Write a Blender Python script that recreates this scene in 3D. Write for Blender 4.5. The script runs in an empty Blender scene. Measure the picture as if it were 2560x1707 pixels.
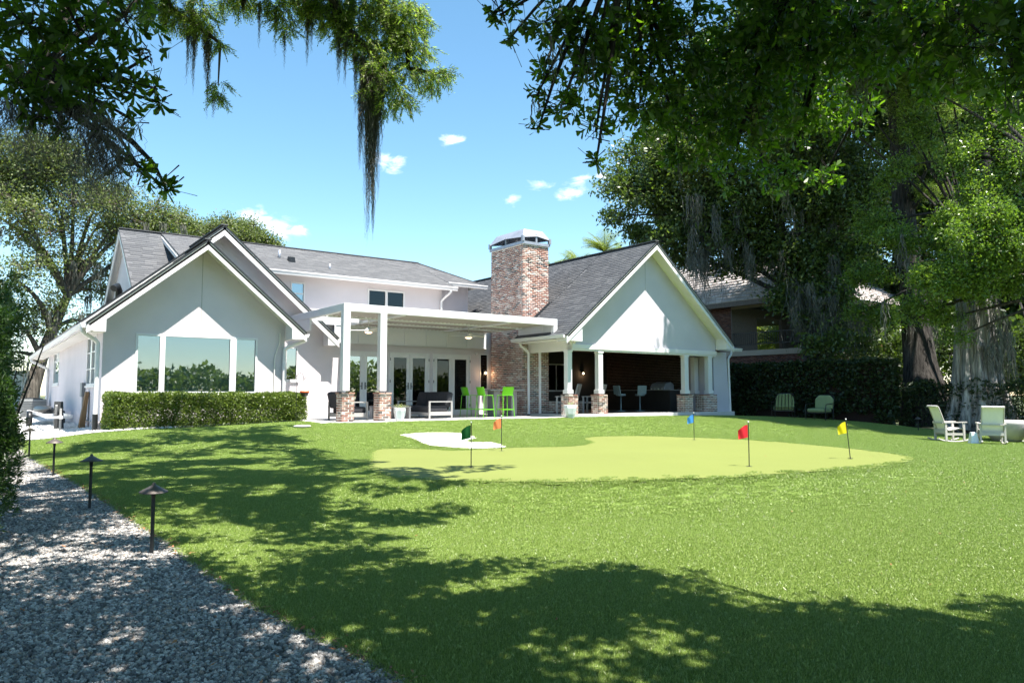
import bpy, bmesh, math, random
import numpy as np
from mathutils import Vector, Matrix

scene = bpy.context.scene
col = scene.collection
R = math.radians
rng = np.random.default_rng(11)
random.seed(5)

# ------------------------------------------------------------------ camera
cam = bpy.data.cameras.new('camera')
cam_obj = bpy.data.objects.new('camera', cam)
col.objects.link(cam_obj)
cam_obj.location = (0, 0, 0.78)
cam_obj.rotation_euler = (R(90 + 4.066), 0, R(-36.0))
cam.sensor_width = 36.0
cam.lens = 36.0 * 1850 / 2560
cam.clip_start = 0.05
cam.clip_end = 3000
scene.camera = cam_obj

# ------------------------------------------------------------------ sun, sky, exposure
SUN_EL = R(68.5)
SUN_AZ = Vector((0.10, -0.995, 0)).normalized()
SUN_DIR = Vector((SUN_AZ.x * math.cos(SUN_EL), SUN_AZ.y * math.cos(SUN_EL), math.sin(SUN_EL)))
sun = bpy.data.lights.new('sun', 'SUN')
sun.energy = 5.0
sun.angle = R(0.53)
sun.color = (1.0, 0.95, 0.87)
sun_obj = bpy.data.objects.new('sun', sun)
col.objects.link(sun_obj)
sun_obj.location = (0, 0, 40)
sun_obj.rotation_euler = SUN_DIR.to_track_quat('Z', 'Y').to_euler()

scene.view_settings.view_transform = 'Standard'
scene.view_settings.look = 'None'
scene.view_settings.exposure = 1.62
scene.view_settings.gamma = 1.0
scene.view_settings.use_curve_mapping = False
scene.cycles.max_bounces = 10
scene.cycles.diffuse_bounces = 4
scene.cycles.glossy_bounces = 4
scene.cycles.transmission_bounces = 6
scene.cycles.transparent_max_bounces = 16
scene.cycles.caustics_reflective = False
scene.cycles.caustics_refractive = False

GREEN = [(6.3, 13.37), (7.23, 15.15), (7.97, 15.34), (8.44, 14.7), (8.9, 14.07), (10.42, 14.02), (11.34, 13.67), (12.12, 13.76), (13.1, 14.51), (13.74, 15.49), (14.43, 16.13), (15.41, 16.16), (16.47, 15.39), (17.06, 13.52), (17.08, 11.62), (16.48, 9.61), (15.78, 8.13), (15.02, 7.24), (13.59, 6.86), (11.71, 6.85), (9.92, 7.12), (8.59, 7.56), (7.38, 8.0), (6.53, 8.5), (5.77, 9.23), (5.21, 10.01), (5.28, 10.98), (5.7, 12.14)]
BUNKER = [(9.13, 17.58), (9.6, 17.79), (10.16, 17.69), (10.78, 17.24), (10.65, 16.26), (10.32, 15.79), (9.9, 15.47), (9.81, 15.15), (10.3, 15.01), (10.24, 14.34), (9.83, 14.15), (9.23, 14.26), (8.85, 14.86), (8.66, 15.46), (8.83, 16.46)]
GRAVEL_EDGE = [(0.98, 17.79), (1.1, 16.12), (1.23, 13.66), (1.4, 10.31), (1.48, 9.01), (1.6, 7.65), (1.65, 6.3), (1.69, 5.3), (1.78, 4.7), (1.86, 4.19), (1.92, 3.73)]
OAK_NW = [(1.19, 54.76, 14.25, 2.19, 1.75, 1.0), (2.63, 54.95, 15.07, 2.36, 1.89, 1.0), (4.49, 54.83, 14.85, 2.16, 1.73, 1.0), (3.95, 53.99, 12.49, 1.99, 1.39, 0.7), (6.33, 54.73, 14.07, 1.95, 1.56, 1.0), (6.29, 54.76, 11.93, 1.82, 1.27, 0.7), (7.98, 53.53, 12.47, 2.08, 1.66, 1.0), (10.09, 54.47, 12.81, 1.62, 1.3, 1.0), (1.67, 53.17, 11.0, 2.02, 1.62, 0.6), (3.16, 53.33, 9.74, 1.7, 1.19, 0.5), (5.19, 54.33, 9.62, 1.52, 0.91, 0.5), (1.37, 52.15, 7.68, 1.63, 1.14, 0.6), (6.37, 57.18, 7.84, 1.49, 0.74, 0.5), (7.75, 56.18, 9.63, 1.35, 0.68, 0.5), (4.17, 53.83, 6.39, 1.12, 0.67, 0.5), (-0.75, 56.17, 12.74, 2.68, 2.14, 1.0), (6.25, 59.74, 5.71, 1.12, 0.56, 0.6), (5.57, 57.75, 8.53, 1.35, 0.95, 0.7), (7.25, 57.77, 8.96, 1.38, 0.96, 0.7), (3.39, 54.4, 5.64, 1.24, 0.87, 0.7), (1.89, 53.01, 5.19, 1.43, 1.0, 0.7), (4.85, 55.81, 4.28, 1.17, 0.82, 0.7), (8.77, 56.67, 10.93, 1.24, 0.87, 0.8), (1.81, 54.3, 3.33, 1.22, 0.85, 0.6)]
OAK_N = [(13.26, 62.05, 14.1, 1.41, 1.13, 1.0), (15.59, 62.84, 14.39, 1.46, 1.17, 1.0), (16.93, 61.87, 13.89, 1.46, 1.17, 1.0), (18.26, 60.9, 13.72, 1.36, 1.09, 1.0), (18.94, 60.41, 13.06, 1.14, 0.91, 1.0), (17.48, 61.47, 13.06, 1.62, 1.3, 1.0), (14.55, 63.59, 13.39, 1.62, 1.3, 1.0)]
OAK_E = [(26.94, 24.92, 12.37, 2.14, 1.71, 1.2), (25.81, 25.75, 10.95, 1.36, 1.09, 1.1), (25.47, 25.99, 9.55, 0.88, 0.61, 1.1), (28.7, 24.88, 14.36, 2.4, 1.92, 1.0), (27.56, 24.47, 10.35, 2.34, 1.87, 1.2), (27.06, 24.84, 8.35, 1.75, 1.23, 1.1), (26.1, 25.53, 8.55, 0.78, 0.54, 1.0), (28.68, 22.42, 11.45, 2.46, 2.21, 1.2), (29.3, 23.21, 8.94, 2.34, 1.63, 1.3), (30.22, 22.54, 7.15, 1.36, 0.68, 1.1), (30.68, 20.98, 9.69, 2.46, 2.21, 1.2), (31.09, 20.67, 7.36, 1.7, 1.02, 1.2), (29.27, 24.47, 7.74, 1.2, 0.6, 0.8), (31.21, 23.06, 15.83, 3.0, 2.7, 1.0), (31.23, 19.34, 6.05, 1.47, 1.18, 1.3), (32.05, 18.74, 8.68, 2.02, 1.82, 1.2), (32.75, 19.47, 12.04, 2.46, 2.46, 1.2), (31.5, 17.9, 6.98, 1.25, 1.12, 1.3), (31.17, 18.15, 5.17, 1.07, 0.96, 1.2), (30.56, 18.59, 4.09, 0.8, 0.56, 1), (33.3, 17.83, 10.58, 1.65, 1.65, 1.2), (30.39, 19.95, 5.4, 1.01, 0.71, 1), (30.96, 19.54, 7.17, 1.29, 1.16, 1.2), (29.75, 17.94, 2.94, 0.78, 0.62, 1), (29.77, 16.69, 2.87, 0.84, 0.67, 1)]
OAK_SE = [(27.11, 9.97, 6.89, 1.17, 1.05, 1.1), (26.43, 10.46, 5.82, 1.04, 0.83, 1.2), (27.58, 9.62, 8.1, 1.04, 0.93, 1.0), (26.52, 11.02, 4.98, 0.99, 0.7, 1.2), (27.26, 9.86, 5.29, 1.04, 0.83, 1.2), (26.26, 11.82, 4.38, 0.95, 0.66, 1), (27.69, 10.78, 4.38, 1.08, 0.54, 1), (28.69, 10.06, 4.38, 0.81, 0.49, 1), (27.36, 12.26, 6.1, 0.84, 0.59, 0.8), (26.94, 12.57, 3.53, 0.91, 0.64, 0.8), (27.62, 12.07, 3.39, 0.7, 0.42, 0.6), (27.73, 9.52, 6.36, 0.78, 0.7, 1), (27.9, 13.1, 5.11, 0.66, 0.46, 0.8), (27.6, 10.85, 7.84, 0.81, 0.65, 1), (27.19, 11.15, 8.97, 0.81, 0.65, 1), (28.0, 10.56, 9.67, 1.08, 0.86, 1), (26.9, 11.36, 6.87, 0.74, 0.59, 1), (27.47, 13.42, 6.45, 0.73, 0.58, 0.9), (28.79, 9.98, 9.95, 0.95, 0.76, 1), (28.06, 11.75, 2.82, 0.56, 0.34, 0.5), (28.19, 12.89, 10.54, 0.88, 0.79, 1), (28.44, 13.95, 9.32, 0.91, 0.82, 0.9), (28.75, 14.96, 7.52, 0.94, 0.85, 0.9), (29.55, 15.61, 5.76, 0.97, 0.88, 0.9), (29.24, 15.84, 4.11, 0.81, 0.65, 0.9), (29.03, 14.76, 3.84, 0.78, 0.63, 0.8), (27.54, 12.13, 11.65, 0.98, 0.89, 1), (27.83, 10.68, 11.23, 1.08, 0.97, 1)]
TREE_BACK = [(40.05, 25.29, 17.43, 3.81, 3.81, 1.2), (43.64, 22.68, 18.68, 4.04, 4.04, 1.2), (45.01, 19.22, 16.67, 3.86, 3.86, 1.2), (46.11, 15.95, 16.37, 3.68, 3.68, 1.2), (43.79, 25.04, 12.49, 3.23, 3.23, 1.4), (44.82, 21.83, 11.98, 3.33, 3.33, 1.4), (45.98, 18.51, 12.41, 2.72, 2.72, 1.4), (46.6, 15.58, 10.96, 2.81, 2.81, 1.3), (44.08, 24.83, 7.91, 2.74, 2.19, 1.6), (44.86, 21.79, 7.12, 2.62, 2.09, 1.6), (43.61, 17.76, 6.54, 2.81, 2.25, 1.6), (44.09, 14.94, 5.83, 2.46, 1.97, 1.6), (41.26, 21.94, 3.85, 2.04, 1.43, 1.6), (39.82, 18.04, 3.35, 1.85, 1.29, 1.6), (40.09, 15.37, 3.02, 2.14, 1.5, 1.6), (39.64, 13.23, 2.71, 1.84, 1.29, 1.6), (46.23, 13.39, 8.77, 3.29, 3.29, 1.3), (38.25, 21.65, 3.92, 1.73, 1.04, 1.4)]
CYP_E = [(30.43, 13.74, 11.75, 0.78, 0.47, 1.0), (30.91, 13.39, 10.77, 0.78, 0.39, 1.0), (30.24, 13.88, 9.95, 0.71, 0.35, 1.0), (30.72, 13.52, 8.97, 0.78, 0.39, 1.0), (30.06, 14.01, 12.58, 0.94, 0.56, 1.0), (31.22, 13.17, 12.08, 0.71, 0.42, 1.0), (30.51, 14.92, 11.28, 0.73, 0.36, 1.0), (30.49, 13.69, 13.73, 1.41, 0.85, 1.0), (29.46, 14.44, 14.23, 1.41, 0.85, 1.0)]
OAK_FG = [(2.51, 3.07, 2.82, 0.15, 0.15, 1.0), (2.55, 3.2, 2.63, 0.1, 0.1, 0.7), (2.63, 3.15, 2.4, 0.15, 0.14, 0.8), (2.53, 3.22, 2.29, 0.06, 0.05, 0.7), (2.52, 3.23, 2.47, 0.06, 0.06, 0.5), (2.84, 3.15, 2.67, 0.23, 0.23, 1.0), (2.83, 3.08, 2.28, 0.08, 0.09, 0.8), (2.79, 3.03, 2.09, 0.04, 0.06, 0.8), (3.11, 3.12, 2.9, 0.26, 0.26, 1.1), (3.28, 3.16, 2.58, 0.27, 0.27, 1.1), (3.49, 3.01, 2.94, 0.29, 0.29, 1.2), (3.75, 3.15, 2.6, 0.31, 0.31, 1.1), (3.79, 3.29, 2.38, 0.16, 0.11, 0.8), (3.9, 2.88, 2.92, 0.32, 0.32, 1.3), (4.14, 3.03, 2.6, 0.29, 0.29, 1.2), (4.29, 3.25, 2.35, 0.19, 0.14, 0.8), (4.7, 3.11, 2.36, 0.2, 0.14, 0.8), (4.59, 2.87, 2.73, 0.3, 0.3, 1.1), (4.22, 2.65, 3.0, 0.32, 0.32, 1.2), (5.06, 3.01, 2.4, 0.15, 0.09, 0.7), (4.27, 2.28, 2.88, 0.31, 0.31, 1.2), (4.86, 2.67, 2.71, 0.19, 0.15, 0.7), (4.15, 1.88, 2.75, 0.28, 0.28, 1.3), (3.98, 1.51, 2.56, 0.29, 0.29, 1.3), (3.81, 1.31, 2.25, 0.2, 0.2, 1.1), (4.25, 1.81, 2.5, 0.15, 0.12, 0.7), (2.33, 3.2, 2.93, 0.05, 0.04, 0.6), (3.91, 1.24, 2.48, 0.21, 0.21, 1.2), (2.75, 3.06, 2.84, 0.2, 0.2, 1), (3.27, 3.01, 3.13, 0.28, 0.23, 1.2), (3.76, 2.49, 3.06, 0.32, 0.26, 1.3)]
OAK_FG_SPARSE = [(2.27, 3.24, 2.87, 0.06, 0.06, 0.6), (2.32, 3.21, 2.74, 0.03, 0.03, 0.8), (2.24, 3.27, 2.88, 0.03, 0.02, 0.8)]
OAK_SW = [(0.12, 4.15, 2.55, 0.2, 0.2, 1.1), (0.35, 4.08, 2.55, 0.23, 0.23, 1.1), (0.56, 4.1, 2.66, 0.16, 0.16, 0.9), (0.23, 4.08, 2.29, 0.2, 0.2, 0.9), (0.46, 4.09, 2.34, 0.19, 0.19, 0.8), (0.65, 4.04, 2.49, 0.08, 0.08, 0.5), (0.69, 4.01, 2.32, 0.06, 0.05, 0.6), (0.1, 4.08, 2.16, 0.13, 0.13, 0.8), (0.56, 4.01, 2.15, 0.1, 0.09, 0.6), (0.36, 4.07, 2.17, 0.11, 0.09, 0.7), (0.7, 4.0, 2.25, 0.04, 0.04, 0.5), (0.59, 3.99, 2.32, 0.1, 0.1, 0.6), (0.19, 4.1, 2.08, 0.08, 0.05, 0.5), (0.62, 3.97, 1.89, 0.05, 0.04, 0.7), (0.69, 3.92, 1.82, 0.05, 0.04, 0.8), (0.73, 3.89, 1.78, 0.03, 0.02, 0.8), (0.55, 4.02, 1.93, 0.05, 0.04, 0.6), (0.29, 4.12, 2.05, 0.03, 0.02, 0.6), (0.45, 4.01, 2.04, 0.04, 0.02, 0.4), (-0.06, 4.19, 2.43, 0.18, 0.18, 1)]
OAK_SW_MOSS = [(0.08, 4.27, 2.24), (0.14, 4.22, 2.22), (0.22, 4.17, 2.2), (0.28, 4.12, 2.16), (0.36, 4.06, 2.14), (0.41, 4.03, 2.1), (0.44, 4.0, 2.06), (0.48, 3.98, 2.02), (0.51, 3.96, 1.97), (0.42, 4.02, 2.18), (0.4, 4.04, 2.04), (0.52, 3.95, 2.1), (0.46, 3.99, 1.95), (0.19, 4.19, 2.16), (0.1, 4.26, 2.16), (0.5, 3.97, 1.89), (0.05, 4.29, 2.2), (0.42, 4.02, 1.93), (0.47, 3.98, 2.1), (0.31, 4.1, 2.18)]
CYP_W = [(3.99, 8.97, 5.95, 0.36, 0.29, 1.0), (4.25, 8.78, 5.9, 0.36, 0.29, 1.0), (4.47, 8.62, 5.79, 0.31, 0.28, 1.0), (4.6, 8.52, 5.81, 0.18, 0.15, 1.0), (4.52, 8.59, 5.51, 0.23, 0.19, 1.0), (4.36, 8.7, 5.45, 0.21, 0.17, 1.0), (4.63, 8.51, 5.34, 0.18, 0.16, 1.0), (4.52, 8.58, 5.12, 0.18, 0.16, 1.0), (4.69, 8.46, 5.01, 0.15, 0.12, 1.0), (4.82, 8.36, 5.04, 0.13, 0.09, 1.0), (4.93, 8.28, 5.07, 0.09, 0.06, 1.0), (4.78, 8.39, 4.88, 0.09, 0.08, 1.0), (3.74, 9.03, 5.68, 0.23, 0.18, 1.0), (3.87, 8.93, 5.51, 0.21, 0.16, 1.0), (4.0, 8.84, 5.38, 0.21, 0.16, 1.0), (4.11, 8.76, 5.24, 0.18, 0.14, 1.0), (4.21, 8.68, 5.11, 0.18, 0.16, 1.0), (4.28, 8.63, 4.89, 0.16, 0.16, 1.0), (4.39, 8.55, 4.73, 0.15, 0.14, 1.0), (4.45, 8.51, 4.64, 0.13, 0.1, 1.0), (4.2, 8.57, 4.55, 0.14, 0.16, 1.0), (4.11, 8.63, 4.93, 0.2, 0.2, 1.0), (4.05, 8.68, 4.71, 0.13, 0.13, 1.0), (3.52, 9.19, 5.87, 0.26, 0.18, 1.0), (3.69, 9.06, 5.9, 0.26, 0.18, 1.0), (3.37, 9.3, 6.01, 0.21, 0.16, 1.0), (1.87, 10.02, 5.71, 0.17, 0.16, 1.0), (1.74, 10.11, 5.74, 0.17, 0.16, 1.0), (1.93, 9.97, 5.5, 0.12, 0.12, 1.0), (2.14, 9.82, 5.74, 0.17, 0.17, 1.0), (2.24, 9.74, 5.6, 0.17, 0.19, 1.0), (2.16, 9.8, 5.47, 0.14, 0.14, 1.0), (2.06, 9.88, 5.63, 0.12, 0.12, 1.0), (2.37, 9.65, 4.71, 0.09, 0.14, 1.0), (2.38, 9.64, 5.26, 0.06, 0.06, 1.0), (2.35, 9.66, 4.57, 0.06, 0.09, 1.0), (2.64, 9.58, 5.9, 0.13, 0.1, 1.0), (2.94, 9.36, 5.85, 0.16, 0.13, 1.0), (3.09, 9.25, 5.74, 0.13, 0.13, 1.0), (3.11, 9.23, 5.52, 0.09, 0.13, 1.0), (3.03, 9.3, 5.6, 0.08, 0.1, 1.0), (2.83, 9.44, 5.87, 0.1, 0.08, 1.0), (2.43, 9.73, 5.9, 0.11, 0.09, 1.0), (1.66, 10.17, 5.79, 0.25, 0.2, 1.0), (2.56, 9.64, 5.98, 0.2, 0.16, 1.0), (3.22, 9.28, 6.06, 0.23, 0.18, 1.0)]
CYP_W_MOSS = [(4.09, 8.71, 4.95, 1.69, 0.133), (4.0, 8.71, 5.03, 1.93, 0.112), (4.11, 8.63, 4.87, 1.32, 0.102), (3.94, 8.76, 5.14, 1.22, 0.071), (3.87, 8.81, 5.19, 0.71, 0.051), (4.03, 8.69, 4.6, 1.52, 0.091), (4.07, 8.66, 4.34, 1.27, 0.081), (3.39, 9.28, 6.01, 0.77, 0.072), (3.43, 9.25, 5.95, 0.56, 0.051), (3.47, 9.22, 6.01, 0.31, 0.051), (3.7, 8.93, 5.63, 0.66, 0.061), (3.76, 8.89, 5.52, 0.61, 0.051), (3.68, 8.95, 5.47, 0.46, 0.03), (2.08, 9.86, 5.68, 0.65, 0.06), (2.11, 9.84, 5.52, 0.8, 0.05), (2.04, 9.89, 5.47, 0.6, 0.025), (2.23, 9.75, 5.42, 0.55, 0.06), (2.26, 9.73, 5.26, 0.8, 0.05), (2.81, 9.45, 5.85, 0.55, 0.025), (2.98, 9.33, 5.79, 0.55, 0.025), (3.08, 9.26, 5.42, 0.4, 0.015), (2.64, 9.58, 5.9, 0.2, 0.05), (3.86, 8.94, 6.01, 0.31, 0.041), (2.33, 9.68, 4.63, 0.3, 0.025), (3.92, 8.77, 4.76, 0.86, 0.03), (4.15, 8.6, 4.71, 0.61, 0.051)]
OAK_E_MOSS = [(27.75, 22.84, 8.15, 1.39, 0.17), (28.54, 23.27, 7.19, 2.48, 0.204), (27.67, 22.35, 7.82, 1.29, 0.195), (29.05, 22.92, 7.32, 2.54, 0.198), (28.35, 23.24, 7.57, 2.62, 0.326), (28.04, 23.31, 7.57, 2.02, 0.194), (28.84, 23.38, 8.39, 2.67, 0.267), (28.08, 23.04, 7.12, 2.65, 0.317), (28.33, 22.93, 7.81, 1.88, 0.19), (27.24, 22.34, 7.06, 1.18, 0.268), (27.91, 22.92, 7.59, 1.72, 0.343), (27.4, 22.62, 7.65, 2.17, 0.207), (27.81, 21.38, 7.58, 1.64, 0.359), (26.63, 22.01, 9.84, 1.97, 0.298), (27.1, 21.54, 8.91, 1.47, 0.182), (30.32, 21.12, 7.32, 2.0, 0.384), (27.43, 23.25, 9.44, 2.07, 0.268), (31.16, 20.17, 8.22, 1.24, 0.22), (28.31, 21.16, 9.67, 2.31, 0.243), (26.16, 22.2, 9.86, 1.99, 0.246), (28.65, 22.4, 10.12, 1.48, 0.225), (26.36, 22.05, 9.83, 1.82, 0.203), (26.39, 22.23, 8.41, 2.35, 0.199), (28.68, 20.97, 7.53, 2.36, 0.273), (26.89, 21.35, 8.58, 1.39, 0.221), (30.34, 19.98, 7.37, 0.79, 0.229), (27.22, 21.59, 9.35, 2.14, 0.202), (26.91, 22.63, 7.06, 2.38, 0.26), (30.93, 20.28, 8.09, 2.0, 0.283), (27.62, 22.89, 9.67, 2.27, 0.375), (28.52, 22.05, 8.08, 1.83, 0.35), (29.15, 21.31, 8.04, 1.19, 0.37), (31.53, 20.28, 10.2, 2.39, 0.323), (26.2, 22.07, 7.0, 2.29, 0.307), (27.1, 22.67, 9.69, 1.69, 0.333), (29.66, 19.25, 9.2, 2.19, 0.174), (30.89, 20.35, 9.96, 2.07, 0.364), (28.41, 20.65, 7.09, 1.81, 0.24), (30.31, 19.94, 7.55, 1.6, 0.182), (26.74, 22.57, 8.17, 2.16, 0.301), (27.64, 22.61, 9.09, 1.63, 0.181), (29.39, 19.65, 7.22, 1.59, 0.249), (29.67, 18.58, 5.6, 2.69, 0.403), (29.87, 19.39, 5.97, 3.69, 0.31), (30.38, 19.4, 5.06, 1.79, 0.397), (30.33, 19.59, 5.79, 2.64, 0.38), (29.1, 18.85, 4.88, 1.91, 0.298), (30.55, 19.59, 5.5, 3.33, 0.199), (29.78, 19.12, 5.38, 3.26, 0.301), (30.26, 19.66, 5.87, 2.48, 0.373), (30.61, 18.99, 5.33, 3.05, 0.266), (30.99, 19.29, 5.6, 2.37, 0.397), (31.4, 17.83, 5.63, 1.34, 0.324), (30.33, 17.85, 5.44, 1.2, 0.196), (32.33, 18.29, 6.74, 1.84, 0.293), (30.24, 17.81, 5.51, 1.81, 0.349), (30.48, 18.22, 5.51, 1.64, 0.174), (31.21, 18.93, 5.0, 2.69, 0.339), (31.89, 17.83, 6.67, 2.05, 0.287), (32.58, 18.28, 5.46, 1.34, 0.31), (31.6, 18.12, 5.39, 2.72, 0.233), (31.88, 17.87, 6.13, 2.85, 0.314), (30.65, 18.09, 6.42, 2.28, 0.366), (31.46, 17.68, 6.08, 2.66, 0.227), (30.51, 17.84, 6.84, 2.09, 0.304), (32.18, 18.52, 6.34, 2.36, 0.208), (27.9, 25.43, 7.78, 1.9, 0.245), (27.24, 24.11, 8.89, 1.02, 0.288), (28.06, 23.25, 7.76, 1.04, 0.185), (29.19, 24.01, 9.01, 1.6, 0.233), (28.78, 23.65, 8.74, 0.96, 0.156), (26.55, 24.28, 8.47, 0.83, 0.296), (27.87, 24.75, 7.8, 1.65, 0.25), (29.07, 23.92, 7.83, 1.45, 0.257), (30.26, 16.34, 4.0, 1.41, 0.24), (29.43, 16.12, 4.42, 2.44, 0.153), (30.68, 16.92, 3.94, 1.71, 0.179), (30.75, 16.91, 4.63, 1.23, 0.262), (30.47, 17.04, 4.49, 2.47, 0.157), (30.54, 16.67, 4.13, 1.47, 0.24), (31.3, 16.62, 3.93, 2.66, 0.179), (30.52, 16.36, 3.73, 1.34, 0.209), (30.7, 16.37, 4.29, 2.55, 0.207), (29.22, 16.48, 3.87, 2.43, 0.21), (28.77, 11.54, 3.5, 1.28, 0.168), (30.16, 11.17, 3.56, 1.73, 0.158), (30.0, 11.54, 3.9, 1.34, 0.096), (29.17, 11.06, 3.82, 1.61, 0.109), (28.99, 11.77, 4.25, 2.04, 0.156), (28.95, 11.92, 3.47, 1.52, 0.087), (29.52, 10.99, 3.73, 0.87, 0.158), (27.37, 11.38, 3.75, 1.26, 0.167), (28.65, 10.82, 3.5, 1.31, 0.142), (29.17, 12.12, 4.0, 1.86, 0.175), (29.13, 11.69, 3.71, 1.77, 0.13), (29.19, 11.89, 4.33, 2.08, 0.115), (29.42, 11.08, 3.92, 1.93, 0.117), (28.97, 11.11, 4.02, 0.88, 0.11), (28.22, 10.73, 2.52, 2.19, 0.09), (28.6, 10.35, 2.82, 1.59, 0.171), (29.3, 10.85, 2.58, 1.53, 0.118), (28.41, 10.67, 2.5, 1.64, 0.163), (28.47, 10.95, 2.52, 2.01, 0.147), (33.21, 18.76, 11.35, 1.21, 0.29), (30.32, 19.21, 9.14, 1.2, 0.158), (32.36, 19.71, 10.74, 1.86, 0.226), (32.14, 17.97, 10.71, 2.29, 0.32), (31.24, 18.23, 8.53, 2.19, 0.274), (31.31, 18.3, 8.9, 1.18, 0.175), (31.81, 19.02, 9.91, 1.45, 0.289), (31.49, 18.0, 9.09, 1.11, 0.189), (30.73, 18.94, 9.65, 1.8, 0.212), (32.34, 19.63, 9.68, 1.23, 0.223), (31.76, 17.78, 10.49, 1.17, 0.295), (32.16, 18.65, 8.84, 0.98, 0.21), (29.9, 17.56, 5.02, 1.68, 0.222), (29.38, 17.92, 4.93, 1.08, 0.276), (29.87, 17.52, 4.97, 1.54, 0.238), (31.73, 18.29, 5.08, 2.04, 0.184), (30.61, 18.18, 4.77, 2.34, 0.152), (29.49, 17.85, 4.31, 1.1, 0.175), (29.61, 18.2, 4.99, 2.14, 0.175), (30.11, 18.4, 4.62, 2.75, 0.31), (29.99, 18.48, 5.23, 2.01, 0.211), (30.74, 17.77, 5.46, 1.26, 0.299), (29.71, 17.7, 3.99, 2.25, 0.245), (30.29, 19.09, 4.44, 1.22, 0.317), (30.75, 17.94, 4.75, 1.52, 0.158), (29.67, 17.9, 4.21, 1.85, 0.193), (31.24, 18.43, 4.19, 1.6, 0.225), (30.19, 19.11, 4.96, 2.59, 0.163), (27.4, 13.28, 6.78, 2.06, 0.104), (28.77, 13.26, 4.29, 1.17, 0.167), (27.2, 12.4, 3.96, 0.85, 0.102), (26.82, 12.88, 5.63, 1.67, 0.136), (27.92, 13.21, 5.54, 1.79, 0.085), (26.74, 12.96, 6.48, 1.82, 0.105), (27.56, 13.56, 6.26, 1.04, 0.139), (26.23, 13.47, 4.12, 1.84, 0.126), (27.23, 13.24, 6.09, 1.85, 0.126), (27.95, 13.37, 6.36, 1.11, 0.124), (28.01, 13.22, 5.45, 1.63, 0.097), (28.78, 13.02, 5.08, 2.17, 0.122), (29.64, 21.27, 7.06, 1.01, 0.154), (29.39, 21.4, 6.91, 1.11, 0.199), (30.42, 21.89, 6.79, 1.08, 0.228), (30.53, 22.3, 7.47, 0.63, 0.117), (31.14, 21.02, 7.42, 1.42, 0.144), (29.61, 21.48, 6.58, 0.93, 0.171), (29.91, 20.51, 6.99, 1.72, 0.123), (30.32, 22.46, 7.54, 1.26, 0.217), (29.24, 12.98, 3.12, 0.96, 0.129), (29.29, 13.97, 3.67, 1.23, 0.116), (30.64, 12.92, 3.61, 1.04, 0.081), (28.35, 12.85, 3.63, 0.88, 0.081), (29.97, 13.48, 3.37, 1.57, 0.101), (29.51, 12.91, 3.19, 1.56, 0.081), (31.14, 13.17, 3.3, 1.54, 0.137), (30.19, 13.61, 3.41, 1.25, 0.129)]
CLOUDS = [(0.2799, 0.9349, 0.2181, 0.0326), (0.3034, 0.929, 0.2119, 0.0289), (0.2623, 0.9418, 0.2103, 0.0184), (0.329, 0.9206, 0.2102, 0.0147), (0.4202, 0.856, 0.3013, 0.0237), (0.4309, 0.8543, 0.2907, 0.0132), (0.488, 0.8088, 0.3283, 0.0137), (0.4988, 0.8016, 0.3296, 0.0095), (0.569, 0.7805, 0.2589, 0.0158), (0.5945, 0.7553, 0.2757, 0.0179), (0.6283, 0.7318, 0.2641, 0.0211), (0.6339, 0.7203, 0.2817, 0.0184), (0.6564, 0.6986, 0.2847, 0.0116)]
# off-frame parts of the near crowns: distance ahead, offset right, height, radius, density
SHADE_FG = [(4.3, -.9, 4.9, .5, .7), (4.9, -.1, 4.9, .75, .9), (4.9, .8, 4.9, .7, .9), (4.5, 1.7, 4.9, .8, .9), (3.8, -.4, 4.9, 1.0, 1.), (3.6, 1.1, 4.8, 1.1, 1.), (2.9, 2.4, 4.7, 1.1, 1.), (2.6, 3.8, 4.7, 1.1, 1.), (2.6, 5.2, 4.7, 1.1, 1.), (2.4, .4, 4.6, 1.2, 1.), (2.2, 2.0, 4.6, 1.2, 1.), (1.6, 3.8, 4.8, 1.2, 1.), (1.8, 5.6, 4.9, 1.3, 1.), (1.0, 1.2, 4.9, 1.4, 1.2), (.4, 3.2, 5.0, 1.5, 1.2), (0, 5.5, 5.2, 1.6, 1.2),
  (-1.5, 1.5, 5.5, 1.9, 1.3), (-2, 4.5, 5.5, 2.0, 1.3), (-3.5, 3, 5.5, 2.2, 1.3), (-3.5, 6, 5.5, 2.2, 1.3), (-.5, 7.5, 5.5, 2.0, 1.2), (2.2, 7.4, 5.2, 1.5, 1.1), (-1, 3, 7.5, 2.4, 1.3), (1, 4.5, 7.2, 2.2, 1.2), (-5.5, 2, 5, 2.2, 1.2), (-5.5, 5, 5, 2.2, 1.2)]
SHADE_SW = [(4.6, -1.7, 4.3, .75, .8), (3.4, -1.4, 4.3, 1.0, 1.), (5.4, -2.3, 4.6, .75, .8), (2.4, -1.8, 4.3, 1.1, 1.1), (4.0, -2.9, 4.2, 1.0, 1.), (6.4, -2.9, 5.4, .9, .9), (2.2, -.6, 4.4, 1.0, 1.), (7.4, -3.3, 6, .9, .8), (8.2, -4.0, 6.4, .8, .7), (1, -1.2, 4.5, 1.4, 1.2), (-.5, -2.5, 4.8, 1.7, 1.3), (1, -4, 4.6, 1.6, 1.2), (-2, -.8, 5, 1.9, 1.3), (-2.5, -4, 5, 2, 1.3), (2.5, -5.5, 4.8, 1.5, 1.2), (-1, -2, 7, 2.3, 1.2)]
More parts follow.
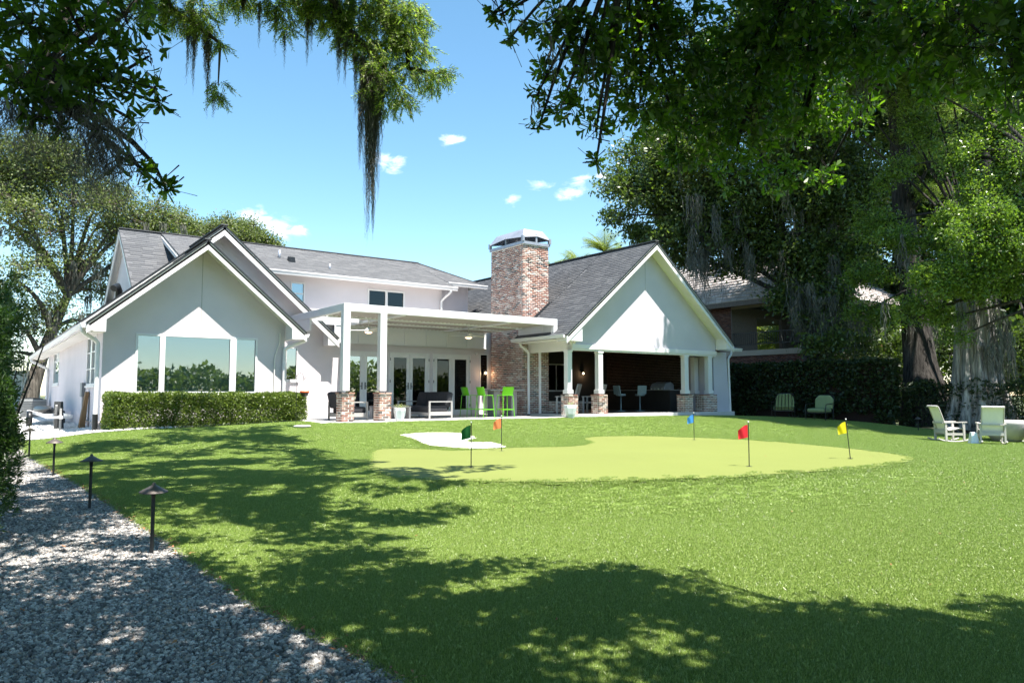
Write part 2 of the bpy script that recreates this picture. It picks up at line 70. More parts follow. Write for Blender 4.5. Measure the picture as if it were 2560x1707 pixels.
SHADE_CW = [(7.4, -2.3, 8.6, 1.2, .9), (8.8, -1.7, 8.8, 1.3, .9), (10.0, -.8, 9.2, 1.2, .9), (8.6, -3.6, 8.8, 1.4, .9), (10.4, -2.7, 9.0, 1.4, .9), (11.8, -1.8, 9.4, 1.2, .9), (10.8, -4.6, 9.0, 1.4, .9), (12.6, -3.6, 9.6, 1.4, .9), (6.6, -1.2, 8.2, 1.1, .9), (9.2, .5, 9.2, .8, .8), (13.6, -5.2, 10, 1.3, .9), (6.4, -3.2, 8, 1.2, 1.), (14.0, -3.0, 10.2, 1.2, .8), (15, -4.6, 10.4, 1.1, .8), (12.6, -6.4, 9.8, 1.3, .9), (8.0, -5.2, 8.4, 1.3, 1.), (5.6, .2, 8.4, 1.0, .9), (6.6, .8, 8.6, .9, .8), (7.2, -.6, 8.4, 1.1, 1.), (9.0, 1.2, 9, .8, .8), (8.2, .9, 8.8, .8, .8), (9.8, 2.0, 9.2, .6, .7), (4.6, -2.9, 8, .8, .7), (15.5, -3.4, 10.6, 1.0, .8), (16, -5.4, 10.8, 1.0, .8)]

world = bpy.data.worlds.new('World')
scene.world = world
world.use_nodes = True
def build_world():
    nt = world.node_tree
    nt.nodes.clear()
    N = nt.nodes.new
    L = nt.links.new
    out = N('ShaderNodeOutputWorld')
    bg = N('ShaderNodeBackground')
    bg.inputs['Strength'].default_value = SKY_STRENGTH
    sky = N('ShaderNodeTexSky')
    sky.sky_type = 'NISHITA'
    sky.sun_disc = False
    sky.sun_elevation = SUN_EL
    sky.sun_rotation = math.atan2(SUN_AZ.x, SUN_AZ.y)
    sky.altitude = 0
    sky.air_density = 1.0
    sky.dust_density = 0.0
    sky.ozone_density = 1.6
    hs = N('ShaderNodeHueSaturation')
    hs.inputs['Saturation'].default_value = SKY_SAT
    hs.inputs['Hue'].default_value = SKY_HUE
    L(sky.outputs[0], hs.inputs['Color'])
    # small fair weather clouds scattered round the sky
    tc = N('ShaderNodeTexCoord')
    noise = N('ShaderNodeTexNoise')
    noise.inputs['Scale'].default_value = 34
    noise.inputs['Detail'].default_value = 8
    noise.inputs['Roughness'].default_value = 0.62
    st = N('ShaderNodeMapping'); st.inputs['Scale'].default_value = (1, 1, 2.3)
    L(tc.outputs['Generated'], st.inputs['Vector']); L(st.outputs[0], noise.inputs['Vector'])
    noise.inputs['Distortion'].default_value = .5
    total = None
    rr = random.Random(3)
    blobs = list(CLOUDS)
    for k in range(12):
        az = R(rr.uniform(80, 330)); el = R(rr.uniform(8, 24))
        fx, fy = math.sin(R(36) + az), math.cos(R(36) + az)
        blobs.append((fx * math.cos(el), fy * math.cos(el), math.sin(el), rr.uniform(.02, .05)))
    for (x, y, z, r) in blobs:
        sub = N('ShaderNodeVectorMath'); sub.operation = 'SUBTRACT'
        L(tc.outputs['Generated'], sub.inputs[0]); sub.inputs[1].default_value = (x, y, z)
        mul = N('ShaderNodeVectorMath'); mul.operation = 'MULTIPLY'
        L(sub.outputs[0], mul.inputs[0]); mul.inputs[1].default_value = (.68 / r, .68 / r, 1.3 / r)
        ln = N('ShaderNodeVectorMath'); ln.operation = 'LENGTH'
        L(mul.outputs[0], ln.inputs[0])
        inv = N('ShaderNodeMath'); inv.operation = 'SUBTRACT'; inv.use_clamp = True
        inv.inputs[0].default_value = 1.0
        L(ln.outputs['Value'], inv.inputs[1])
        if total is None:
            total = inv
        else:
            ad = N('ShaderNodeMath'); ad.operation = 'MAXIMUM'
            L(total.outputs[0], ad.inputs[0]); L(inv.outputs[0], ad.inputs[1]); total = ad
    # mask = smoothstep(noise + blob)
    ad = N('ShaderNodeMath'); ad.operation = 'MULTIPLY_ADD'
    L(total.outputs[0], ad.inputs[0]); ad.inputs[1].default_value = 0.42
    L(noise.outputs['Fac'], ad.inputs[2])
    mr = N('ShaderNodeMapRange'); mr.interpolation_type = 'SMOOTHSTEP'
    mr.inputs['From Min'].default_value = 0.63; mr.inputs['From Max'].default_value = 0.98
    L(ad.outputs[0], mr.inputs['Value'])
    gate = N('ShaderNodeMath'); gate.operation = 'GREATER_THAN'; gate.inputs[1].default_value = 0.0005
    L(total.outputs[0], gate.inputs[0])
    fm = N('ShaderNodeMath'); fm.operation = 'MULTIPLY'
    L(mr.outputs[0], fm.inputs[0]); L(gate.outputs[0], fm.inputs[1])
    fm2 = N('ShaderNodeMath'); fm2.operation = 'MULTIPLY'
    L(fm.outputs[0], fm2.inputs[0]); fm2.inputs[1].default_value = 0.55
    mix = N('ShaderNodeMix'); mix.data_type = 'RGBA'
    L(fm2.outputs[0], mix.inputs[0])
    L(hs.outputs[0], mix.inputs[6])
    mix.inputs[7].default_value = CLOUD_COLOR
    L(mix.outputs[2], bg.inputs['Color'])
    L(bg.outputs[0], out.inputs['Surface'])
SKY_STRENGTH = 0.087
SKY_SAT = 1.12
SKY_HUE = 0.485
CLOUD_COLOR = (8.2, 8.3, 8.4, 1)
build_world()

# ------------------------------------------------------------------ helpers
def tag(o, label=None, cat=None, group=None, kind=None):
    if label: o['label'] = label
    if cat: o['category'] = cat
    if group: o['group'] = group
    if kind: o['kind'] = kind
    return o

def empty(name, loc=(0, 0, 0), rz=0.0, label=None, cat=None, group=None):
    o = bpy.data.objects.new(name, None)
    col.objects.link(o)
    o.location = loc
    o.rotation_euler = (0, 0, rz)
    o.empty_display_size = 0.2
    return tag(o, label, cat, group)

def attach(o, parent, local=False):
    """parent o; unless local, its mesh keeps world coordinates"""
    if parent is not None:
        o.parent = parent
        if not local and parent.type == 'EMPTY':
            o.matrix_parent_inverse = Matrix.Translation(-Vector(parent.location))
    return o

def copy_tree(o, parent=None):
    c = o.copy()
    col.objects.link(c)
    if parent is not None:
        c.parent = parent
        c.matrix_parent_inverse = o.matrix_parent_inverse.copy()
    for ch in list(o.children):
        copy_tree(ch, c)
    return c

class MB:
    def __init__(self):
        self.v = []; self.f = []; self.smooth = []
    def add(self, verts, faces, smooth=False):
        n = len(self.v)
        self.v.extend([tuple(p) for p in verts])
        self.f.extend([tuple(i + n for i in f) for f in faces])
        self.smooth.extend([smooth] * len(faces))
        return self
    def box(self, x0, x1, y0, y1, z0, z1):
        v = [(x0, y0, z0), (x1, y0, z0), (x1, y1, z0), (x0, y1, z0), (x0, y0, z1), (x1, y0, z1), (x1, y1, z1), (x0, y1, z1)]
        return self.add(v, [(0, 3, 2, 1), (4, 5, 6, 7), (0, 1, 5, 4), (1, 2, 6, 5), (2, 3, 7, 6), (3, 0, 4, 7)])
    def hexa(self, v):
        return self.add(v, [(0, 3, 2, 1), (4, 5, 6, 7), (0, 1, 5, 4), (1, 2, 6, 5), (2, 3, 7, 6), (3, 0, 4, 7)])
    def prism(self, poly, vec):
        n = len(poly); vec = Vector(vec)
        a = [Vector(p) for p in poly]; b = [p + vec for p in a]
        fs = [tuple(range(n - 1, -1, -1)), tuple(range(n, 2 * n))]
        for i in range(n):
            j = (i + 1) % n
            fs.append((i, j, n + j, n + i))
        return self.add(a + b, fs)
    def bar(self, a, b, w, h=None, upv=(0, 0, 1)):
        h = w if h is None else h
        a = Vector(a); b = Vector(b); d = (b - a).normalized(); u = Vector(upv)
        if abs(d.dot(u)) > .98: u = Vector((1, 0, 0))
        s = d.cross(u).normalized() * w / 2; t = s.cross(d).normalized() * h / 2
        return self.hexa([a - s - t, a + s - t, b + s - t, b - s - t, a - s + t, a + s + t, b + s + t, b - s + t])
    def tube(self, path, rad, seg=8, cap=True, smooth=True):
        path = [Vector(p) for p in path]
        rads = rad if isinstance(rad, (list, tuple)) else [rad] * len(path)
        rings = []; prev = None
        for i, p in enumerate(path):
            d = (path[min(i + 1, len(path) - 1)] - path[max(i - 1, 0)]).normalized()
            if prev is None:
                u = Vector((0, 0, 1)) if abs(d.z) < .9 else Vector((1, 0, 0))
                s = d.cross(u).normalized()
            else:
                s = (prev - d * prev.dot(d))
                s = s.normalized() if s.length > 1e-6 else d.orthogonal().normalized()
            prev = s; t = d.cross(s)
            rings.append([p + (s * math.cos(2 * math.pi * k / seg) + t * math.sin(2 * math.pi * k / seg)) * rads[i] for k in range(seg)])
        v = [q for r in rings for q in r]; fs = []
        for i in range(len(path) - 1):
            for k in range(seg):
                k2 = (k + 1) % seg
                fs.append((i * seg + k, i * seg + k2, (i + 1) * seg + k2, (i + 1) * seg + k))
        self.add(v, fs, smooth)
        if cap:
            n = len(path)
            self.add(rings[0], [tuple(range(seg - 1, -1, -1))]); self.add(rings[-1], [tuple(range(seg))])
        return self
    def lathe(self, prof, c=(0, 0, 0), seg=16, smooth=True, cap=True):
        v = []; fs = []
        for (r, z) in prof:
            for k in range(seg):
                a = 2 * math.pi * k / seg
                v.append((c[0] + r * math.cos(a), c[1] + r * math.sin(a), c[2] + z))
        for i in range(len(prof) - 1):
            for k in range(seg):
                k2 = (k + 1) % seg
                fs.append((i * seg + k, i * seg + k2, (i + 1) * seg + k2, (i + 1) * seg + k))
        if cap:
            if prof[0][0] > 1e-4: fs.append(tuple(range(seg - 1, -1, -1)))
            if prof[-1][0] > 1e-4: fs.append(tuple((len(prof) - 1) * seg + k for k in range(seg)))
        return self.add(v, fs, smooth)
    def xform(self, M):
        self.v = [tuple(M @ Vector(p)) for p in self.v]; return self
    def mesh(self, name, mat):
        me = bpy.data.meshes.new(name)
        me.from_pydata(self.v, [], self.f)
        me.polygons.foreach_set('use_smooth', self.smooth)
        me.materials.append(mat)
        me.update()
        return me
    def build(self, name, mat, parent=None, local=False, bevel=0.0, kind=None, label=None):
        o = bpy.data.objects.new(name, self.mesh(name, mat))
        col.objects.link(o)
        attach(o, parent, local)
        if bevel:
            m = o.modifiers.new('bevel', 'BEVEL'); m.width = bevel; m.segments = 2; m.limit_method = 'ANGLE'; m.angle_limit = R(40)
        if kind: o['kind'] = kind
        if label: o['label'] = label
        return o

def quad_mesh(name, V, k, mat, smooth=False):
    """V (N,k,3): N separate polygons of k corners, one mesh"""
    V = np.asarray(V, dtype=np.float32)
    n = V.shape[0]
    me = bpy.data.meshes.new(name)
    me.vertices.add(n * k); me.vertices.foreach_set('co', V.reshape(-1))
    me.loops.add(n * k); me.loops.foreach_set('vertex_index', np.arange(n * k, dtype=np.int32))
    me.polygons.add(n); me.polygons.foreach_set('loop_start', np.arange(0, n * k, k, dtype=np.int32))
    me.polygons.foreach_set('loop_total', np.full(n, k, dtype=np.int32))
    me.materials.append(mat)
    me.update(calc_edges=True)
    return me

def indexed_mesh(name, V, F, mat, smooth=False):
    """V (N,m,3) pieces of m verts; F list of faces (same length) in each piece"""
    V = np.asarray(V, dtype=np.float32); n, m = V.shape[:2]
    F = np.asarray(F, dtype=np.int32); q, k = F.shape
    idx = (np.arange(n, dtype=np.int32)[:, None, None] * m + F[None]).reshape(-1)
    me = bpy.data.meshes.new(name)
    me.vertices.add(n * m); me.vertices.foreach_set('co', V.reshape(-1))
    me.loops.add(len(idx)); me.loops.foreach_set('vertex_index', idx)
    me.polygons.add(n * q); me.polygons.foreach_set('loop_start', np.arange(0, n * q * k, k, dtype=np.int32))
    me.polygons.foreach_set('loop_total', np.full(n * q, k, dtype=np.int32))
    if smooth: me.polygons.foreach_set('use_smooth', np.ones(n * q, dtype=bool))
    me.materials.append(mat)
    me.update(calc_edges=True)
    return me

def link_mesh(name, me, parent=None, kind=None, label=None, local=False):
    o = bpy.data.objects.new(name, me); col.objects.link(o); attach(o, parent, local)
    if kind: o['kind'] = kind
    if label: o['label'] = label
    return o

# ------------------------------------------------------------------ materials
def new_mat(name):
    m = bpy.data.materials.new(name); m.use_nodes = True
    nt = m.node_tree
    return m, nt, nt.nodes['Principled BSDF'], nt.nodes.new, nt.links.new

def c4(c): return (c[0], c[1], c[2], 1)

def plain(name, c, rough=0.5, var=0.08, scale=6.0, metal=0.0, bump=0.0, bscale=60.0, spec=0.5, coord='Object', dirt=0.0):
    m, nt, p, N, L = new_mat(name)
    tc = N('ShaderNodeTexCoord')
    no = N('ShaderNodeTexNoise'); no.inputs['Scale'].default_value = scale; no.inputs['Detail'].default_value = 6
    L(tc.outputs[coord], no.inputs['Vector'])
    ra = N('ShaderNodeValToRGB')
    ra.color_ramp.elements[0].position = .3; ra.color_ramp.elements[1].position = .7
    ra.color_ramp.elements[0].color = c4([max(0, v * (1 - var)) for v in c]); ra.color_ramp.elements[1].color = c4([min(1, v * (1 + var)) for v in c])
    L(no.outputs['Fac'], ra.inputs[0])
    L(ra.outputs[0], p.inputs['Base Color'])
    p.inputs['Roughness'].default_value = rough; p.inputs['Metallic'].default_value = metal
    p.inputs['Specular IOR Level'].default_value = spec
    if bump:
        n2 = N('ShaderNodeTexNoise'); n2.inputs['Scale'].default_value = bscale; n2.inputs['Detail'].default_value = 5
        L(tc.outputs[coord], n2.inputs['Vector'])
        b = N('ShaderNodeBump'); b.inputs['Strength'].default_value = bump; b.inputs['Distance'].default_value = .01
        L(n2.outputs['Fac'], b.inputs['Height']); L(b.outputs[0], p.inputs['Normal'])
    return m

def piece_random(N, L):
    oi = N('ShaderNodeObjectInfo'); ge = N('ShaderNodeNewGeometry')
    a = N('ShaderNodeMath'); a.operation = 'ADD'
    L(oi.outputs['Random'], a.inputs[0]); L(ge.outputs['Random Per Island'], a.inputs[1])
    f = N('ShaderNodeMath'); f.operation = 'FRACT'; L(a.outputs[0], f.inputs[0])
    return f

def pieces(name, ramp, rough=.85, noise=.15, nscale=20, white=0.0, wscale=1.4, bump=.2, spec=.3):
    """each separate piece (object or island) takes its own colour from a ramp"""
    m, nt, p, N, L = new_mat(name)
    f = piece_random(N, L)
    ra = N('ShaderNodeValToRGB'); ra.color_ramp.interpolation = 'CONSTANT'
    el = ra.color_ramp.elements
    while len(el) < len(ramp): el.new(.5)
    for e, (pos, c) in zip(el, ramp): e.position = pos; e.color = c4(c)
    L(f.outputs[0], ra.inputs[0])
    ge = N('ShaderNodeNewGeometry')
    no = N('ShaderNodeTexNoise'); no.inputs['Scale'].default_value = nscale; no.inputs['Detail'].default_value = 5
    L(ge.outputs['Position'], no.inputs['Vector'])
    mr = N('ShaderNodeMapRange'); mr.inputs['To Min'].default_value = 1 - noise * 2; mr.inputs['To Max'].default_value = 1 + noise * 2
    L(no.outputs['Fac'], mr.inputs['Value'])
    mx = N('ShaderNodeMix'); mx.data_type = 'RGBA'; mx.blend_type = 'MULTIPLY'; mx.inputs[0].default_value = 1
    L(ra.outputs[0], mx.inputs[6]); L(mr.outputs[0], mx.inputs[7])
    last = mx.outputs[2]
    if white:
        n2 = N('ShaderNodeTexNoise'); n2.inputs['Scale'].default_value = wscale; n2.inputs['Detail'].default_value = 9; n2.inputs['Roughness'].default_value = .7
        L(ge.outputs['Position'], n2.inputs['Vector'])
        r2 = N('ShaderNodeValToRGB'); r2.color_ramp.elements[0].position = .5; r2.color_ramp.elements[1].position = .68
        r2.color_ramp.elements[0].color = (0, 0, 0, 1); r2.color_ramp.elements[1].color = (white, white, white, 1)
        L(n2.outputs['Fac'], r2.inputs[0])
        m2 = N('ShaderNodeMix'); m2.data_type = 'RGBA'
        L(r2.outputs[0], m2.inputs[0]); L(last, m2.inputs[6]); m2.inputs[7].default_value = (.62, .57, .52, 1)
        last = m2.outputs[2]
    L(last, p.inputs['Base Color'])
    p.inputs['Roughness'].default_value = rough; p.inputs['Specular IOR Level'].default_value = spec
    b = N('ShaderNodeBump'); b.inputs['Strength'].default_value = bump; b.inputs['Distance'].default_value = .01
    n3 = N('ShaderNodeTexNoise'); n3.inputs['Scale'].default_value = 90
    L(ge.outputs['Position'], n3.inputs['Vector'])
    L(n3.outputs['Fac'], b.inputs['Height']); L(b.outputs[0], p.inputs['Normal'])
    return m

def leaf_mat(name, c0, c1, trans=.35, tcol=None, rough=.45, spec=.4):
    m, nt, p, N, L = new_mat(name)
    f = piece_random(N, L)
    ra = N('ShaderNodeValToRGB'); ra.color_ramp.elements[0].color = c4(c0); ra.color_ramp.elements[1].color = c4(c1)
    L(f.outputs[0], ra.inputs[0]); L(ra.outputs[0], p.inputs['Base Color'])
    p.inputs['Roughness'].default_value = rough; p.inputs['Specular IOR Level'].default_value = spec
    t = N('ShaderNodeBsdfTranslucent')
    mx = N('ShaderNodeMix'); mx.data_type = 'RGBA'; mx.blend_type = 'MULTIPLY'; mx.inputs[0].default_value = 1
    L(ra.outputs[0], mx.inputs[6]); mx.inputs[7].default_value = c4(tcol or (2.0, 2.2, .8))
    L(mx.outputs[2], t.inputs['Color'])
    ms = N('ShaderNodeMixShader'); ms.inputs[0].default_value = trans
    L(p.outputs[0], ms.inputs[1]); L(t.outputs[0], ms.inputs[2])
    L(ms.outputs[0], nt.nodes['Material Output'].inputs['Surface'])
    return m

def glass_mat(name, tint=(.5, .62, .6), refl=.25):
    m, nt, p, N, L = new_mat(name)
    nt.nodes.remove(p)
    tr = N('ShaderNodeBsdfTransparent'); tr.inputs['Color'].default_value = c4(tint)
    gl = N('ShaderNodeBsdfGlossy'); gl.inputs['Roughness'].default_value = .01; gl.inputs['Color'].default_value = (.86, .95, 1, 1)
    lw = N('ShaderNodeFresnel'); lw.inputs['IOR'].default_value = 1.5
    ad = N('ShaderNodeMath'); ad.operation = 'ADD'; ad.use_clamp = True
    L(lw.outputs[0], ad.inputs[0]); ad.inputs[1].default_value = refl
    ms = N('ShaderNodeMixShader'); L(ad.outputs[0], ms.inputs[0]); L(tr.outputs[0], ms.inputs[1]); L(gl.outputs[0], ms.inputs[2])
    L(ms.outputs[0], nt.nodes['Material Output'].inputs['Surface'])
    return m

def glow_mat(name, c, strength):
    m, nt, p, N, L = new_mat(name)
    p.inputs['Base Color'].default_value = c4(c); p.inputs['Emission Color'].default_value = c4(c); p.inputs['Emission Strength'].default_value = strength
    return m

M = {}
M['stucco'] = plain('stucco', (.61, .565, .59), .9, .05, 1.1, bump=.25, bscale=45, spec=.15)
M['stucco_grey'] = plain('stucco_grey', (.545, .52, .57), .9, .05, 1.1, bump=.25, bscale=45, spec=.15)
M['trim'] = plain('white_trim', (.70, .685, .69), .42, .02, 2, spec=.4)
M['alu'] = plain('white_aluminium', (.67, .665, .67), .35, .015, 2, spec=.5)
M['frame'] = plain('window_frame', (.68, .675, .675), .4, .02, 3)
M['soffit'] = plain('soffit', (.72, .70, .66), .7, .03, 2)
M['flash'] = plain('dark_flashing', (.02, .022, .025), .5, .1, 5)
M['shingle'] = pieces('asphalt_shingle', [(0, (.098, .10, .107)), (.2, (.111, .113, .12)), (.45, (.124, .126, .132)), (.7, (.105, .107, .114)), (.88, (.138, .139, .145))], .95, .18, 40, bump=.4, spec=.2)
M['brick'] = pieces('old_brick', [(0, (.31, .15, .11)), (.16, (.25, .115, .085)), (.34, (.37, .2, .15)), (.52, (.10, .078, .072)), (.62, (.29, .165, .13)), (.74, (.45, .345, .29)), (.86, (.21, .11, .09)), (.92, (.52, .45, .4))], .9, .1, 30, white=.5, wscale=3.2)
M['mortar'] = plain('mortar', (.76, .72, .67), .95, .12, 9, bump=.3, bscale=50, spec=.1)
M['shade_toned_brick'] = pieces('shade_toned_brick', [(0, (.035, .018, .015)), (.3, (.026, .014, .012)), (.6, (.045, .024, .02)), (.85, (.016, .01, .009))], .9, .2, 20)  # same brick, darkened in colour to stand in for shade in the porch
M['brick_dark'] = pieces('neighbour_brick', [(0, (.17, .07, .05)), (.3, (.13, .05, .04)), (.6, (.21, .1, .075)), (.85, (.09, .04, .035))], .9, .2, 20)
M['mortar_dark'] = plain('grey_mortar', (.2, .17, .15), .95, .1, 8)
M['tile'] = pieces('concrete_roof_tile', [(0, (.46, .41, .39)), (.3, (.52, .47, .45)), (.6, (.42, .37, .35)), (.85, (.56, .51, .49))], .8, .06, 6)
M['concrete'] = plain('concrete', (.52, .51, .49), .85, .06, 1.6, bump=.15, bscale=40)
M['cap_metal'] = plain('galvanised_steel', (.34, .36, .41), .4, .1, 4, metal=.4)
M['glass'] = glass_mat('window_glass', (.72, .8, .79), .16)
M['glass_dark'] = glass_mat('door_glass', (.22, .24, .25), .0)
M['glass_blue'] = glass_mat('clear_window_glass', (.25, .3, .33), .32)
M['shade'] = plain('roller_shade', (.50, .62, .60), .9, .02, 1)
M['black_metal'] = plain('black_metal', (.018, .02, .022), .4, .1, 8, metal=.3)
M['bronze'] = plain('weathered_bronze', (.10, .085, .075), .5, .3, 14, metal=.4, bump=.2)
M['charcoal'] = plain('charcoal_fabric', (.045, .045, .05), .95, .12, 8, bump=.3, bscale=200, spec=.1)
M['grey_frame'] = plain('taupe_grey_frame', (.34, .33, .32), .5, .05, 5)
M['lime'] = plain('lime_green_plastic', (.12, .42, .012), .35, .05, 5)
M['grey_wood'] = plain('grey_composite', (.22, .215, .21), .55, .08, 9)
M['interior'] = plain('interior_wall', (.04, .038, .037), .9, .04, 2)  # wall colour darkened to imitate the shade inside the porch
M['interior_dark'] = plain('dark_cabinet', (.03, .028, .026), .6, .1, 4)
M['pot'] = plain('glazed_planter', (.66, .70, .73), .3, .07, 5, spec=.6)
def bark_mat(name, c, zs=.12):
    m, nt, p, N, L = new_mat(name)
    tc = N('ShaderNodeTexCoord'); mp = N('ShaderNodeMapping'); mp.inputs['Scale'].default_value = (1, 1, zs); L(tc.outputs['Object'], mp.inputs['Vector'])
    n1 = N('ShaderNodeTexNoise'); n1.inputs['Scale'].default_value = 11; n1.inputs['Detail'].default_value = 7; n1.inputs['Roughness'].default_value = .65; L(mp.outputs[0], n1.inputs['Vector'])
    n2 = N('ShaderNodeTexNoise'); n2.inputs['Scale'].default_value = 1.3; n2.inputs['Detail'].default_value = 5; L(tc.outputs['Object'], n2.inputs['Vector'])
    ra = N('ShaderNodeValToRGB'); el = ra.color_ramp.elements; el[0].position = .34; el[1].position = .68
    el[0].color = c4([v * .3 for v in c]); el[1].color = c4([min(1, v * 1.5) for v in c]); L(n1.outputs['Fac'], ra.inputs[0])
    mr = N('ShaderNodeMapRange'); mr.inputs['To Min'].default_value = .55; mr.inputs['To Max'].default_value = 1.45; L(n2.outputs['Fac'], mr.inputs['Value'])
    mx = N('ShaderNodeMix'); mx.data_type = 'RGBA'; mx.blend_type = 'MULTIPLY'; mx.inputs[0].default_value = 1; L(ra.outputs[0], mx.inputs[6]); L(mr.outputs[0], mx.inputs[7]); L(mx.outputs[2], p.inputs['Base Color'])
    b = N('ShaderNodeBump'); b.inputs['Strength'].default_value = 1.0; b.inputs['Distance'].default_value = .05; L(n1.outputs['Fac'], b.inputs['Height']); L(b.outputs[0], p.inputs['Normal'])
    p.inputs['Roughness'].default_value = .95; p.inputs['Specular IOR Level'].default_value = .1
    return m
M['bark'] = bark_mat('grey_bark', (.11, .095, .08))
M['bark_pale'] = bark_mat('pale_cypress_bark', (.30, .285, .27), .07)
M['bark_dark'] = bark_mat('dark_bark', (.055, .05, .046))
M['leaf_oak'] = leaf_mat('oak_leaf', (.036, .064, .015), (.118, .165, .04), .3, rough=.38, spec=.5)
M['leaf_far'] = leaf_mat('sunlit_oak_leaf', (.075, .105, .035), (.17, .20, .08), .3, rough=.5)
M['leaf_fg'] = leaf_mat('near_oak_leaf', (.03, .06, .012), (.085, .15, .022), .5, (2.4, 2.8, .6), rough=.35, spec=.5)
M['leaf_bright'] = leaf_mat('bright_oak_leaf', (.05, .10, .014), (.17, .25, .045), .38, rough=.3, spec=.5)
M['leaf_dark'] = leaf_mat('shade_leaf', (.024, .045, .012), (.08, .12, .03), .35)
M['leaf_hedge'] = leaf_mat('hedge_leaf', (.05, .085, .016), (.18, .23, .055), .3, rough=.35, spec=.5)
M['leaf_ivy'] = leaf_mat('ivy_leaf', (.012, .026, .008), (.035, .055, .016), .2, rough=.5)
M['leaf_podo'] = leaf_mat('podocarpus_leaf', (.014, .036, .009), (.05, .1, .02), .3)
M['leaf_cyp'] = leaf_mat('cypress_needle', (.10, .165, .04), (.25, .32, .085), .45)
M['leaf_palm'] = leaf_mat('palm_frond', (.09, .13, .03), (.2, .23, .06), .35)
M['moss'] = leaf_mat('spanish_moss', (.08, .085, .075), (.2, .2, .175), .25, (1.2, 1.2, 1.1), rough=.9, spec=.1)
M['moss_dark'] = leaf_mat('near_spanish_moss', (.10, .10, .09), (.25, .245, .215), .25, (1.2, 1.2, 1.1), rough=.9, spec=.1)

# ------------------------------------------------------------------ terrain (thin plate spline through surveyed levels)
def in_poly(x, y, poly):
    x = np.asarray(x); y = np.asarray(y); c = np.zeros(x.shape, bool); n = len(poly); j = n - 1
    for i in range(n):
        xi, yi = poly[i]; xj, yj = poly[j]
        k = ((yi > y) != (yj > y)) & (x < (xj - xi) * (y - yi) / (yj - yi + 1e-12) + xi)
        c ^= k; j = i
    return c
def smooth_closed(P, sub=6):
    P = np.array(P); n = len(P); out = []
    for i in range(n):
        p0, p1, p2, p3 = P[i - 1], P[i], P[(i + 1) % n], P[(i + 2) % n]
        for k in range(sub):
            t = k / sub
            out.append(.5 * ((2 * p1) + (-p0 + p2) * t + (2 * p0 - 5 * p1 + 4 * p2 - p3) * t * t + (-p0 + 3 * p1 - 3 * p2 + p3) * t ** 3))
    return np.array(out)
GREEN_C = smooth_closed(GREEN); BUNKER_C = smooth_closed(BUNKER)
levels = [(x, y, -.50) for x, y in GREEN] + [(9, 11, -.5), (13, 10.5, -.5)]
levels += [(4.5, 8.6, -.70), (5.9, 7.7, -.77), (7.3, 7.1, -.78), (9.3, 6.4, -.77), (12, 6.0, -.73), (14.8, 6.0, -.68)]
levels += [(3.5, 6.0, -.74), (6, 5.8, -.77), (9, 4.6, -.76), (13, 3.6, -.76), (17, 3.5, -.76), (22, 5.5, -.7)]
levels += [(x, 19.3, -.03) for x in (8, 10, 12, 14, 16.5)] + [(18, 19.2, -.05), (21, 19.2, -.07), (24, 19.2, -.1), (26, 19.2, -.16)]
levels += [(x, 22, -.03) for x in (9, 12, 15)] + [(20, 23, -.1), (26, 24, -.2)]
levels += [(2.7, 20.7, -.19), (4.9, 20.7, -.13), (7.7, 20.7, -.02), (2.7, 23, -.22), (1.2, 22, -.42), (1, 26, -.3), (2.2, 30, -.25), (5, 23, -.15)]
levels += [(1.41, 7.57, -.68), (1.17, 10.14, -.57), (1.11, 14.12, -.54), (.97, 18.2, -.5), (-3, 8, -.66), (-3, 15, -.52), (-3, 22, -.45), (4, 14, -.5), (4, 17, -.38), (6.15, 16.5, -.28)]
levels += [(25.0, 10.9, -.74), (24.8, 9.7, -.74), (27.2, 9.9, -.74), (22, 11.6, -.6), (28, 14.3, -.4), (28.5, 9.8, -.72), (28, 20, -.22), (19, 14, -.5), (22, 15.5, -.34), (18.5, 9, -.6)]
levels += [(9.3, 17.9, -.3), (11.2, 17.9, -.23), (10, 15.6, -.37), (8.7, 15.8, -.36)]
levels += [(0, 0, -.8), (2.4, 3.2, -.77), (5, 2.5, -.77), (10, 1, -.82), (18, -1, -.95), (0, -5, -1.0), (10, -5, -1.05), (26, -3, -1.1), (-4, 0, -.8)]
LV = np.array(levels)
def _tps_u(r2): return np.where(r2 > 0, r2 * np.log(np.maximum(r2, 1e-12)) * .5, 0)
_n = len(LV)
_K = _tps_u(((LV[:, None, :2] - LV[None, :, :2]) ** 2).sum(-1)) + np.eye(_n) * .03
_Pm = np.c_[np.ones(_n), LV[:, :2]]
_A = np.block([[_K, _Pm], [_Pm.T, np.zeros((3, 3))]])
_W = np.linalg.solve(_A, np.r_[LV[:, 2], np.zeros(3)])
def ground(x, y, dig=False):
    x = np.atleast_1d(np.asarray(x, float)); y = np.atleast_1d(np.asarray(y, float))
    xc = np.clip(x, -4, 28); yc = np.clip(y, -5, 24)
    z = np.zeros_like(xc)
    for s in range(0, len(xc), 20000):
        a, b = xc[s:s + 20000], yc[s:s + 20000]
        r2 = (a[:, None] - LV[None, :, 0]) ** 2 + (b[:, None] - LV[None, :, 1]) ** 2
        z[s:s + 20000] = _tps_u(r2) @ _W[:_n] + _W[_n] + _W[_n + 1] * a + _W[_n + 2] * b
    d = np.maximum(-5 - y, 0)
    return z - np.minimum(d * .06, 3.0)
def gz(x, y): return float(ground(x, y)[0])

_gx = np.array([p[0] for p in GRAVEL_EDGE[::-1]]); _gy = np.array([p[1] for p in GRAVEL_EDGE[::-1]])
def edge_x(y):
    return np.interp(y, np.r_[-6, 1.5, _gy, 23.5], np.r_[2.6, 2.15, _gx, .8])

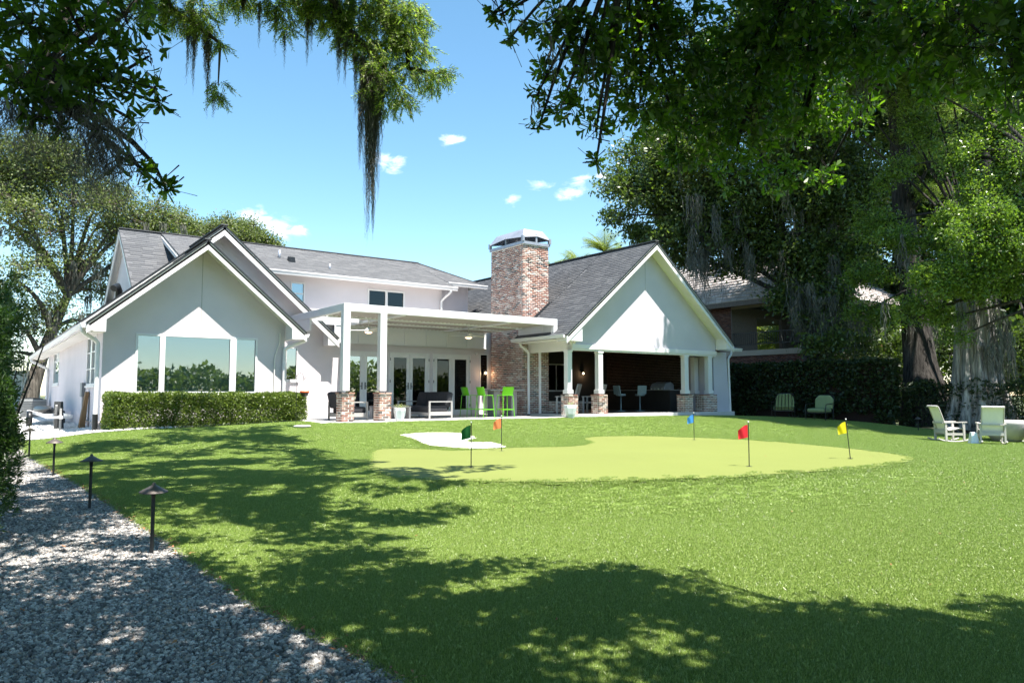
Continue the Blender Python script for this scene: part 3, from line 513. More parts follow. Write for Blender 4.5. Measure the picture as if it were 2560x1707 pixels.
def sheet(name, X, Y, Z, mat, kind='structure'):
    """structured grid of (rows, cols)"""
    r, c = X.shape
    V = np.stack([X, Y, Z], -1).reshape(-1, 3).astype(np.float32)
    i = (np.arange(r - 1)[:, None] * c + np.arange(c - 1)[None]).reshape(-1)
    F = np.stack([i, i + 1, i + c + 1, i + c], -1).astype(np.int32)
    me = bpy.data.meshes.new(name)
    me.vertices.add(len(V)); me.vertices.foreach_set('co', V.reshape(-1))
    me.loops.add(F.size); me.loops.foreach_set('vertex_index', F.reshape(-1))
    me.polygons.add(len(F)); me.polygons.foreach_set('loop_start', np.arange(0, F.size, 4, dtype=np.int32)); me.polygons.foreach_set('loop_total', np.full(len(F), 4, dtype=np.int32))
    me.polygons.foreach_set('use_smooth', np.ones(len(F), bool))
    me.materials.append(mat); me.update(calc_edges=True)
    o = bpy.data.objects.new(name, me); col.objects.link(o)
    if kind: o['kind'] = kind
    return o

def turf_mat(name, cols, scale=120, bump=.25, big=.07, rough=.75):
    m, nt, p, N, L = new_mat(name)
    tc = N('ShaderNodeTexCoord')
    n1 = N('ShaderNodeTexNoise'); n1.inputs['Scale'].default_value = scale; n1.inputs['Detail'].default_value = 3
    L(tc.outputs['Object'], n1.inputs['Vector'])
    ra = N('ShaderNodeValToRGB'); el = ra.color_ramp.elements
    el[0].position = .3; el[0].color = c4(cols[0]); el[1].position = .7; el[1].color = c4(cols[2])
    e = el.new(.5); e.color = c4(cols[1])
    L(n1.outputs['Fac'], ra.inputs[0])
    n2 = N('ShaderNodeTexNoise'); n2.inputs['Scale'].default_value = .45; n2.inputs['Detail'].default_value = 4
    L(tc.outputs['Object'], n2.inputs['Vector'])
    mr = N('ShaderNodeMapRange'); mr.inputs['To Min'].default_value = 1 - big; mr.inputs['To Max'].default_value = 1 + big
    L(n2.outputs['Fac'], mr.inputs['Value'])
    mx = N('ShaderNodeMix'); mx.data_type = 'RGBA'; mx.blend_type = 'MULTIPLY'; mx.inputs[0].default_value = 1
    L(ra.outputs[0], mx.inputs[6]); L(mr.outputs[0], mx.inputs[7]); L(mx.outputs[2], p.inputs['Base Color'])
    b = N('ShaderNodeBump'); b.inputs['Strength'].default_value = bump; b.inputs['Distance'].default_value = .012
    L(n1.outputs['Fac'], b.inputs['Height']); L(b.outputs[0], p.inputs['Normal'])
    p.inputs['Roughness'].default_value = rough; p.inputs['Specular IOR Level'].default_value = .25
    return m
M['turf'] = turf_mat('turf', ((.09, .135, .026), (.125, .185, .036), (.165, .23, .05)))
M['putting'] = turf_mat('putting_turf', ((.14, .163, .04), (.158, .183, .045), (.176, .203, .052)), 160, .4, .09)
M['sand'] = plain('white_sand', (.70, .68, .65), .95, .06, 14, bump=.6, bscale=60)
M['soil'] = plain('soil', (.06, .05, .04), .95, .3, 3, bump=.4)
M['field'] = plain('far_ground', (.07, .085, .035), .95, .2, .3)
M['gravel_base'] = plain('gravel_base', (.18, .17, .16), .95, .4, 45, bump=.8, bscale=45)
M['white_gravel'] = plain('white_gravel', (.66, .64, .62), .95, .18, 45, bump=.8, bscale=45)
M['water'] = plain('lake_water', (.03, .05, .05), .06, .1, .3, bump=.15, bscale=1.2)

# the broad ground
gx = np.r_[np.linspace(-600, -40, 12), np.linspace(-20, 60, 60), np.linspace(80, 600, 12)]
gy = np.r_[np.linspace(-700, -30, 16), np.linspace(-18, 40, 50), np.linspace(50, 700, 14)]
GX, GY = np.meshgrid(gx, gy)
GZ = ground(GX.ravel(), GY.ravel()).reshape(GX.shape) - .25
GZ = np.where(GY < -22, -4.0, GZ)
sheet('ground', GX, GY, GZ, M['field'])
LX, LY = np.meshgrid(np.linspace(-500, 500, 2), np.linspace(-480, -20, 2))
sheet('lake', LX, LY, np.full(LX.shape, -1.75), M['water'])

# lawn
rows = np.r_[np.arange(-4, 2, .5), np.arange(2, 9, .16), np.arange(9, 23.3, .13)]
us = np.linspace(0, 1, 190)
LYg = np.repeat(rows[:, None], len(us), 1)
ex = edge_x(rows)[:, None]
LXg = ex + (28.0 - ex) * us[None] ** 1.15
LZg = ground(LXg.ravel(), LYg.ravel()).reshape(LXg.shape)
def grow(C, d):
    t = np.roll(C, -1, 0) - np.roll(C, 1, 0); t /= np.linalg.norm(t, axis=1, keepdims=True); n_ = np.c_[t[:, 1], -t[:, 0]]
    if in_poly(C[:1, 0] + n_[:1, 0] * .02, C[:1, 1] + n_[:1, 1] * .02, C)[0]: n_ = -n_
    return C + n_ * d
inG = in_poly(LXg, LYg, grow(GREEN_C, .12)); inB0 = in_poly(LXg, LYg, grow(BUNKER_C, .12)); inB = in_poly(LXg, LYg, BUNKER_C)
LZg = LZg + .03
LZg[:, 0] -= .05      # turf edge rolls down to the gravel
LZraw = LZg.copy()
LZg = np.where(inG, np.minimum(LZg, -.55), LZg)
LZg = np.where((LYg > 19.33) & (LXg > 7.62), LZg - .12, LZg)
lawn = sheet('lawn', LXg, LYg, LZg - np.where(inG | inB0, .06, 0), M['turf'])

def fill_poly(name, C, zf, mat):
    bm = bmesh.new()
    vs = [bm.verts.new((x, y, zf(x, y))) for x, y in C]
    bm.faces.new(vs)
    bmesh.ops.triangulate(bm, faces=bm.faces[:])
    bmesh.ops.recalc_face_normals(bm, faces=bm.faces[:])
    for f in bm.faces:
        if f.normal.z < 0: f.normal_flip()
    me = bpy.data.meshes.new(name); bm.to_mesh(me); bm.free(); me.materials.append(mat)
    o = bpy.data.objects.new(name, me); col.objects.link(o); o['kind'] = 'structure'
    return o
fill_poly('putting_green', GREEN_C, lambda x, y: gz(x, y) + .034, M['putting'])
fill_poly('sand_bunker', BUNKER_C, lambda x, y: gz(x, y) + .03, M['sand'])

# gravel path along the left boundary, and the white gravel by the house
grow = np.r_[np.arange(-3, 2, .5), np.arange(2, 24, .2)]
gu = np.linspace(0, 1, 24)
GYp = np.repeat(grow[:, None], len(gu), 1); GXp = -4.0 + (edge_x(grow)[:, None] + .1 + 4.0) * gu[None]
gravel_bed = sheet('gravel_path', GXp, GYp, ground(GXp.ravel(), GYp.ravel()).reshape(GXp.shape) - .005, M['gravel_base'])
wr = np.linspace(0, 1, 30); wc = np.linspace(0, 1, 16)
W0 = np.array([(-3.0, 23.6), (.9, 22.6), (2.0, 21.3), (2.85, 20.62), (5.2, 20.95), (7.7, 20.95)])
W1 = np.array([(-3.0, 46), (2.8, 46), (2.8, 30), (2.9, 22.0), (5.2, 22), (7.7, 22)])
tt = np.linspace(0, 5, 40)
a0 = np.stack([np.interp(tt, range(6), W0[:, k]) for k in (0, 1)], -1); a1 = np.stack([np.interp(tt, range(6), W1[:, k]) for k in (0, 1)], -1)
WX = a0[:, None, 0] + (a1 - a0)[:, None, 0] * wc[None]; WY = a0[:, None, 1] + (a1 - a0)[:, None, 1] * wc[None]
sheet('white_gravel_bed', WX, WY, ground(WX.ravel(), WY.ravel()).reshape(WX.shape) + .055, M['white_gravel'])

# ---- scattered turf blades and gravel stones (geometry nodes, uncountable)
def gn_group(name):
    ng = bpy.data.node_groups.new(name, 'GeometryNodeTree')
    ng.interface.new_socket('Geometry', in_out='INPUT', socket_type='NodeSocketGeometry')
    ng.interface.new_socket('Geometry', in_out='OUTPUT', socket_type='NodeSocketGeometry')
    gi = ng.nodes.new('NodeGroupInput'); go = ng.nodes.new('NodeGroupOutput')
    return ng, gi, go, ng.nodes.new, ng.links.new
def rand_vec(N, lo, hi, seed):
    r = N('FunctionNodeRandomValue'); r.data_type = 'FLOAT_VECTOR'
    r.inputs[0].default_value = lo; r.inputs[1].default_value = hi; r.inputs['Seed'].default_value = seed
    return r.outputs[0]
def rand_f(N, lo, hi, seed):
    r = N('FunctionNodeRandomValue'); r.data_type = 'FLOAT'
    r.inputs[2].default_value = lo; r.inputs[3].default_value = hi; r.inputs['Seed'].default_value = seed
    return r.outputs[1]
def scatter(obj, base_mesh_attr, instance_builder, seed, tilt=0.0):
    ng, gi, go, N, L = gn_group(obj.name + '_scatter')
    at = N('GeometryNodeInputNamedAttribute'); at.data_type = 'FLOAT'; at.inputs['Name'].default_value = base_mesh_attr
    di = N('GeometryNodeDistributePointsOnFaces'); di.distribute_method = 'RANDOM'; di.inputs['Seed'].default_value = seed
    L(gi.outputs[0], di.inputs['Mesh']); L(at.outputs['Attribute'], di.inputs['Density'])
    ins = N('GeometryNodeInstanceOnPoints')
    L(di.outputs['Points'], ins.inputs['Points'])
    instance_builder(N, L, ins)
    L(ins.outputs['Instances'], go.inputs[0])
    md = obj.modifiers.new('scatter', 'NODES'); md.node_group = ng
def set_dens(o, d):
    a = o.data.attributes.new('dens', 'FLOAT', 'POINT'); a.data.foreach_set('value', np.asarray(d, np.float32).ravel())

def blade_mat():
    m, nt, p, N, L = new_mat('turf_blade')
    ge = N('ShaderNodeNewGeometry'); oi = N('ShaderNodeObjectInfo')
    ra = N('ShaderNodeValToRGB'); el = ra.color_ramp.elements
    el[0].position = 0; el[0].color = (.13, .195, .034, 1); el[1].position = 1; el[1].color = (.5, .575, .22, 1)
    for pos, c in ((.3, (.205, .305, .052)), (.6, (.29, .41, .082)), (.88, (.39, .505, .135))):
        e = el.new(pos); e.color = c4(c)
    L(ge.outputs['Random Per Island'], ra.inputs[0])
    L(ra.outputs[0], p.inputs['Base Color'])
    p.inputs['Roughness'].default_value = .3; p.inputs['Specular IOR Level'].default_value = .55
    t = N('ShaderNodeBsdfTranslucent'); L(ra.outputs[0], t.inputs['Color'])
    ms = N('ShaderNodeMixShader'); ms.inputs[0].default_value = .25
    L(p.outputs[0], ms.inputs[1]); L(t.outputs[0], ms.inputs[2]); L(ms.outputs[0], nt.nodes['Material Output'].inputs['Surface'])
    return m
M['blade'] = blade_mat()
M['stone'] = pieces('gravel_stone', [(0, (.27, .26, .25)), (.2, (.17, .165, .165)), (.4, (.36, .345, .33)), (.6, (.115, .112, .112)), (.75, (.47, .45, .43)), (.92, (.29, .24, .2))], .85, .3, 120, bump=.5)
M['stone_white'] = pieces('white_stone', [(0, (.66, .65, .63)), (.3, (.55, .54, .53)), (.6, (.72, .71, .69))], .9, .15, 60)

def grass_instance(n_density, size, depth, rad):
    def f(N, L, ins):
        gr = N('GeometryNodeMeshGrid'); gr.inputs['Size X'].default_value = size; gr.inputs['Size Y'].default_value = size
        gr.inputs['Vertices X'].default_value = 2; gr.inputs['Vertices Y'].default_value = 2
        d2 = N('GeometryNodeDistributePointsOnFaces'); d2.inputs['Density'].default_value = n_density; d2.inputs['Seed'].default_value = 7
        L(gr.outputs[0], d2.inputs['Mesh'])
        co = N('GeometryNodeMeshCone'); co.inputs['Vertices'].default_value = 3; co.inputs['Radius Bottom'].default_value = rad; co.inputs['Radius Top'].default_value = rad * .25; co.inputs['Depth'].default_value = depth
        i2 = N('GeometryNodeInstanceOnPoints'); L(d2.outputs['Points'], i2.inputs['Points']); L(co.outputs[0], i2.inputs['Instance'])
        L(rand_vec(N, (-.8, -.8, 0), (.8, .8, 6.28), 3), i2.inputs['Rotation']); L(rand_vec(N, (.8, .5, .55), (1.2, 1.2, 1.2), 4), i2.inputs['Scale'])
        re = N('GeometryNodeRealizeInstances'); L(i2.outputs[0], re.inputs[0])
        sm = N('GeometryNodeSetMaterial'); sm.inputs['Material'].default_value = M['blade']; L(re.outputs[0], sm.inputs['Geometry'])
        L(sm.outputs[0], ins.inputs['Instance'])
        L(rand_vec(N, (-.06, -.06, 0), (.06, .06, 6.28), 5), ins.inputs['Rotation'])
        L(rand_f(N, .8, 1.2, 6), ins.inputs['Scale'])
    return f
CAMF = np.array([math.sin(R(36)), math.cos(R(36))])
def cam_depth(X, Y): return X * CAMF[0] + Y * CAMF[1]
def cam_side(X, Y): return X * CAMF[1] - Y * CAMF[0]
Dp = cam_depth(LXg, LYg); Sd = cam_side(LXg, LYg)
vis = (Dp > 2.6) & (np.abs(Sd) < Dp * .74 + 1.0)
pad = in_poly(LXg, LYg, (GREEN_C - GREEN_C.mean(0)) * 1.0 + GREEN_C.mean(0)) | inB
dens = np.where(vis & ~pad, np.interp(Dp, [3, 6, 9, 14, 20, 30], [800, 640, 430, 280, 190, 130]), 0)
dens = np.where((LYg > 19.35) & (LXg > 7.7), 0, dens); dens = np.where((LYg > 21) & (LXg > 2.3), 0, dens)
LZraw = np.where((LYg > 19.33) & (LXg > 7.62), LZraw - .12, LZraw)
turf = sheet('turf_grass', LXg, LYg, LZraw - .004, M['turf'], kind='stuff')
set_dens(turf, dens)
scatter(turf, 'dens', grass_instance(3600, .16, .022, .0018), 21)
tag(turf, 'short bright green artificial grass blades covering the lawn', 'grass')

def stone_instance(r0, r1, mat):
    def f(N, L, ins):
        joins = N('GeometryNodeJoinGeometry')
        for k in range(5):
            ic = N('GeometryNodeMeshIcoSphere'); ic.inputs['Radius'].default_value = .5; ic.inputs['Subdivisions'].default_value = 2
            no = N('ShaderNodeTexNoise'); no.noise_dimensions = '4D'; no.inputs['W'].default_value = k * 3.7; no.inputs['Scale'].default_value = 1.7; no.inputs['Detail'].default_value = 1
            sb = N('ShaderNodeVectorMath'); sb.operation = 'SUBTRACT'; sb.inputs[1].default_value = (.5, .5, .5); L(no.outputs['Color'], sb.inputs[0])
            sc = N('ShaderNodeVectorMath'); sc.operation = 'SCALE'; sc.inputs['Scale'].default_value = 1.15; L(sb.outputs[0], sc.inputs[0])
            sp = N('GeometryNodeSetPosition'); L(ic.outputs[0], sp.inputs['Geometry']); L(sc.outputs[0], sp.inputs['Offset'])
            sm = N('GeometryNodeSetMaterial'); sm.inputs['Material'].default_value = mat; L(sp.outputs[0], sm.inputs['Geometry'])
            gt = N('GeometryNodeGeometryToInstance'); L(sm.outputs[0], gt.inputs[0]); L(gt.outputs[0], joins.inputs[0])
        L(joins.outputs[0], ins.inputs['Instance'])
        ins.inputs['Pick Instance'].default_value = True
        L(rand_vec(N, (0, 0, 0), (6.28, 6.28, 6.28), 5), ins.inputs['Rotation'])
        L(rand_vec(N, (r0, r0, r0 * .7), (r1, r1, r1 * .8), 6), ins.inputs['Scale'])
    return f
Dg = cam_depth(GXp, GYp); Sg = cam_side(GXp, GYp)
visg = (Dg > 2.6) & (np.abs(Sg) < Dg * .74 + .8)
stones = sheet('gravel', GXp, GYp, ground(GXp.ravel(), GYp.ravel()).reshape(GXp.shape) + .002, M['gravel_base'], kind='stuff')
set_dens(stones, np.where(visg, np.interp(Dg, [3, 6, 10, 16], [3200, 2800, 2000, 1200]), 0))
scatter(stones, 'dens', stone_instance(.018, .042, M['stone']), 5)
tag(stones, 'loose grey granite gravel filling the path along the left edge', 'gravel')
wst = sheet('white_pebbles', WX, WY, ground(WX.ravel(), WY.ravel()).reshape(WX.shape) + .06, M['white_gravel'], kind='stuff')
set_dens(wst, np.full(WX.shape, 500.))
scatter(wst, 'dens', stone_instance(.03, .06, M['stone_white']), 9)
tag(wst, 'bright white pebbles on the side yard by the house', 'pebbles')

# dry leaves caught along the turf edge
M['dry'] = leaf_mat('dry_leaf', (.20, .075, .03), (.38, .2, .09), .2, (1.2, 1, .8), rough=.7)
def ground_leaves(name, label, pts_xy, lift=.03, size=(.03, .06)):
    n = len(pts_xy); P = np.c_[pts_xy, ground(pts_xy[:, 0], pts_xy[:, 1]) + lift]
    a = rng.uniform(0, 6.28, n); d = np.c_[np.cos(a), np.sin(a), rng.uniform(-.4, .4, n)]; s = np.c_[-np.sin(a), np.cos(a), rng.uniform(-.4, .4, n)]
    l = rng.uniform(*size, n)[:, None]; w = l * .38
    V = np.stack([P - d * l * .5, P - d * l * .1 + s * w * .5, P + d * l * .5, P - d * l * .1 - s * w * .5], 1)
    o = link_mesh(name, quad_mesh(name, V, 4, M['dry']), kind='stuff'); tag(o, label, 'leaves'); return o
ys = rng.uniform(3.2, 16, 260); e = np.c_[edge_x(ys) + rng.normal(-.03, .05, 260), ys]
g2 = np.c_[rng.uniform(-1.6, 1.5, 130), rng.uniform(2.6, 9, 130)]
ground_leaves('fallen_leaves', 'dry brown leaves caught along the turf edge and on the gravel', np.r_[e, g2], .045)
lx = rng.uniform(2.5, 16, 60); ly = rng.uniform(2.5, 9, 60)
ground_leaves('lawn_litter', 'few dry leaves lying scattered on the lawn', np.c_[lx, ly], .062, (.02, .045))

# ------------------------------------------------------------------ the house
house = empty('house', (10, 24, 0), label='pale stucco house with grey shingle gables, brick chimney and open porch', cat='house')

def wall_y(mb, y0, y1, x0, x1, z0, z1, ops=()):
    xs = sorted({x0, x1, *[o[0] for o in ops], *[o[1] for o in ops]}); zs = sorted({z0, z1, *[o[2] for o in ops], *[o[3] for o in ops]})
    for a, b in zip(xs, xs[1:]):
        run = None
        for c, d in zip(zs, zs[1:]):
            hole = any(o[0] < (a + b) / 2 < o[1] and o[2] < (c + d) / 2 < o[3] for o in ops)
            if not hole:
                run = (run[0], d) if run else (c, d)
            if hole or d == zs[-1]:
                if run: mb.box(a, b, y0, y1, run[0], run[1])
                run = None
def wall_x(mb, x0, x1, y0, y1, z0, z1, ops=()):
    t = MB(); wall_y(t, x0, x1, y0, y1, z0, z1, ops)
    mb.add([(p[1], p[0], p[2]) for p in t.v], [tuple(reversed(f)) for f in t.f])

def window_y(x0, x1, z0, z1, y, splits=(), fw=.055, glass='glass', parent=None, name='window', rails=(), depth=.09, sill=True, label=None):
    """window facing -Y; frame stands 2 cm proud of the wall plane y"""
    m = MB(); yf, yb = y - .02, y + depth
    m.box(x0, x1, yf, yb, z1 - fw, z1); m.box(x0, x1, yf, yb, z0, z0 + fw)
    m.box(x0, x0 + fw, yf, yb, z0 + fw, z1 - fw); m.box(x1 - fw, x1, yf, yb, z0 + fw, z1 - fw)
    w = m.build(name, M['frame'], parent or house, bevel=.004, label=label)
    edges = [x0 + fw]
    for a, b in splits:
        MB().box(a, b, yf + .004, yb - .003, z0 + fw, z1 - fw).build('mullion', M['frame'], w, bevel=.004); edges += [a, b]
    edges.append(x1 - fw)
    for a, b in zip(edges[::2], edges[1::2]):
        MB().box(a, b, y + .025, y + .031, z0 + fw, z1 - fw).build('pane', M[glass], w)
        for r in rails: MB().box(a, b, yf + .012, yb - .02, r - .02, r + .02).build('rail', M['frame'], w)
    if sill: MB().box(x0 - .04, x1 + .04, y - .05, y + .02, z0 - .05, z0 - .003).build('sill', M['trim'], w, bevel=.004)
    return w
def window_x(y0, y1, z0, z1, x, splits=(), fw=.055, glass='glass', rails=()):
    m = MB(); xf, xb = x - .02, x + .09
    m.box(xf, xb, y0, y1, z1 - fw, z1); m.box(xf, xb, y0, y1, z0, z0 + fw); m.box(xf, xb, y0, y0 + fw, z0 + fw, z1 - fw); m.box(xf, xb, y1 - fw, y1, z0 + fw, z1 - fw)
    w = m.build('window', M['frame'], house, bevel=.004)
    edges = [y0 + fw]
    for a, b in splits:
        MB().box(xf + .004, xb - .003, a, b, z0 + fw, z1 - fw).build('mullion', M['frame'], w); edges += [a, b]
    edges.append(y1 - fw)
    for a, b in zip(edges[::2], edges[1::2]):
        MB().box(x + .025, x + .031, a, b, z0 + fw, z1 - fw).build('pane', M[glass], w)
        for r in rails: MB().box(xf + .012, xb - .02, a, b, r - .015, r + .015).build('rail', M['frame'], w)
    MB().box(x - .05, x + .02, y0 - .04, y1 + .04, z0 - .05, z0 - .003).build('sill', M['trim'], w)
    return w

def shingle_pieces(A, B, C, D, e=.14, tw=.31, lift=.009):
    """tabs on the slope with eave A-B and ridge D-C"""
    A, B, C, D = [np.array(p, float) for p in (A, B, C, D)]
    nrm = np.cross(B - A, D - A); nrm /= np.linalg.norm(nrm)
    if nrm[2] < 0: nrm = -nrm
    vl = np.linalg.norm(D - A); n = max(1, int(round(vl / e))); V = []
    for i in range(n):
        v0, v1 = i / n, min(1.0, (i + 1.12) / n)
        P0, Q0 = A + (D - A) * v0, B + (C - B) * v0; P1, Q1 = A + (D - A) * v1, B + (C - B) * v1
        ln = np.linalg.norm(Q0 - P0); k = max(1, int(ln / tw)); off = rng.uniform(-.5, .5)
        us = np.clip((np.arange(k + 2) + off) / k, 0, 1)
        for a, b in zip(us, us[1:]):
            if b - a < .15 / k: continue
            g = .003 / max(ln, .1); h = lift * rng.uniform(.8, 1.7)
            lo_a, lo_b = P0 + (Q0 - P0) * (a + g), P0 + (Q0 - P0) * (b - g); hi_a, hi_b = P1 + (Q1 - P1) * (a + g), P1 + (Q1 - P1) * (b - g)
            jog = (D - A) / vl * rng.uniform(-.012, .012)
            V.append([lo_a + jog, lo_b + jog, lo_b + jog + nrm * h, lo_a + jog + nrm * h, hi_b + nrm * .004, hi_a + nrm * .004])
    return V
def slope(A, B, C, D, parent_list, thick=.11, roof=None, shingles=True, e=.14):
    A, B, C, D = [Vector(p) for p in (A, B, C, D)]
    nrm = (B - A).cross(D - A).normalized()
    if nrm.z < 0: nrm = -nrm
    r = MB().prism([A, B, C, D], -nrm * .03).build('roof', M['shingle'], house)
    off = nrm * .0305
    MB().prism([A - off, B - off, C - off, D - off], -nrm * (thick - .03)).build('soffit_board', M['soffit'], r)
    if shingles:
        sh = link_mesh('shingles', indexed_mesh('shingles', shingle_pieces(A, B, C, D, e), [(0, 1, 2, 3), (3, 2, 4, 5)], M['shingle']), r, kind='stuff')
    ed = MB()
    for p, q in ((A, B), (A, D), (B, C)):
        ed.bar(p - nrm * .012, q - nrm * .012, .02, .045, nrm)
    ed.build('drip_edge', M['flash'], r)
    return r

def rake_y(x0, z0, x1, z1, y, h=.2, t=.045):
    """white rake board on a gable end facing -Y, from (x0,z0) to (x1,z1) under the roof line"""
    d = .075
    m = MB(); m.prism([(x0, y, z0 - d), (x1, y, z1 - d), (x1, y, z1 - d - h), (x0, y, z0 - d - h)], (0, t, 0))
    return m.build('rake_board', M['trim'], house)

PT = .86
def zG1(x): return 5.06 - PT * abs(x - 5.12)
def zG2(x): return 6.05 - (.846 if x < 6.17 else .875) * abs(x - 6.17)
def zW(x): return 6.47 - .834 * abs(x - 20.45)

# --- left gable wing, wide gable behind it and the back wall with the garden doors
w = MB()
wall_y(w, 22.0, 22.2, 2.7, 7.53, -.4, 2.6, [(3.48, 6.72, .79, 2.42)])
w.prism([(2.7, 22.0, 2.6), (7.53, 22.0, 2.6), (7.53, 22.0, zG1(7.53) - .13), (5.12, 22.0, zG1(5.12) - .13), (2.7, 22.0, zG1(2.7) - .13)], (0, .2, 0))
w.build('wall', M['stucco'], house, label='gable end wall of the left wing')
w = MB(); wall_x(w, 2.7, 2.9, 22.2, 38.2, -.4, 2.75, [(23.1, 25.1, 1.02, 2.45), (34.0, 36.4, 1.15, 2.5)])
w.build('wall', M['stucco'], house, label='long side wall of the left wing')
w = MB(); wall_x(w, 2.95, 3.15, 38.2, 43, -.4, 2.75, [(40, 41, 1.6, 2.55)]); w.box(2.7, 2.95, 38.2, 38.4, -.4, 2.75)
w.build('wall', M['stucco'], house)
w = MB(); wall_x(w, 7.33, 7.53, 22.2, 24.3, -.4, 2.6); w.build('wall', M['stucco'], house)
w = MB()
wall_y(w, 24.3, 24.5, 7.35, 17.7, -.2, 2.6, [(8.34, 8.77, 1.22, 2.35), (10.32, 12.0, .03, 2.3), (12.16, 13.82, .03, 2.3), (13.97, 15.65, .03, 2.3), (16.08, 16.48, .96, 2.36)])
w.prism([(2.9, 24.3, 2.6), (9.62, 24.3, 2.6), (9.62, 24.3, zG2(9.62) - .13), (6.17, 24.3, zG2(6.17) - .13), (2.9, 24.3, zG2(2.9) - .13)], (0, .2, 0))
w.box(9.62, 17.7, 24.3, 24.5, 2.6, 3.2)
w.build('wall', M['stucco'], house, label='back wall with the garden doors')
# control joints in the stucco
for x, y, za, zb in ((5.13, 22.0, 2.47, 4.85), (20.4, 19.5, 2.55, 6.2)):
    MB().box(x - .008, x + .008, y - .004, y + .02, za, zb).build('control_joint', plain('joint', (.35, .34, .33), .9), house)
MB().box(2.66, 7.57, 21.93, 21.999, -.4, .07).build('plinth', M['stucco'], house, bevel=.01)

# windows and doors
window_y(3.48, 6.72, .79, 2.42, 22.0, [(4.08, 4.22), (5.94, 6.12)], .06, 'glass', sill=False, label='wide three part picture window')
MB().box(3.5, 6.7, 22.06, 22.066, .8, 2.41).build('window_shade', M['shade'], house)
window_y(8.34, 8.77, 1.22, 2.35, 24.3, (), .05, 'glass_blue')
window_x(23.1, 25.1, 1.02, 2.45, 2.7, [(24.02, 24.18)], .06, 'glass_blue', rails=(1.5, 1.97))
window_x(34.0, 36.4, 1.15, 2.5, 2.7, (), .08, 'glass_blue', rails=(2.1,))
window_x(40, 41, 1.6, 2.55, 2.95, (), .08, 'glass_blue')
def french_door(x0, x1, glass, handles=True, label=None):
    y = 24.3; xm = (x0 + x1) / 2; fw = .06
    m = MB(); m.box(x0, x1, y - .02, y + .1, 2.24, 2.3); m.box(x0, x0 + fw, y - .02, y + .1, .03, 2.24); m.box(x1 - fw, x1, y - .02, y + .1, .03, 2.24); m.box(x0, x1, y - .02, y + .1, .0, .03)
    d = m.build('door', M['frame'], house, bevel=.004, label=label)
    for a, b in ((x0 + fw, xm - .003), (xm + .003, x1 - fw)):
        m = MB(); m.box(a, b, y, y + .06, .035, .19); m.box(a, b, y, y + .06, 2.11, 2.238); m.box(a, a + .125, y, y + .06, .19, 2.11); m.box(b - .125, b, y, y + .06, .19, 2.11)
        m.build('door_leaf', M['frame'], d, bevel=.004)
        MB().box(a + .125, b - .125, y + .02, y + .028, .19, 2.11).build('pane', M[glass], d)
    if handles:
        for s in (-1, 1):
            m = MB(); m.box(xm + s * .06 - .018, xm + s * .06 + .018, y - .012, y, .95, 1.2); m.bar((xm + s * .06, y - .03, 1.06), (xm + s * .06 + s * .1, y - .03, 1.06), .018); m.bar((xm + s * .06, y, 1.06), (xm + s * .06, y - .035, 1.06), .015)
            m.build('handle', M['black_metal'], d)
    for s in (x0 + .03, x1 - .03):
        for z in (.3, 1.2, 2.0): MB().box(s - .012, s + .012, y - .03, y - .02, z, z + .1).build('hinge', M['black_metal'], d)
french_door(10.32, 12.0, 'glass_blue', True, 'left pair of glazed garden doors')
french_door(12.16, 13.82, 'glass_dark', True, 'middle pair of glazed garden doors')
french_door(13.97, 15.65, 'glass_dark', False, 'right pair of glazed garden doors')
window_y(16.08, 16.48, .96, 2.36, 24.3, (), .04, 'glass_dark', sill=False)

# rooms behind the glass
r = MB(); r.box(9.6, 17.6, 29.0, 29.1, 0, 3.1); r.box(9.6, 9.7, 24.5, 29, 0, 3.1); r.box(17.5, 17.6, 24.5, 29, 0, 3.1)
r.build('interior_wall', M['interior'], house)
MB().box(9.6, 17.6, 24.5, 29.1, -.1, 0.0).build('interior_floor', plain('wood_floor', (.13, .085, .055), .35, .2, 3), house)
MB().box(9.6, 17.7, 24.31, 29.2, 3.2, 3.3).build('flat_roof', M['concrete'], house)

# roofs of the left wing
slope((2.25, 23.85, zG1(2.25)), (2.25, 21.39, zG1(2.25)), (5.12, 21.39, 5.06), (5.12, 23.85, 5.06), None)
slope((2.25, 42.6, zG2(2.25)), (2.25, 23.8, zG2(2.25)), (6.17, 23.8, 6.05), (6.17, 42.6, 6.05), None)
slope((7.98, 21.39, zG1(7.98)), (7.98, 24.3, zG1(7.98)), (5.12, 24.3, 5.06), (5.12, 21.39, 5.06), None)
slope((10.02, 23.8, zG2(10.02)), (10.02, 26.6, zG2(10.02)), (6.17, 26.6, 6.05), (6.17, 23.8, 6.05), None)
rake_y(2.25, zG1(2.25), 5.12, 5.06, 21.39); rake_y(7.98, zG1(7.98), 5.12, 5.06, 21.39)
rake_y(4.7, zG2(4.7), 6.17, 6.05, 23.8, .24); rake_y(10.02, zG2(10.02), 6.17, 6.05, 23.8, .24)
# boxed eave returns
for xa, xb, y0, y1, zt in ((2.28, 2.69, 21.392, 21.99, 2.62), (7.54, 7.97, 21.392, 21.99, 2.62), (9.63, 10.0, 23.82, 24.29, 2.65), (16.08, 16.74, 18.95, 19.49, 2.8), (24.43, 24.86, 18.95, 19.49, 2.8)):
    outer = xa if xa in (2.28, 16.08) else xb; inner = xb if outer == xa else xa
    rise = abs(inner - outer) * .85
    MB().prism([(outer, y0, zt - .22), (inner, y0, zt - .22), (inner, y0, zt + rise - .1), (outer, y0, zt - .1)], (0, y1 - y0, 0)).build('eave_return', M['trim'], house)
# soffit under the long side eave
MB().box(2.27, 2.699, 22.0, 42.6, 2.44, 2.47).build('soffit', M['soffit'], house)

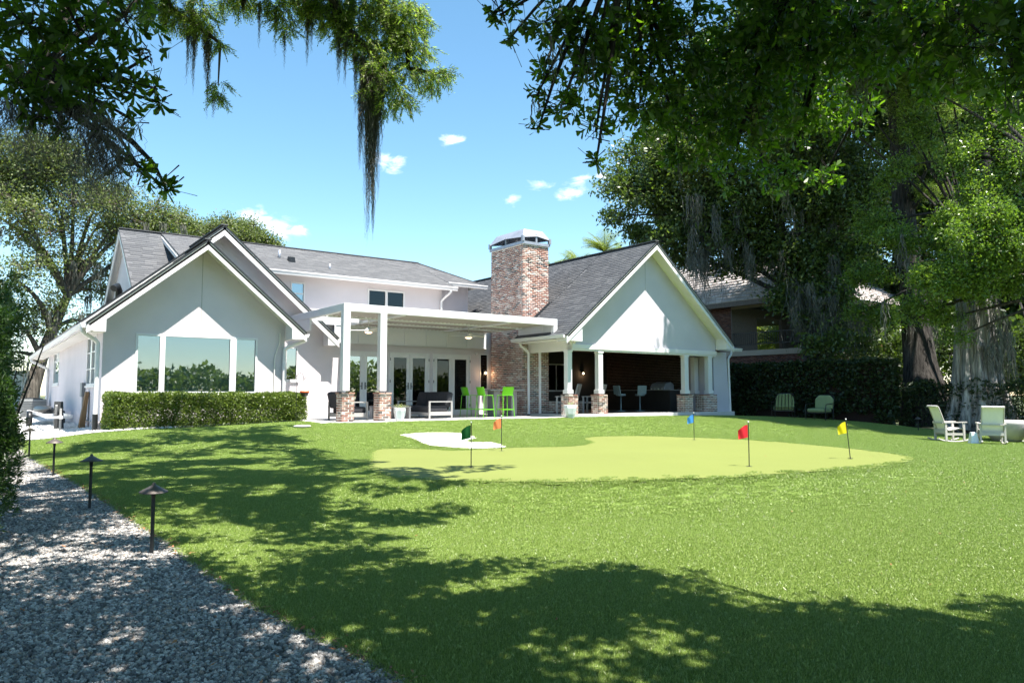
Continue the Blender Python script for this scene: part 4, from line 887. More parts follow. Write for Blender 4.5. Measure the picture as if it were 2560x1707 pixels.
# --- main two storey block
w = MB()
wall_y(w, 26.6, 26.8, 6.35, 15.69, 2.4, 5.25, [(9.27, 9.81, 4.0, 4.9), (12.34, 13.96, 3.9, 4.9)])
w.box(15.5, 15.69, 26.8, 27.6, 2.4, 5.3)
w.build('wall', M['stucco'], house, label='upper storey wall')
w = MB(); w.box(15.5, 17.63, 27.6, 27.8, 2.4, 5.5); w.box(17.43, 17.63, 27.8, 33.5, 2.4, 5.5); w.build('wall', M['stucco_grey'], house)
window_y(9.27, 9.81, 4.0, 4.9, 26.6, (), .05, 'glass_blue', rails=(4.48,), sill=False)
sw = window_y(12.34, 13.96, 3.9, 4.9, 26.6, [(13.1, 13.2)], .06, 'glass_dark', sill=False)
for a, b in ((12.4, 13.1), (13.2, 13.9)):
    for i in range(9):
        MB().hexa([(a, 26.68, 3.97 + i * .1), (b, 26.68, 3.97 + i * .1), (b, 26.73, 4.03 + i * .1), (a, 26.73, 4.03 + i * .1), (a, 26.68, 3.98 + i * .1), (b, 26.68, 3.98 + i * .1), (b, 26.73, 4.04 + i * .1), (a, 26.73, 4.04 + i * .1)]).build('shutter_slat', M['grey_frame'], sw)
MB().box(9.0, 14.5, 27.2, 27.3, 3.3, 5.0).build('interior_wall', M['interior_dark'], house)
slope((5.47, 26.12, 5.22), (16.06, 26.12, 5.22), (16.06, 30, 6.81), (5.47, 30, 6.81), None)
slope((16.06, 26.9, 5.54), (18.06, 26.9, 5.54), (16.42, 30, 6.81), (16.06, 30, 6.81), None)
slope((18.06, 26.9, 5.54), (18.06, 33.1, 5.54), (16.42, 30.05, 6.81), (16.42, 30, 6.81), None)
slope((16.4, 33.9, 5.2), (5.47, 33.9, 5.2), (5.47, 30, 6.81), (16.4, 30, 6.81), None, shingles=False)
slope((4.05, 26.0, 3.72), (5.6, 26.0, 3.72), (5.6, 30, 6.8), (4.05, 30, 6.8), None)
slope((5.6, 34.4, 3.42), (4.05, 34.4, 3.42), (4.05, 30, 6.8), (5.6, 30, 6.8), None)
w = MB(); w.prism([(4.3, 26.0, 3.3), (4.3, 34.4, 3.3), (4.3, 34.2, 3.45), (4.3, 30, 6.66), (4.3, 26.2, 3.75)], (.15, 0, 0)); w.build('wall', M['stucco'], house, label='narrow gable wall above the side roof')
for (ya, za, yb, zb) in ((26.0, 3.72, 30, 6.8), (34.4, 3.42, 30, 6.8)):
    MB().prism([(4.06, ya, za - .08), (4.06, yb, zb - .08), (4.06, yb, zb - .28), (4.06, ya, za - .28)], (.04, 0, 0)).build('rake_board', M['trim'], house)
MB().prism([(5.58, 26.12, 5.14), (5.58, 29.9, 6.7), (5.58, 26.6, 4.2), (5.58, 26.12, 3.85)], (.1, 0, 0)).build('step_wall', M['flash'], house)
MB().prism([(5.44, 26.12, 5.13), (5.44, 29.95, 6.71), (5.44, 29.95, 6.57), (5.44, 26.12, 4.99)], (.05, 0, 0)).build('rake_board', M['trim'], house)
for pts in (((5.5, 30, 6.83), (16.4, 30, 6.83)), ((4.05, 30, 6.82), (5.6, 30, 6.82)), ((16.4, 30, 6.83), (18.05, 26.92, 5.56)), ((20.45, 18.92, 6.5), (20.45, 33, 6.5)), ((6.17, 23.8, 6.08), (6.17, 29, 6.08)), ((5.12, 21.39, 5.08), (5.12, 23.8, 5.08))):
    MB().bar(pts[0], pts[1], .2, .03).build('ridge_cap', M['shingle'], house)

# --- right wing: gable over an open porch
w = MB(); w.prism([(16.75, 19.5, 2.525), (24.42, 19.5, 2.525), (24.42, 19.5, zW(24.42) - .13), (20.45, 19.5, zW(20.45) - .13), (16.75, 19.5, zW(16.75) - .13)], (0, .2, 0)); w.build('wall', M['stucco_grey'], house, label='large gable end above the porch')
slope((16.02, 21.95, zW(16.02)), (16.02, 18.92, zW(16.02)), (20.45, 18.92, 6.47), (20.45, 21.95, 6.47), None)
slope((16.78, 33, zW(16.78)), (16.78, 21.95, zW(16.78)), (20.45, 21.95, 6.47), (20.45, 33, 6.47), None)
slope((24.88, 18.92, zW(24.88)), (24.88, 33, zW(24.88)), (20.45, 33, 6.47), (20.45, 18.92, 6.47), None)
rake_y(16.02, zW(16.02), 20.45, 6.47, 18.92, .22); rake_y(24.88, zW(24.88), 20.45, 6.47, 18.92, .22)
h = MB(); h.box(16.72, 24.45, 19.46, 19.72, 2.36, 2.52); h.box(16.72, 24.45, 19.5, 19.68, 2.3, 2.36); h.build('header_beam', M['trim'], house, bevel=.006)
h = MB(); h.box(16.72, 16.98, 19.73, 21.98, 2.36, 2.78); h.box(16.76, 16.94, 19.73, 21.98, 2.3, 2.36); h.build('header_beam', M['soffit'], house, bevel=.006)
MB().box(16.05, 16.72, 19.3, 22.0, 2.64, 2.66).build('soffit', M['soffit'], house)
MB().box(16.8, 16.87, 21.46, 21.393, .08, 2.3).build('screen_track', M['trim'], house)
MB().box(16.6, 25.4, 19.36, 26.2, -.35, .075).build('porch_slab', M['concrete'], house, bevel=.01)
MB().box(16.95, 24.4, 19.86, 26, .0755, .08).build('porch_floor', plain('shade_toned_floor', (.085, .08, .078), .5), house)  # sheet over the slab, coloured dark to deepen the porch shade
MB().box(16.8, 24.4, 19.72, 26, 2.72, 2.76).build('porch_ceiling', plain('porch_ceiling', (.05, .048, .046), .9), house)  # ceiling colour darkened to keep the porch in deep shade
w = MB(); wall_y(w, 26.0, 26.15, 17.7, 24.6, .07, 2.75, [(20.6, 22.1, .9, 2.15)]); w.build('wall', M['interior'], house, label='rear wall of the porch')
window_y(20.6, 22.1, .9, 2.15, 26.0, [(21.36, 21.39)], .06, 'glass_dark', sill=False)
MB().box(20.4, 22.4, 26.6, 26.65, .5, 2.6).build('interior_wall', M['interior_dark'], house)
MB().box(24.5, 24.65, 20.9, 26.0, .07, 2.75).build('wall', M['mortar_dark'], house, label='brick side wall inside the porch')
# right hand pier wall and low side roof
MB().prism([(24.43, 19.62, -.2), (25.42, 19.62, -.2), (25.26, 19.62, 2.5), (24.43, 19.62, 2.5)], (0, 1.3, 0)).build('wall', M['stucco_grey'], house, label='battered corner pier right of the porch')
slope((24.6, 19.8, 2.72), (26.35, 19.8, 2.72), (26.35, 24, 4.3), (24.6, 24, 4.3), None)
MB().box(25.3, 26.3, 20.7, 24, -.3, 2.6).build('wall', M['stucco_grey'], house)

# columns
for x0, x1, y0 in ((16.54, 16.74, 19.5), (17.98, 18.19, 19.5), (22.54, 22.77, 19.5), (23.96, 24.2, 19.5), (24.12, 24.36, 20.35)):
    m = MB(); m.box(x0, x1, y0 + .001, y0 + .2, .93, 2.3); m.box(x0 - .03, x1 + .03, y0 - .03, y0 + .23, .79, .93); m.box(x0 - .02, x1 + .02, y0 - .02, y0 + .22, 2.24, 2.3)
    m.build('column', M['trim'], house, bevel=.006)

# --- bricks
def brick_variants():
    out = []
    for k in range(5):
        m = MB(); m.box(-.5, .5, -.5, .5, -.5, .5)
        rr = random.Random(k); m.v = [(x * rr.uniform(.95, 1.0), y * rr.uniform(.95, 1), z * rr.uniform(.9, 1)) for x, y, z in m.v]
        out.append(m.mesh('brick', M['brick']))
    return out
BR = brick_variants()
BL, BH, BJ = .195, .051, .0185
BC = BH + BJ
def course_cells(u0, u1, odd):
    step = BL + BJ; a = u0 - (step * .5 if odd else 0); out = []
    while a < u1 - .02:
        b = a + BL; lo, hi = max(a, u0), min(b, u1)
        if hi - lo > .035: out.append((lo, hi))
        a += step
    return out
def brick_boxes(x0, x1, y0, y1, z0, n, faces='FLRB', d=.09):
    bx = []
    for i in range(n):
        z = z0 + i * BC; odd = i % 2
        jit = lambda: random.uniform(-.004, .004)
        if 'F' in faces:
            for a, b in course_cells(x0, x1, odd): j = jit(); bx.append((a, b, y0 + j, y0 + d, z, z + BH, 'F'))
        if 'B' in faces:
            for a, b in course_cells(x0, x1, odd): j = jit(); bx.append((a, b, y1 - d, y1 + j, z, z + BH, 'B'))
        ya, yb = y0 + d + BJ, y1 - (d + BJ if 'B' in faces else 0)
        if 'L' in faces:
            for a, b in course_cells(ya, yb, not odd): j = jit(); bx.append((x0 + j, x0 + d, a, b, z, z + BH, 'L'))
        if 'R' in faces:
            for a, b in course_cells(ya, yb, not odd): j = jit(); bx.append((x1 - d, x1 + j, a, b, z, z + BH, 'R'))
    return bx
def place_bricks(bx, parent):
    for b in bx:
        o = bpy.data.objects.new('brick', random.choice(BR)); col.objects.link(o)
        o.location = ((b[0] + b[1]) / 2, (b[2] + b[3]) / 2, (b[4] + b[5]) / 2); o.scale = (b[1] - b[0], b[3] - b[2], b[5] - b[4])
        o.parent = parent
BOXF = [(0, 3, 2, 1), (4, 5, 6, 7), (0, 1, 5, 4), (1, 2, 6, 5), (2, 3, 7, 6), (3, 0, 4, 7)]
def bricks_mesh(name, bx, mat, parent):
    V = [[(x0, y0, z0), (x1, y0, z0), (x1, y1, z0), (x0, y1, z0), (x0, y0, z1), (x1, y0, z1), (x1, y1, z1), (x0, y1, z1)] for x0, x1, y0, y1, z0, z1, *_ in bx]
    return link_mesh(name, indexed_mesh(name, V, BOXF, mat), parent, kind='stuff')
def pier(parent, x0, x1, y0, y1, z0, n, cap=True):
    top = z0 + n * BC
    p = MB().box(x0 + .009, x1 - .009, y0 + .009, y1 - .009, z0 - .2, top + (.0 if cap else -.01)).build('pier', M['mortar'], parent)
    place_bricks(brick_boxes(x0, x1, y0, y1, z0, n), p)
    if cap:
        o = .018; caps = []
        for a, b in course_cells(x0 - o, x1 + o, 0): caps.append((a, b, y0 - o, (y0 + y1) / 2 - .005, top + .004, top + .004 + BH)); caps.append((a, b, (y0 + y1) / 2 + .005, y1 + o, top + .004, top + .004 + BH))
        place_bricks(caps, p)
    return p
for a in ((16.53, 16.95, 19.43, 19.85, .085, 9), (17.93, 18.35, 19.43, 19.85, .085, 9), (22.45, 22.93, 19.43, 19.85, .085, 9), (23.55, 24.4, 19.43, 19.85, .085, 9)):
    pier(house, *a)
# low hearth wall and brick side wall inside the porch
hw = MB().box(17.75, 19.5, 22.02, 22.3, .07, .5).build('hearth_wall', M['mortar'], house); place_bricks(brick_boxes(17.74, 19.5, 22.01, 22.3, .08, 6, 'F'), hw)
pw = brick_boxes(24.48, 24.6, 20.92, 26.0, .08, 38, 'L', .03); bricks_mesh('brickwork', pw, M['shade_toned_brick'], house)

# --- chimney
CX0, CX1, CY0, CY1 = 16.5, 17.72, 22.0, 24.12
CZ = 6.46
ch = MB().box(CX0 + .009, CX1 - .009, CY0 + .009, CY1 - .009, -.1, CZ).build('chimney', M['mortar'], house, label='tall chimney of whitewashed old brick')
bx = brick_boxes(CX0, CX1, CY0, CY1, 0.0, int(CZ / BC), 'FLRB')
def near(b): return math.dist(((b[0] + b[1]) / 2, (b[2] + b[3]) / 2, (b[4] + b[5]) / 2), (0, 0, .78)) + (100 if b[6] in 'RB' else 0) + (50 if (2.6 < b[4] < 3.6) else 0) + (0 if (b[1] - b[0] > .15 or b[3] - b[2] > .15) else 5)
bx.sort(key=near)
place_bricks(bx[:300], ch); bricks_mesh('brickwork', bx[300:], M['brick'], ch)
# galvanised cap
cp = MB(); o = .05
cp.box(CX0 - o, CX1 + o, CY0 - o, CY0 - .012, 6.42, 6.53); cp.box(CX0 - o, CX1 + o, CY1 + .012, CY1 + o, 6.42, 6.53); cp.box(CX0 - o, CX0 - .012, CY0 - .012, CY1 + .012, 6.42, 6.53); cp.box(CX1 + .012, CX1 + o, CY0 - .012, CY1 + .012, 6.42, 6.53)
for x in (CX0 - o + .02, CX1 + o - .02):
    for y in (CY0 - o + .02, CY1 + o - .02): cp.prism([(x - .05, y - .05, 6.53), (x + .05, y - .05, 6.53), (x + .05, y + .05, 6.53), (x - .05, y + .05, 6.53)], (0, 0, .2))
for x, y in (((CX0 + CX1) / 2, CY0 - .03), ((CX0 + CX1) / 2, CY1 + .03), (CX0 - .03, (CY0 + CY1) / 2), (CX1 + .03, (CY0 + CY1) / 2)): cp.box(x - .04, x + .04, y - .012, y + .012, 6.53, 6.83)
e = .07; lo = 6.66; hi = 7.04
lowr = [(CX0 - e, CY0 - e, lo), ((CX0 + CX1) / 2, CY0 - e, lo + .1), (CX1 + e, CY0 - e, lo), (CX1 + e, (CY0 + CY1) / 2, lo + .1), (CX1 + e, CY1 + e, lo), ((CX0 + CX1) / 2, CY1 + e, lo + .1), (CX0 - e, CY1 + e, lo), (CX0 - e, (CY0 + CY1) / 2, lo + .1)]
i_ = .16
upr = [(CX0 + i_, CY0 + i_, hi), (CX1 - i_, CY0 + i_, hi), (CX1 - i_, CY1 - i_, hi), (CX0 + i_, CY1 - i_, hi), ((CX0 + CX1) / 2, (CY0 + CY1) / 2, hi + .03)]
cp.add(lowr + upr, [(0, 1, 8), (1, 9, 8), (1, 2, 9), (2, 3, 9), (3, 10, 9), (3, 4, 10), (4, 5, 10), (5, 11, 10), (5, 6, 11), (6, 7, 11), (7, 8, 11), (7, 0, 8), (8, 9, 12), (9, 10, 12), (10, 11, 12), (11, 8, 12)])
cp.build('chimney_cap', M['cap_metal'], ch)
MB().bar((16.45, 21.96, zW(16.45) + .03), (17.75, 21.96, zW(17.75) + .03), .06, .12).build('flashing', M['flash'], house)
MB().hexa([(17.2, 27.57, 4.0), (18.6, 27.57, 4.6), (18.6, 27.62, 4.6), (17.2, 27.62, 4.0), (17.2, 27.57, 4.2), (18.6, 27.57, 4.8), (18.6, 27.62, 4.8), (17.2, 27.62, 4.2)]).build('flashing', M['flash'], house)

# --- gutters and downspouts
def gutter(a, b, out, s=.115):
    """K profile gutter from a to b; out = outward horizontal direction"""
    a = Vector(a); b = Vector(b); o = Vector(out); z = Vector((0, 0, 1))
    prof = [(0, 0), (.75, 0), (.85, .45), (1.0, .75), (1.0, 1.0), (.9, 1.0), (.9, .8), (.1, .8), (.1, 1), (0, 1)]
    poly = [a + o * (p[0] * s) + z * (p[1] * s - s) for p in prof]
    return MB().prism(poly, b - a).build('gutter', M['trim'], house)
gutter((2.255, 21.45, 2.59), (2.255, 42.7, 2.59), (-1, 0, 0), .13)
gutter((7.975, 21.45, 2.58), (7.975, 24.2, 2.58), (1, 0, 0))
gutter((6.6, 26.1, 5.2), (16.1, 26.1, 5.2), (0, -1, 0), .15)
gutter((16.1, 26.88, 5.52), (18.12, 26.88, 5.52), (0, -1, 0), .15)
gutter((16.03, 19.0, 2.79), (16.03, 22, 2.79), (-1, 0, 0))
gutter((24.9, 19.78, 2.71), (26.4, 19.78, 2.71), (0, -1, 0), .13)
MB().box(2.4, 2.69, 21.393, 22.0, 2.38, 2.43).build('soffit', M['soffit'], house)
def downspout(path, r=.05, seg=12, boot=None):
    d = MB().tube(path, r, seg).build('downspout', M['trim'], house)
    if boot: MB().tube([Vector(path[-1]) + Vector((0, 0, boot)), Vector(path[-1])], r * 1.25, seg).build('boot', M['black_metal'], d)
    return d
def bend(p, n=5):
    """soften corners of a polyline"""
    P = [Vector(q) for q in p]; out = [P[0]]
    for a, b, c in zip(P, P[1:], P[2:]):
        l = min((b - a).length, (c - b).length, .22) * .5
        s = b + (a - b).normalized() * l; e2 = b + (c - b).normalized() * l
        for k in range(n + 1):
            t = k / n; out.append(s * (1 - t) ** 2 + b * 2 * t * (1 - t) + e2 * t * t)
    out.append(P[-1]); return out
downspout(bend([(2.19, 21.62, 2.5), (2.19, 21.62, 2.36), (2.58, 21.9, 2.14), (2.58, 21.9, -.16)]), .055, boot=.42)
downspout(bend([(8.03, 21.6, 2.5), (8.03, 21.6, 2.38), (7.5, 21.92, 2.14), (7.5, 21.92, .0)]), .055)
downspout(bend([(15.8, 26.03, 5.1), (15.8, 26.03, 4.98), (15.62, 26.5, 4.66), (15.62, 26.5, 2.6)]), .05)
downspout(bend([(16.25, 21.86, 2.72), (16.25, 21.86, 2.56), (16.56, 21.75, 2.34), (16.56, 21.75, .0)]), .05, boot=.05)
downspout(bend([(25.7, 19.7, 2.6), (25.7, 19.7, 2.45), (25.36, 19.6, 2.25), (25.44, 19.6, -.1)]), .045)
downspout(bend([(2.2, 42.3, 2.5), (2.2, 42.3, 2.35), (2.88, 42.2, 2.0), (2.88, 42.2, -.2)]), .06)
MB().tube(bend([(7.36, 21.96, 2.6), (7.36, 21.96, 2.3), (7.22, 21.96, 1.9), (7.22, 21.96, .2)]), .016, 6).build('conduit', M['soffit'], house)
ub = MB().box(2.6, 2.699, 25.3, 25.75, .7, 1.12).build('meter_box', plain('grey_box', (.16, .17, .18), .5), house, bevel=.01)
MB().tube(bend([(2.66, 25.5, .7), (2.66, 25.5, .45), (2.66, 25.35, .3), (2.66, 25.35, -.25)]), .03, 8).build('conduit', M['grey_frame'], ub)
MB().box(2.6, 2.699, 25.2, 25.45, -.05, .1).build('junction_box', M['grey_frame'], ub)
MB().bar((2.67, 22.3, .02), (2.67, 25.3, .02), .03).build('pipe', M['grey_frame'], house)
# roof vents
for (x, y, r_, h_) in ((9.3, 28.0, .05, .3), (10.93, 27.0, .04, .2)):
    z = 5.22 + (y - 26.12) * .41; MB().lathe([(r_, -.1), (r_, h_), (r_ * .8, h_)], (x, y, z), 10).build('vent_pipe', M['cap_metal'], house)
z = 5.22 + (27.6 - 26.12) * .41
MB().hexa([(9.5, 27.45, z - .1), (9.75, 27.45, z - .1), (9.75, 27.75, z), (9.5, 27.75, z), (9.53, 27.47, z + .16), (9.72, 27.47, z + .16), (9.72, 27.72, z + .2), (9.53, 27.72, z + .2)]).build('roof_vent', M['black_metal'], house)
MB().tube([(3.75, 27.2, zG1(3.75)), (3.75, 27.2, zG1(3.75) + .3), (3.68, 27.05, zG1(3.75) + .42), (3.55, 26.9, zG1(3.75) + .32)], .11, 10).build('roof_vent', M['black_metal'], house)
# twin flood lights under the porch eave and a camera by the doors
fl = MB().box(16.5, 16.62, 19.3, 19.36, 2.56, 2.64).build('flood_light', M['trim'], house)
for s in (-.06, .08): MB().lathe([(.0, -.05), (.045, -.045), (.05, .02), (.02, .05), (0, .05)], (16.56 + s, 19.26, 2.55), 10).build('lamp_head', M['trim'], fl)
MB().lathe([(0, -.06), (.05, -.05), (.06, 0), (.05, .05), (0, .05)], (15.85, 24.2, 2.35), 12).build('security_camera', M['trim'], house)

# patio
MB().box(7.6, 16.58, 19.3, 24.3, -.3, .0).build('patio', M['concrete'], None, kind='structure')

# ------------------------------------------------------------------ pergola
perg = empty('pergola', (12.3, 19.8, 0), label='white louvred pergola on two brick footed posts over the patio', cat='pergola')
def pb(name, *b, bevel=.006, mat='alu', parent=None): return MB().box(*b).build(name, M[mat], parent or perg, bevel=bevel)
pb('beam', 8.44, 16.3, 19.75, 19.9, 3.15, 3.37)
pb('beam', 8.44, 8.6, 19.9, 24.28, 3.152, 3.37)
pb('beam', 16.15, 16.3, 19.9, 22.0, 3.152, 3.37)
pb('beam', 8.6, 16.3, 24.12, 24.28, 3.15, 3.368)
pb('panel', 8.46, 8.52, 22.45, 24.28, 2.77, 3.15)
for a, b in ((19.76, 20.45), (20.46, 21.2), (21.21, 21.9)): pb('panel', 16.2, 16.29, a, b, 2.73, 3.15)
pb('panel', 16.13, 16.3, 19.752, 19.9, 2.72, 3.148)
for k in range(7):
    pb('panel', 10.0 + k * .9 + .012, 10.0 + (k + 1) * .9 - .012, 24.14, 24.17, 2.57, 3.149)
    pb('batten', 10.0 + k * .9 - .03, 10.0 + k * .9 + .03, 24.11, 24.138, 2.56, 3.149)
pb('rail', 10.0, 16.3, 24.1, 24.2, 2.54, 2.568)
for y in (21.45, 22.75): pb('beam', 8.6, 16.15, y, y + .12, 3.13, 3.3)
for x in (10.35, 14.3): pb('beam', x, x + .14, 19.9, 24.12, 3.128, 3.29)
M['louver'] = plain('louver_blade', (.34, .31, .27), .5, .03, 3)
for ya, yb in ((19.9, 21.45), (21.57, 22.75), (22.87, 24.12)):
    for k in range(47):
        x = 8.66 + k * .16
        if x < 10.2 and ya > 21: continue      # left bay blades left out so sun reaches the wall behind
        m = MB().hexa([(x, ya + .01, 3.26), (x + .175, ya + .01, 3.16), (x + .175, yb - .01, 3.16), (x, yb - .01, 3.26), (x, ya + .01, 3.285), (x + .175, ya + .01, 3.185), (x + .175, yb - .01, 3.185), (x, yb - .01, 3.285)])
        m.build('louver', M['louver'], perg)
for x0 in (8.44, 9.59):
    pb('post', x0, x0 + .21, 19.751, 19.96, .87, 3.149)
for x0, x1 in ((8.38, 8.76), (9.54, 9.92)): pier(perg, x0, x1, 19.66, 20.06, .01, 11)
M['fan'] = plain('fan_white', (.62, .6, .55), .5)
M['bulb_warm'] = glow_mat('warm_lamp', (1.0, .62, .38), 1.6)
def ceiling_fan(loc, rz, label):
    t = empty('ceiling_fan', loc, rz, label, 'ceiling fan', 'ceiling fans under the pergola')
    MB().lathe([(.012, .0), (.012, .28), (.06, .28), (.06, .34)], (0, 0, .05), 10).build('downrod', M['fan'], t, True)
    MB().lathe([(.02, .1), (.07, .08), (.1, .04), (.15, 0), (.15, -.03), (.12, -.05)], (0, 0, 0), 16).build('motor_housing', M['fan'], t, True)
    MB().lathe([(.12, -.052), (.1, -.075), (.05, -.09), (0, -.095)], (0, 0, 0), 16).build('lamp', M['bulb_warm'], t, True)
    for k in range(3):
        m = MB().hexa([(.12, -.06, .02), (.72, -.075, .02), (.72, .055, -.0), (.12, .05, .0), (.12, -.06, .032), (.72, -.075, .032), (.72, .055, .012), (.12, .05, .012)])
        m.xform(Matrix.Rotation(2 * math.pi * k / 3, 4, 'Z')); m.build('blade', M['fan'], t, True)
ceiling_fan((10.3, 22.1, 2.83), .5, 'white three blade ceiling fan under the pergola nearer the left post')
ceiling_fan((14.15, 22.1, 2.83), .1, 'white three blade ceiling fan under the pergola near the chimney')

# ------------------------------------------------------------------ patio furniture
def loop_frame(m, x0, x1, y, z0, z1, w=.05, d=.06):
    m.box(x0, x0 + w, y - d / 2, y + d / 2, z0, z1); m.box(x1 - w, x1, y - d / 2, y + d / 2, z0, z1); m.box(x0, x1, y - d / 2 - .002, y + d / 2 + .002, z1, z1 + .035)
def cushion(x0, x1, y0, y1, z0, z1): return MB().box(x0, x1, y0, y1, z0, z1)
def sofa(name, loc, rz, width, label, cat):
    """faces local +X; width along Y"""
    t = empty(name, loc, rz, label, cat, 'charcoal patio seating')
    n = max(1, round(width / .75)); h = width / 2
    m = MB(); m.box(-.4, .42, -h + .08, h - .08, .1, .2); m.build('base', M['grey_frame'], t, True, .006)
    for s in (-1, 1):
        m = MB(); loop_frame(m, -.42, .45, s * (h - .03), 0, .52); m.box(-.37, .4, s * (h - .03) - .02, s * (h - .03) + .02, .1, .22); m.build('arm', M['grey_frame'], t, True, .004)
    for k in range(n):
        a = -h + .07 + k * (width - .14) / n; b = a + (width - .14) / n - .01
        cushion(-.3, .42, a, b, .2, .4).build('seat_cushion', M['charcoal'], t, True, .05)
        m = cushion(-.1, .1, a, b, 0, .5); m.xform(Matrix.Translation((-.3, 0, .36)) @ Matrix.Rotation(R(-14), 4, 'Y')); m.build('back_cushion', M['charcoal'], t, True, .06)
    return t
sofa('patio_sofa', (12.2, 21.75, 0), math.pi, 2.2, 'long charcoal cushioned sofa with grey arms facing left', 'sofa')
sofa('patio_armchair', (9.2, 21.15, 0), 0, 1.0, 'charcoal cushioned armchair with grey arms behind the brick piers', 'armchair')
t = empty('coffee_table', (10.85, 21.6, 0), 0, 'low grey coffee table between the sofa and the armchair', 'table')
MB().box(-.45, .45, -.6, .6, .36, .4).build('table_top', M['grey_wood'], t, True, .006)
for x in (-.4, .4):
    for y in (-.5, .5): MB().box(x - .03, x + .03, y - .1, y + .1, 0, .36).build('leg', M['grey_frame'], t, True)

def bar_stool():
    t = empty('bar_stool', (0, 0, 0))
    MB().box(-.2, .2, -.21, .21, .73, .75).build('seat', M['lime'], t, True, .008)
    m = MB(); n = 7
    for k in range(n):   # curved perforated back, sloping rearwards
        a0 = -.21 + .42 * k / n; a1 = -.21 + .42 * (k + 1) / n
        f = lambda y, z: (-.2 - (z - .75) * .28 + .05 * (abs(y) / .21) ** 2, y, z)
        m.hexa([f(a0, .75), f(a1, .75), tuple(np.add(f(a1, .75), (.014, 0, 0))), tuple(np.add(f(a0, .75), (.014, 0, 0))), f(a0, 1.02), f(a1, 1.02), tuple(np.add(f(a1, 1.02), (.014, 0, 0))), tuple(np.add(f(a0, 1.02), (.014, 0, 0)))])
    m.build('backrest', M['lime'], t, True)
    for sx in (-1, 1):
        for sy in (-1, 1): MB().tube([(sx * .18, sy * .19, .74), (sx * .235, sy * .225, 0)], .013, 8).build('leg', M['lime'], t, True)
    m = MB(); z = .27; x, y = .213, .212
    for a, b in (((-x, -y), (x, -y)), ((x, -y), (x, y)), ((x, y), (-x, y)), ((-x, y), (-x, -y))): m.bar((a[0], a[1], z), (b[0], b[1], z), .016, .03)
    m.build('foot_ring', M['lime'], t, True)
    return t
st = bar_stool()
spots = [((13.9, 21.65, 0), 0.0, 'lime green bar stool leftmost of the three, half behind its neighbour'), ((13.95, 20.75, 0), .06, 'lime green bar stool in the middle, its back to the sofa'), ((14.5, 20.35, 0), 1.5, 'lime green bar stool on the right, against the brick chimney')]
for i, (loc, rz, lb) in enumerate(spots):
    o = st if i == 0 else copy_tree(st)
    o.location = loc; o.rotation_euler = (0, 0, rz); tag(o, lb, 'bar stool', 'lime green stools round the bar table')
t = empty('bar_table', (15.1, 21.4, 0), 0, 'grey bar table on a pedestal in front of the chimney', 'table')
MB().box(-.75, .75, -.4, .4, .9, .95).build('table_top', M['grey_wood'], t, True, .008)
for x in (-.35, .4): MB().box(x - .12, x + .12, -.2, .2, .0, .9).build('pedestal', M['grey_wood'], t, True, .006)

def planter(loc, s, label, wild):
    t = empty('planter', loc, .4, label, 'planter')
    MB().lathe([(.11 * s, 0), (.15 * s, .12 * s), (.185 * s, .3 * s), (.175 * s, .38 * s), (.15 * s, .385 * s), (.15 * s, .33 * s), (0, .33 * s)], (0, 0, 0), 6, smooth=False).build('pot', M['pot'], t, True, .01)
    V = []
    rr = np.random.default_rng(int(loc[0] * 10))
    for k in range(46 if wild else 30):
        a = rr.uniform(0, 6.28); l = rr.uniform(.15, .42 if wild else .28) * s; out = rr.uniform(.25, .95 if wild else .6)
        p = np.array([rr.normal(0, .04), rr.normal(0, .04), .34 * s]); d = np.array([math.cos(a) * out, math.sin(a) * out, 1.0]); side = np.array([-math.sin(a), math.cos(a), 0]) * .009
        prev = None
        for q in range(5):
            w = 1 - q / 5.2
            cur = (p - side * w, p + side * w)
            if prev: V.append([prev[0], prev[1], cur[1], cur[0]])
            prev = cur; p = p + d / np.linalg.norm(d) * l / 4; d = d + np.array([math.cos(a) * .25, math.sin(a) * .25, -.55 if wild else -.3])
    link_mesh('foliage', quad_mesh('foliage', V, 4, M['planter_leaf']), t, local=True)
M['planter_leaf'] = leaf_mat('pale_strap_leaf', (.22, .25, .10), (.42, .44, .24), .3, (1.2, 1.3, .8))
planter((10.12, 19.52, 0), 1.0, 'pale faceted planter with trailing straw coloured leaves beside the second post', True)
planter((16.32, 19.12, gz(16.32, 19.12) + .02), 1.15, 'pale ribbed planter with short spiky leaves at the porch corner', False)

# wall lamps (lit)
M['filament'] = glow_mat('lit_bulb', (1.0, .72, .42), 5)
def sconce(loc, label, power=1.6):
    t = empty('wall_lamp', loc, 0, label, 'wall lamp')
    MB().box(-.05, .05, -.03, 0, -.09, .12).build('back_plate', M['black_metal'], t, True)
    MB().lathe([(.02, .1), (.06, .08), (.065, .03), (.06, .03), (.02, .07)], (0, -.1, 0), 12).build('shade', M['black_metal'], t, True)
    MB().lathe([(0, -.06), (.03, -.04), (.036, -.01), (.02, .03)], (0, -.1, 0), 12).build('bulb', M['filament'], t, True)
    li = bpy.data.lights.new('lamp_light', 'POINT'); li.energy = power; li.color = (1, .62, .33); li.shadow_soft_size = .04
    lo = bpy.data.objects.new('lamp_light', li); col.objects.link(lo); lo.location = (0, -.2, -.06); lo.parent = t
sconce((16.28, 24.27, 1.62), 'lit wall lamp between the right garden doors and the chimney')
sconce((22.9, 25.98, 1.75), 'lit wall lamp on the rear wall inside the porch')

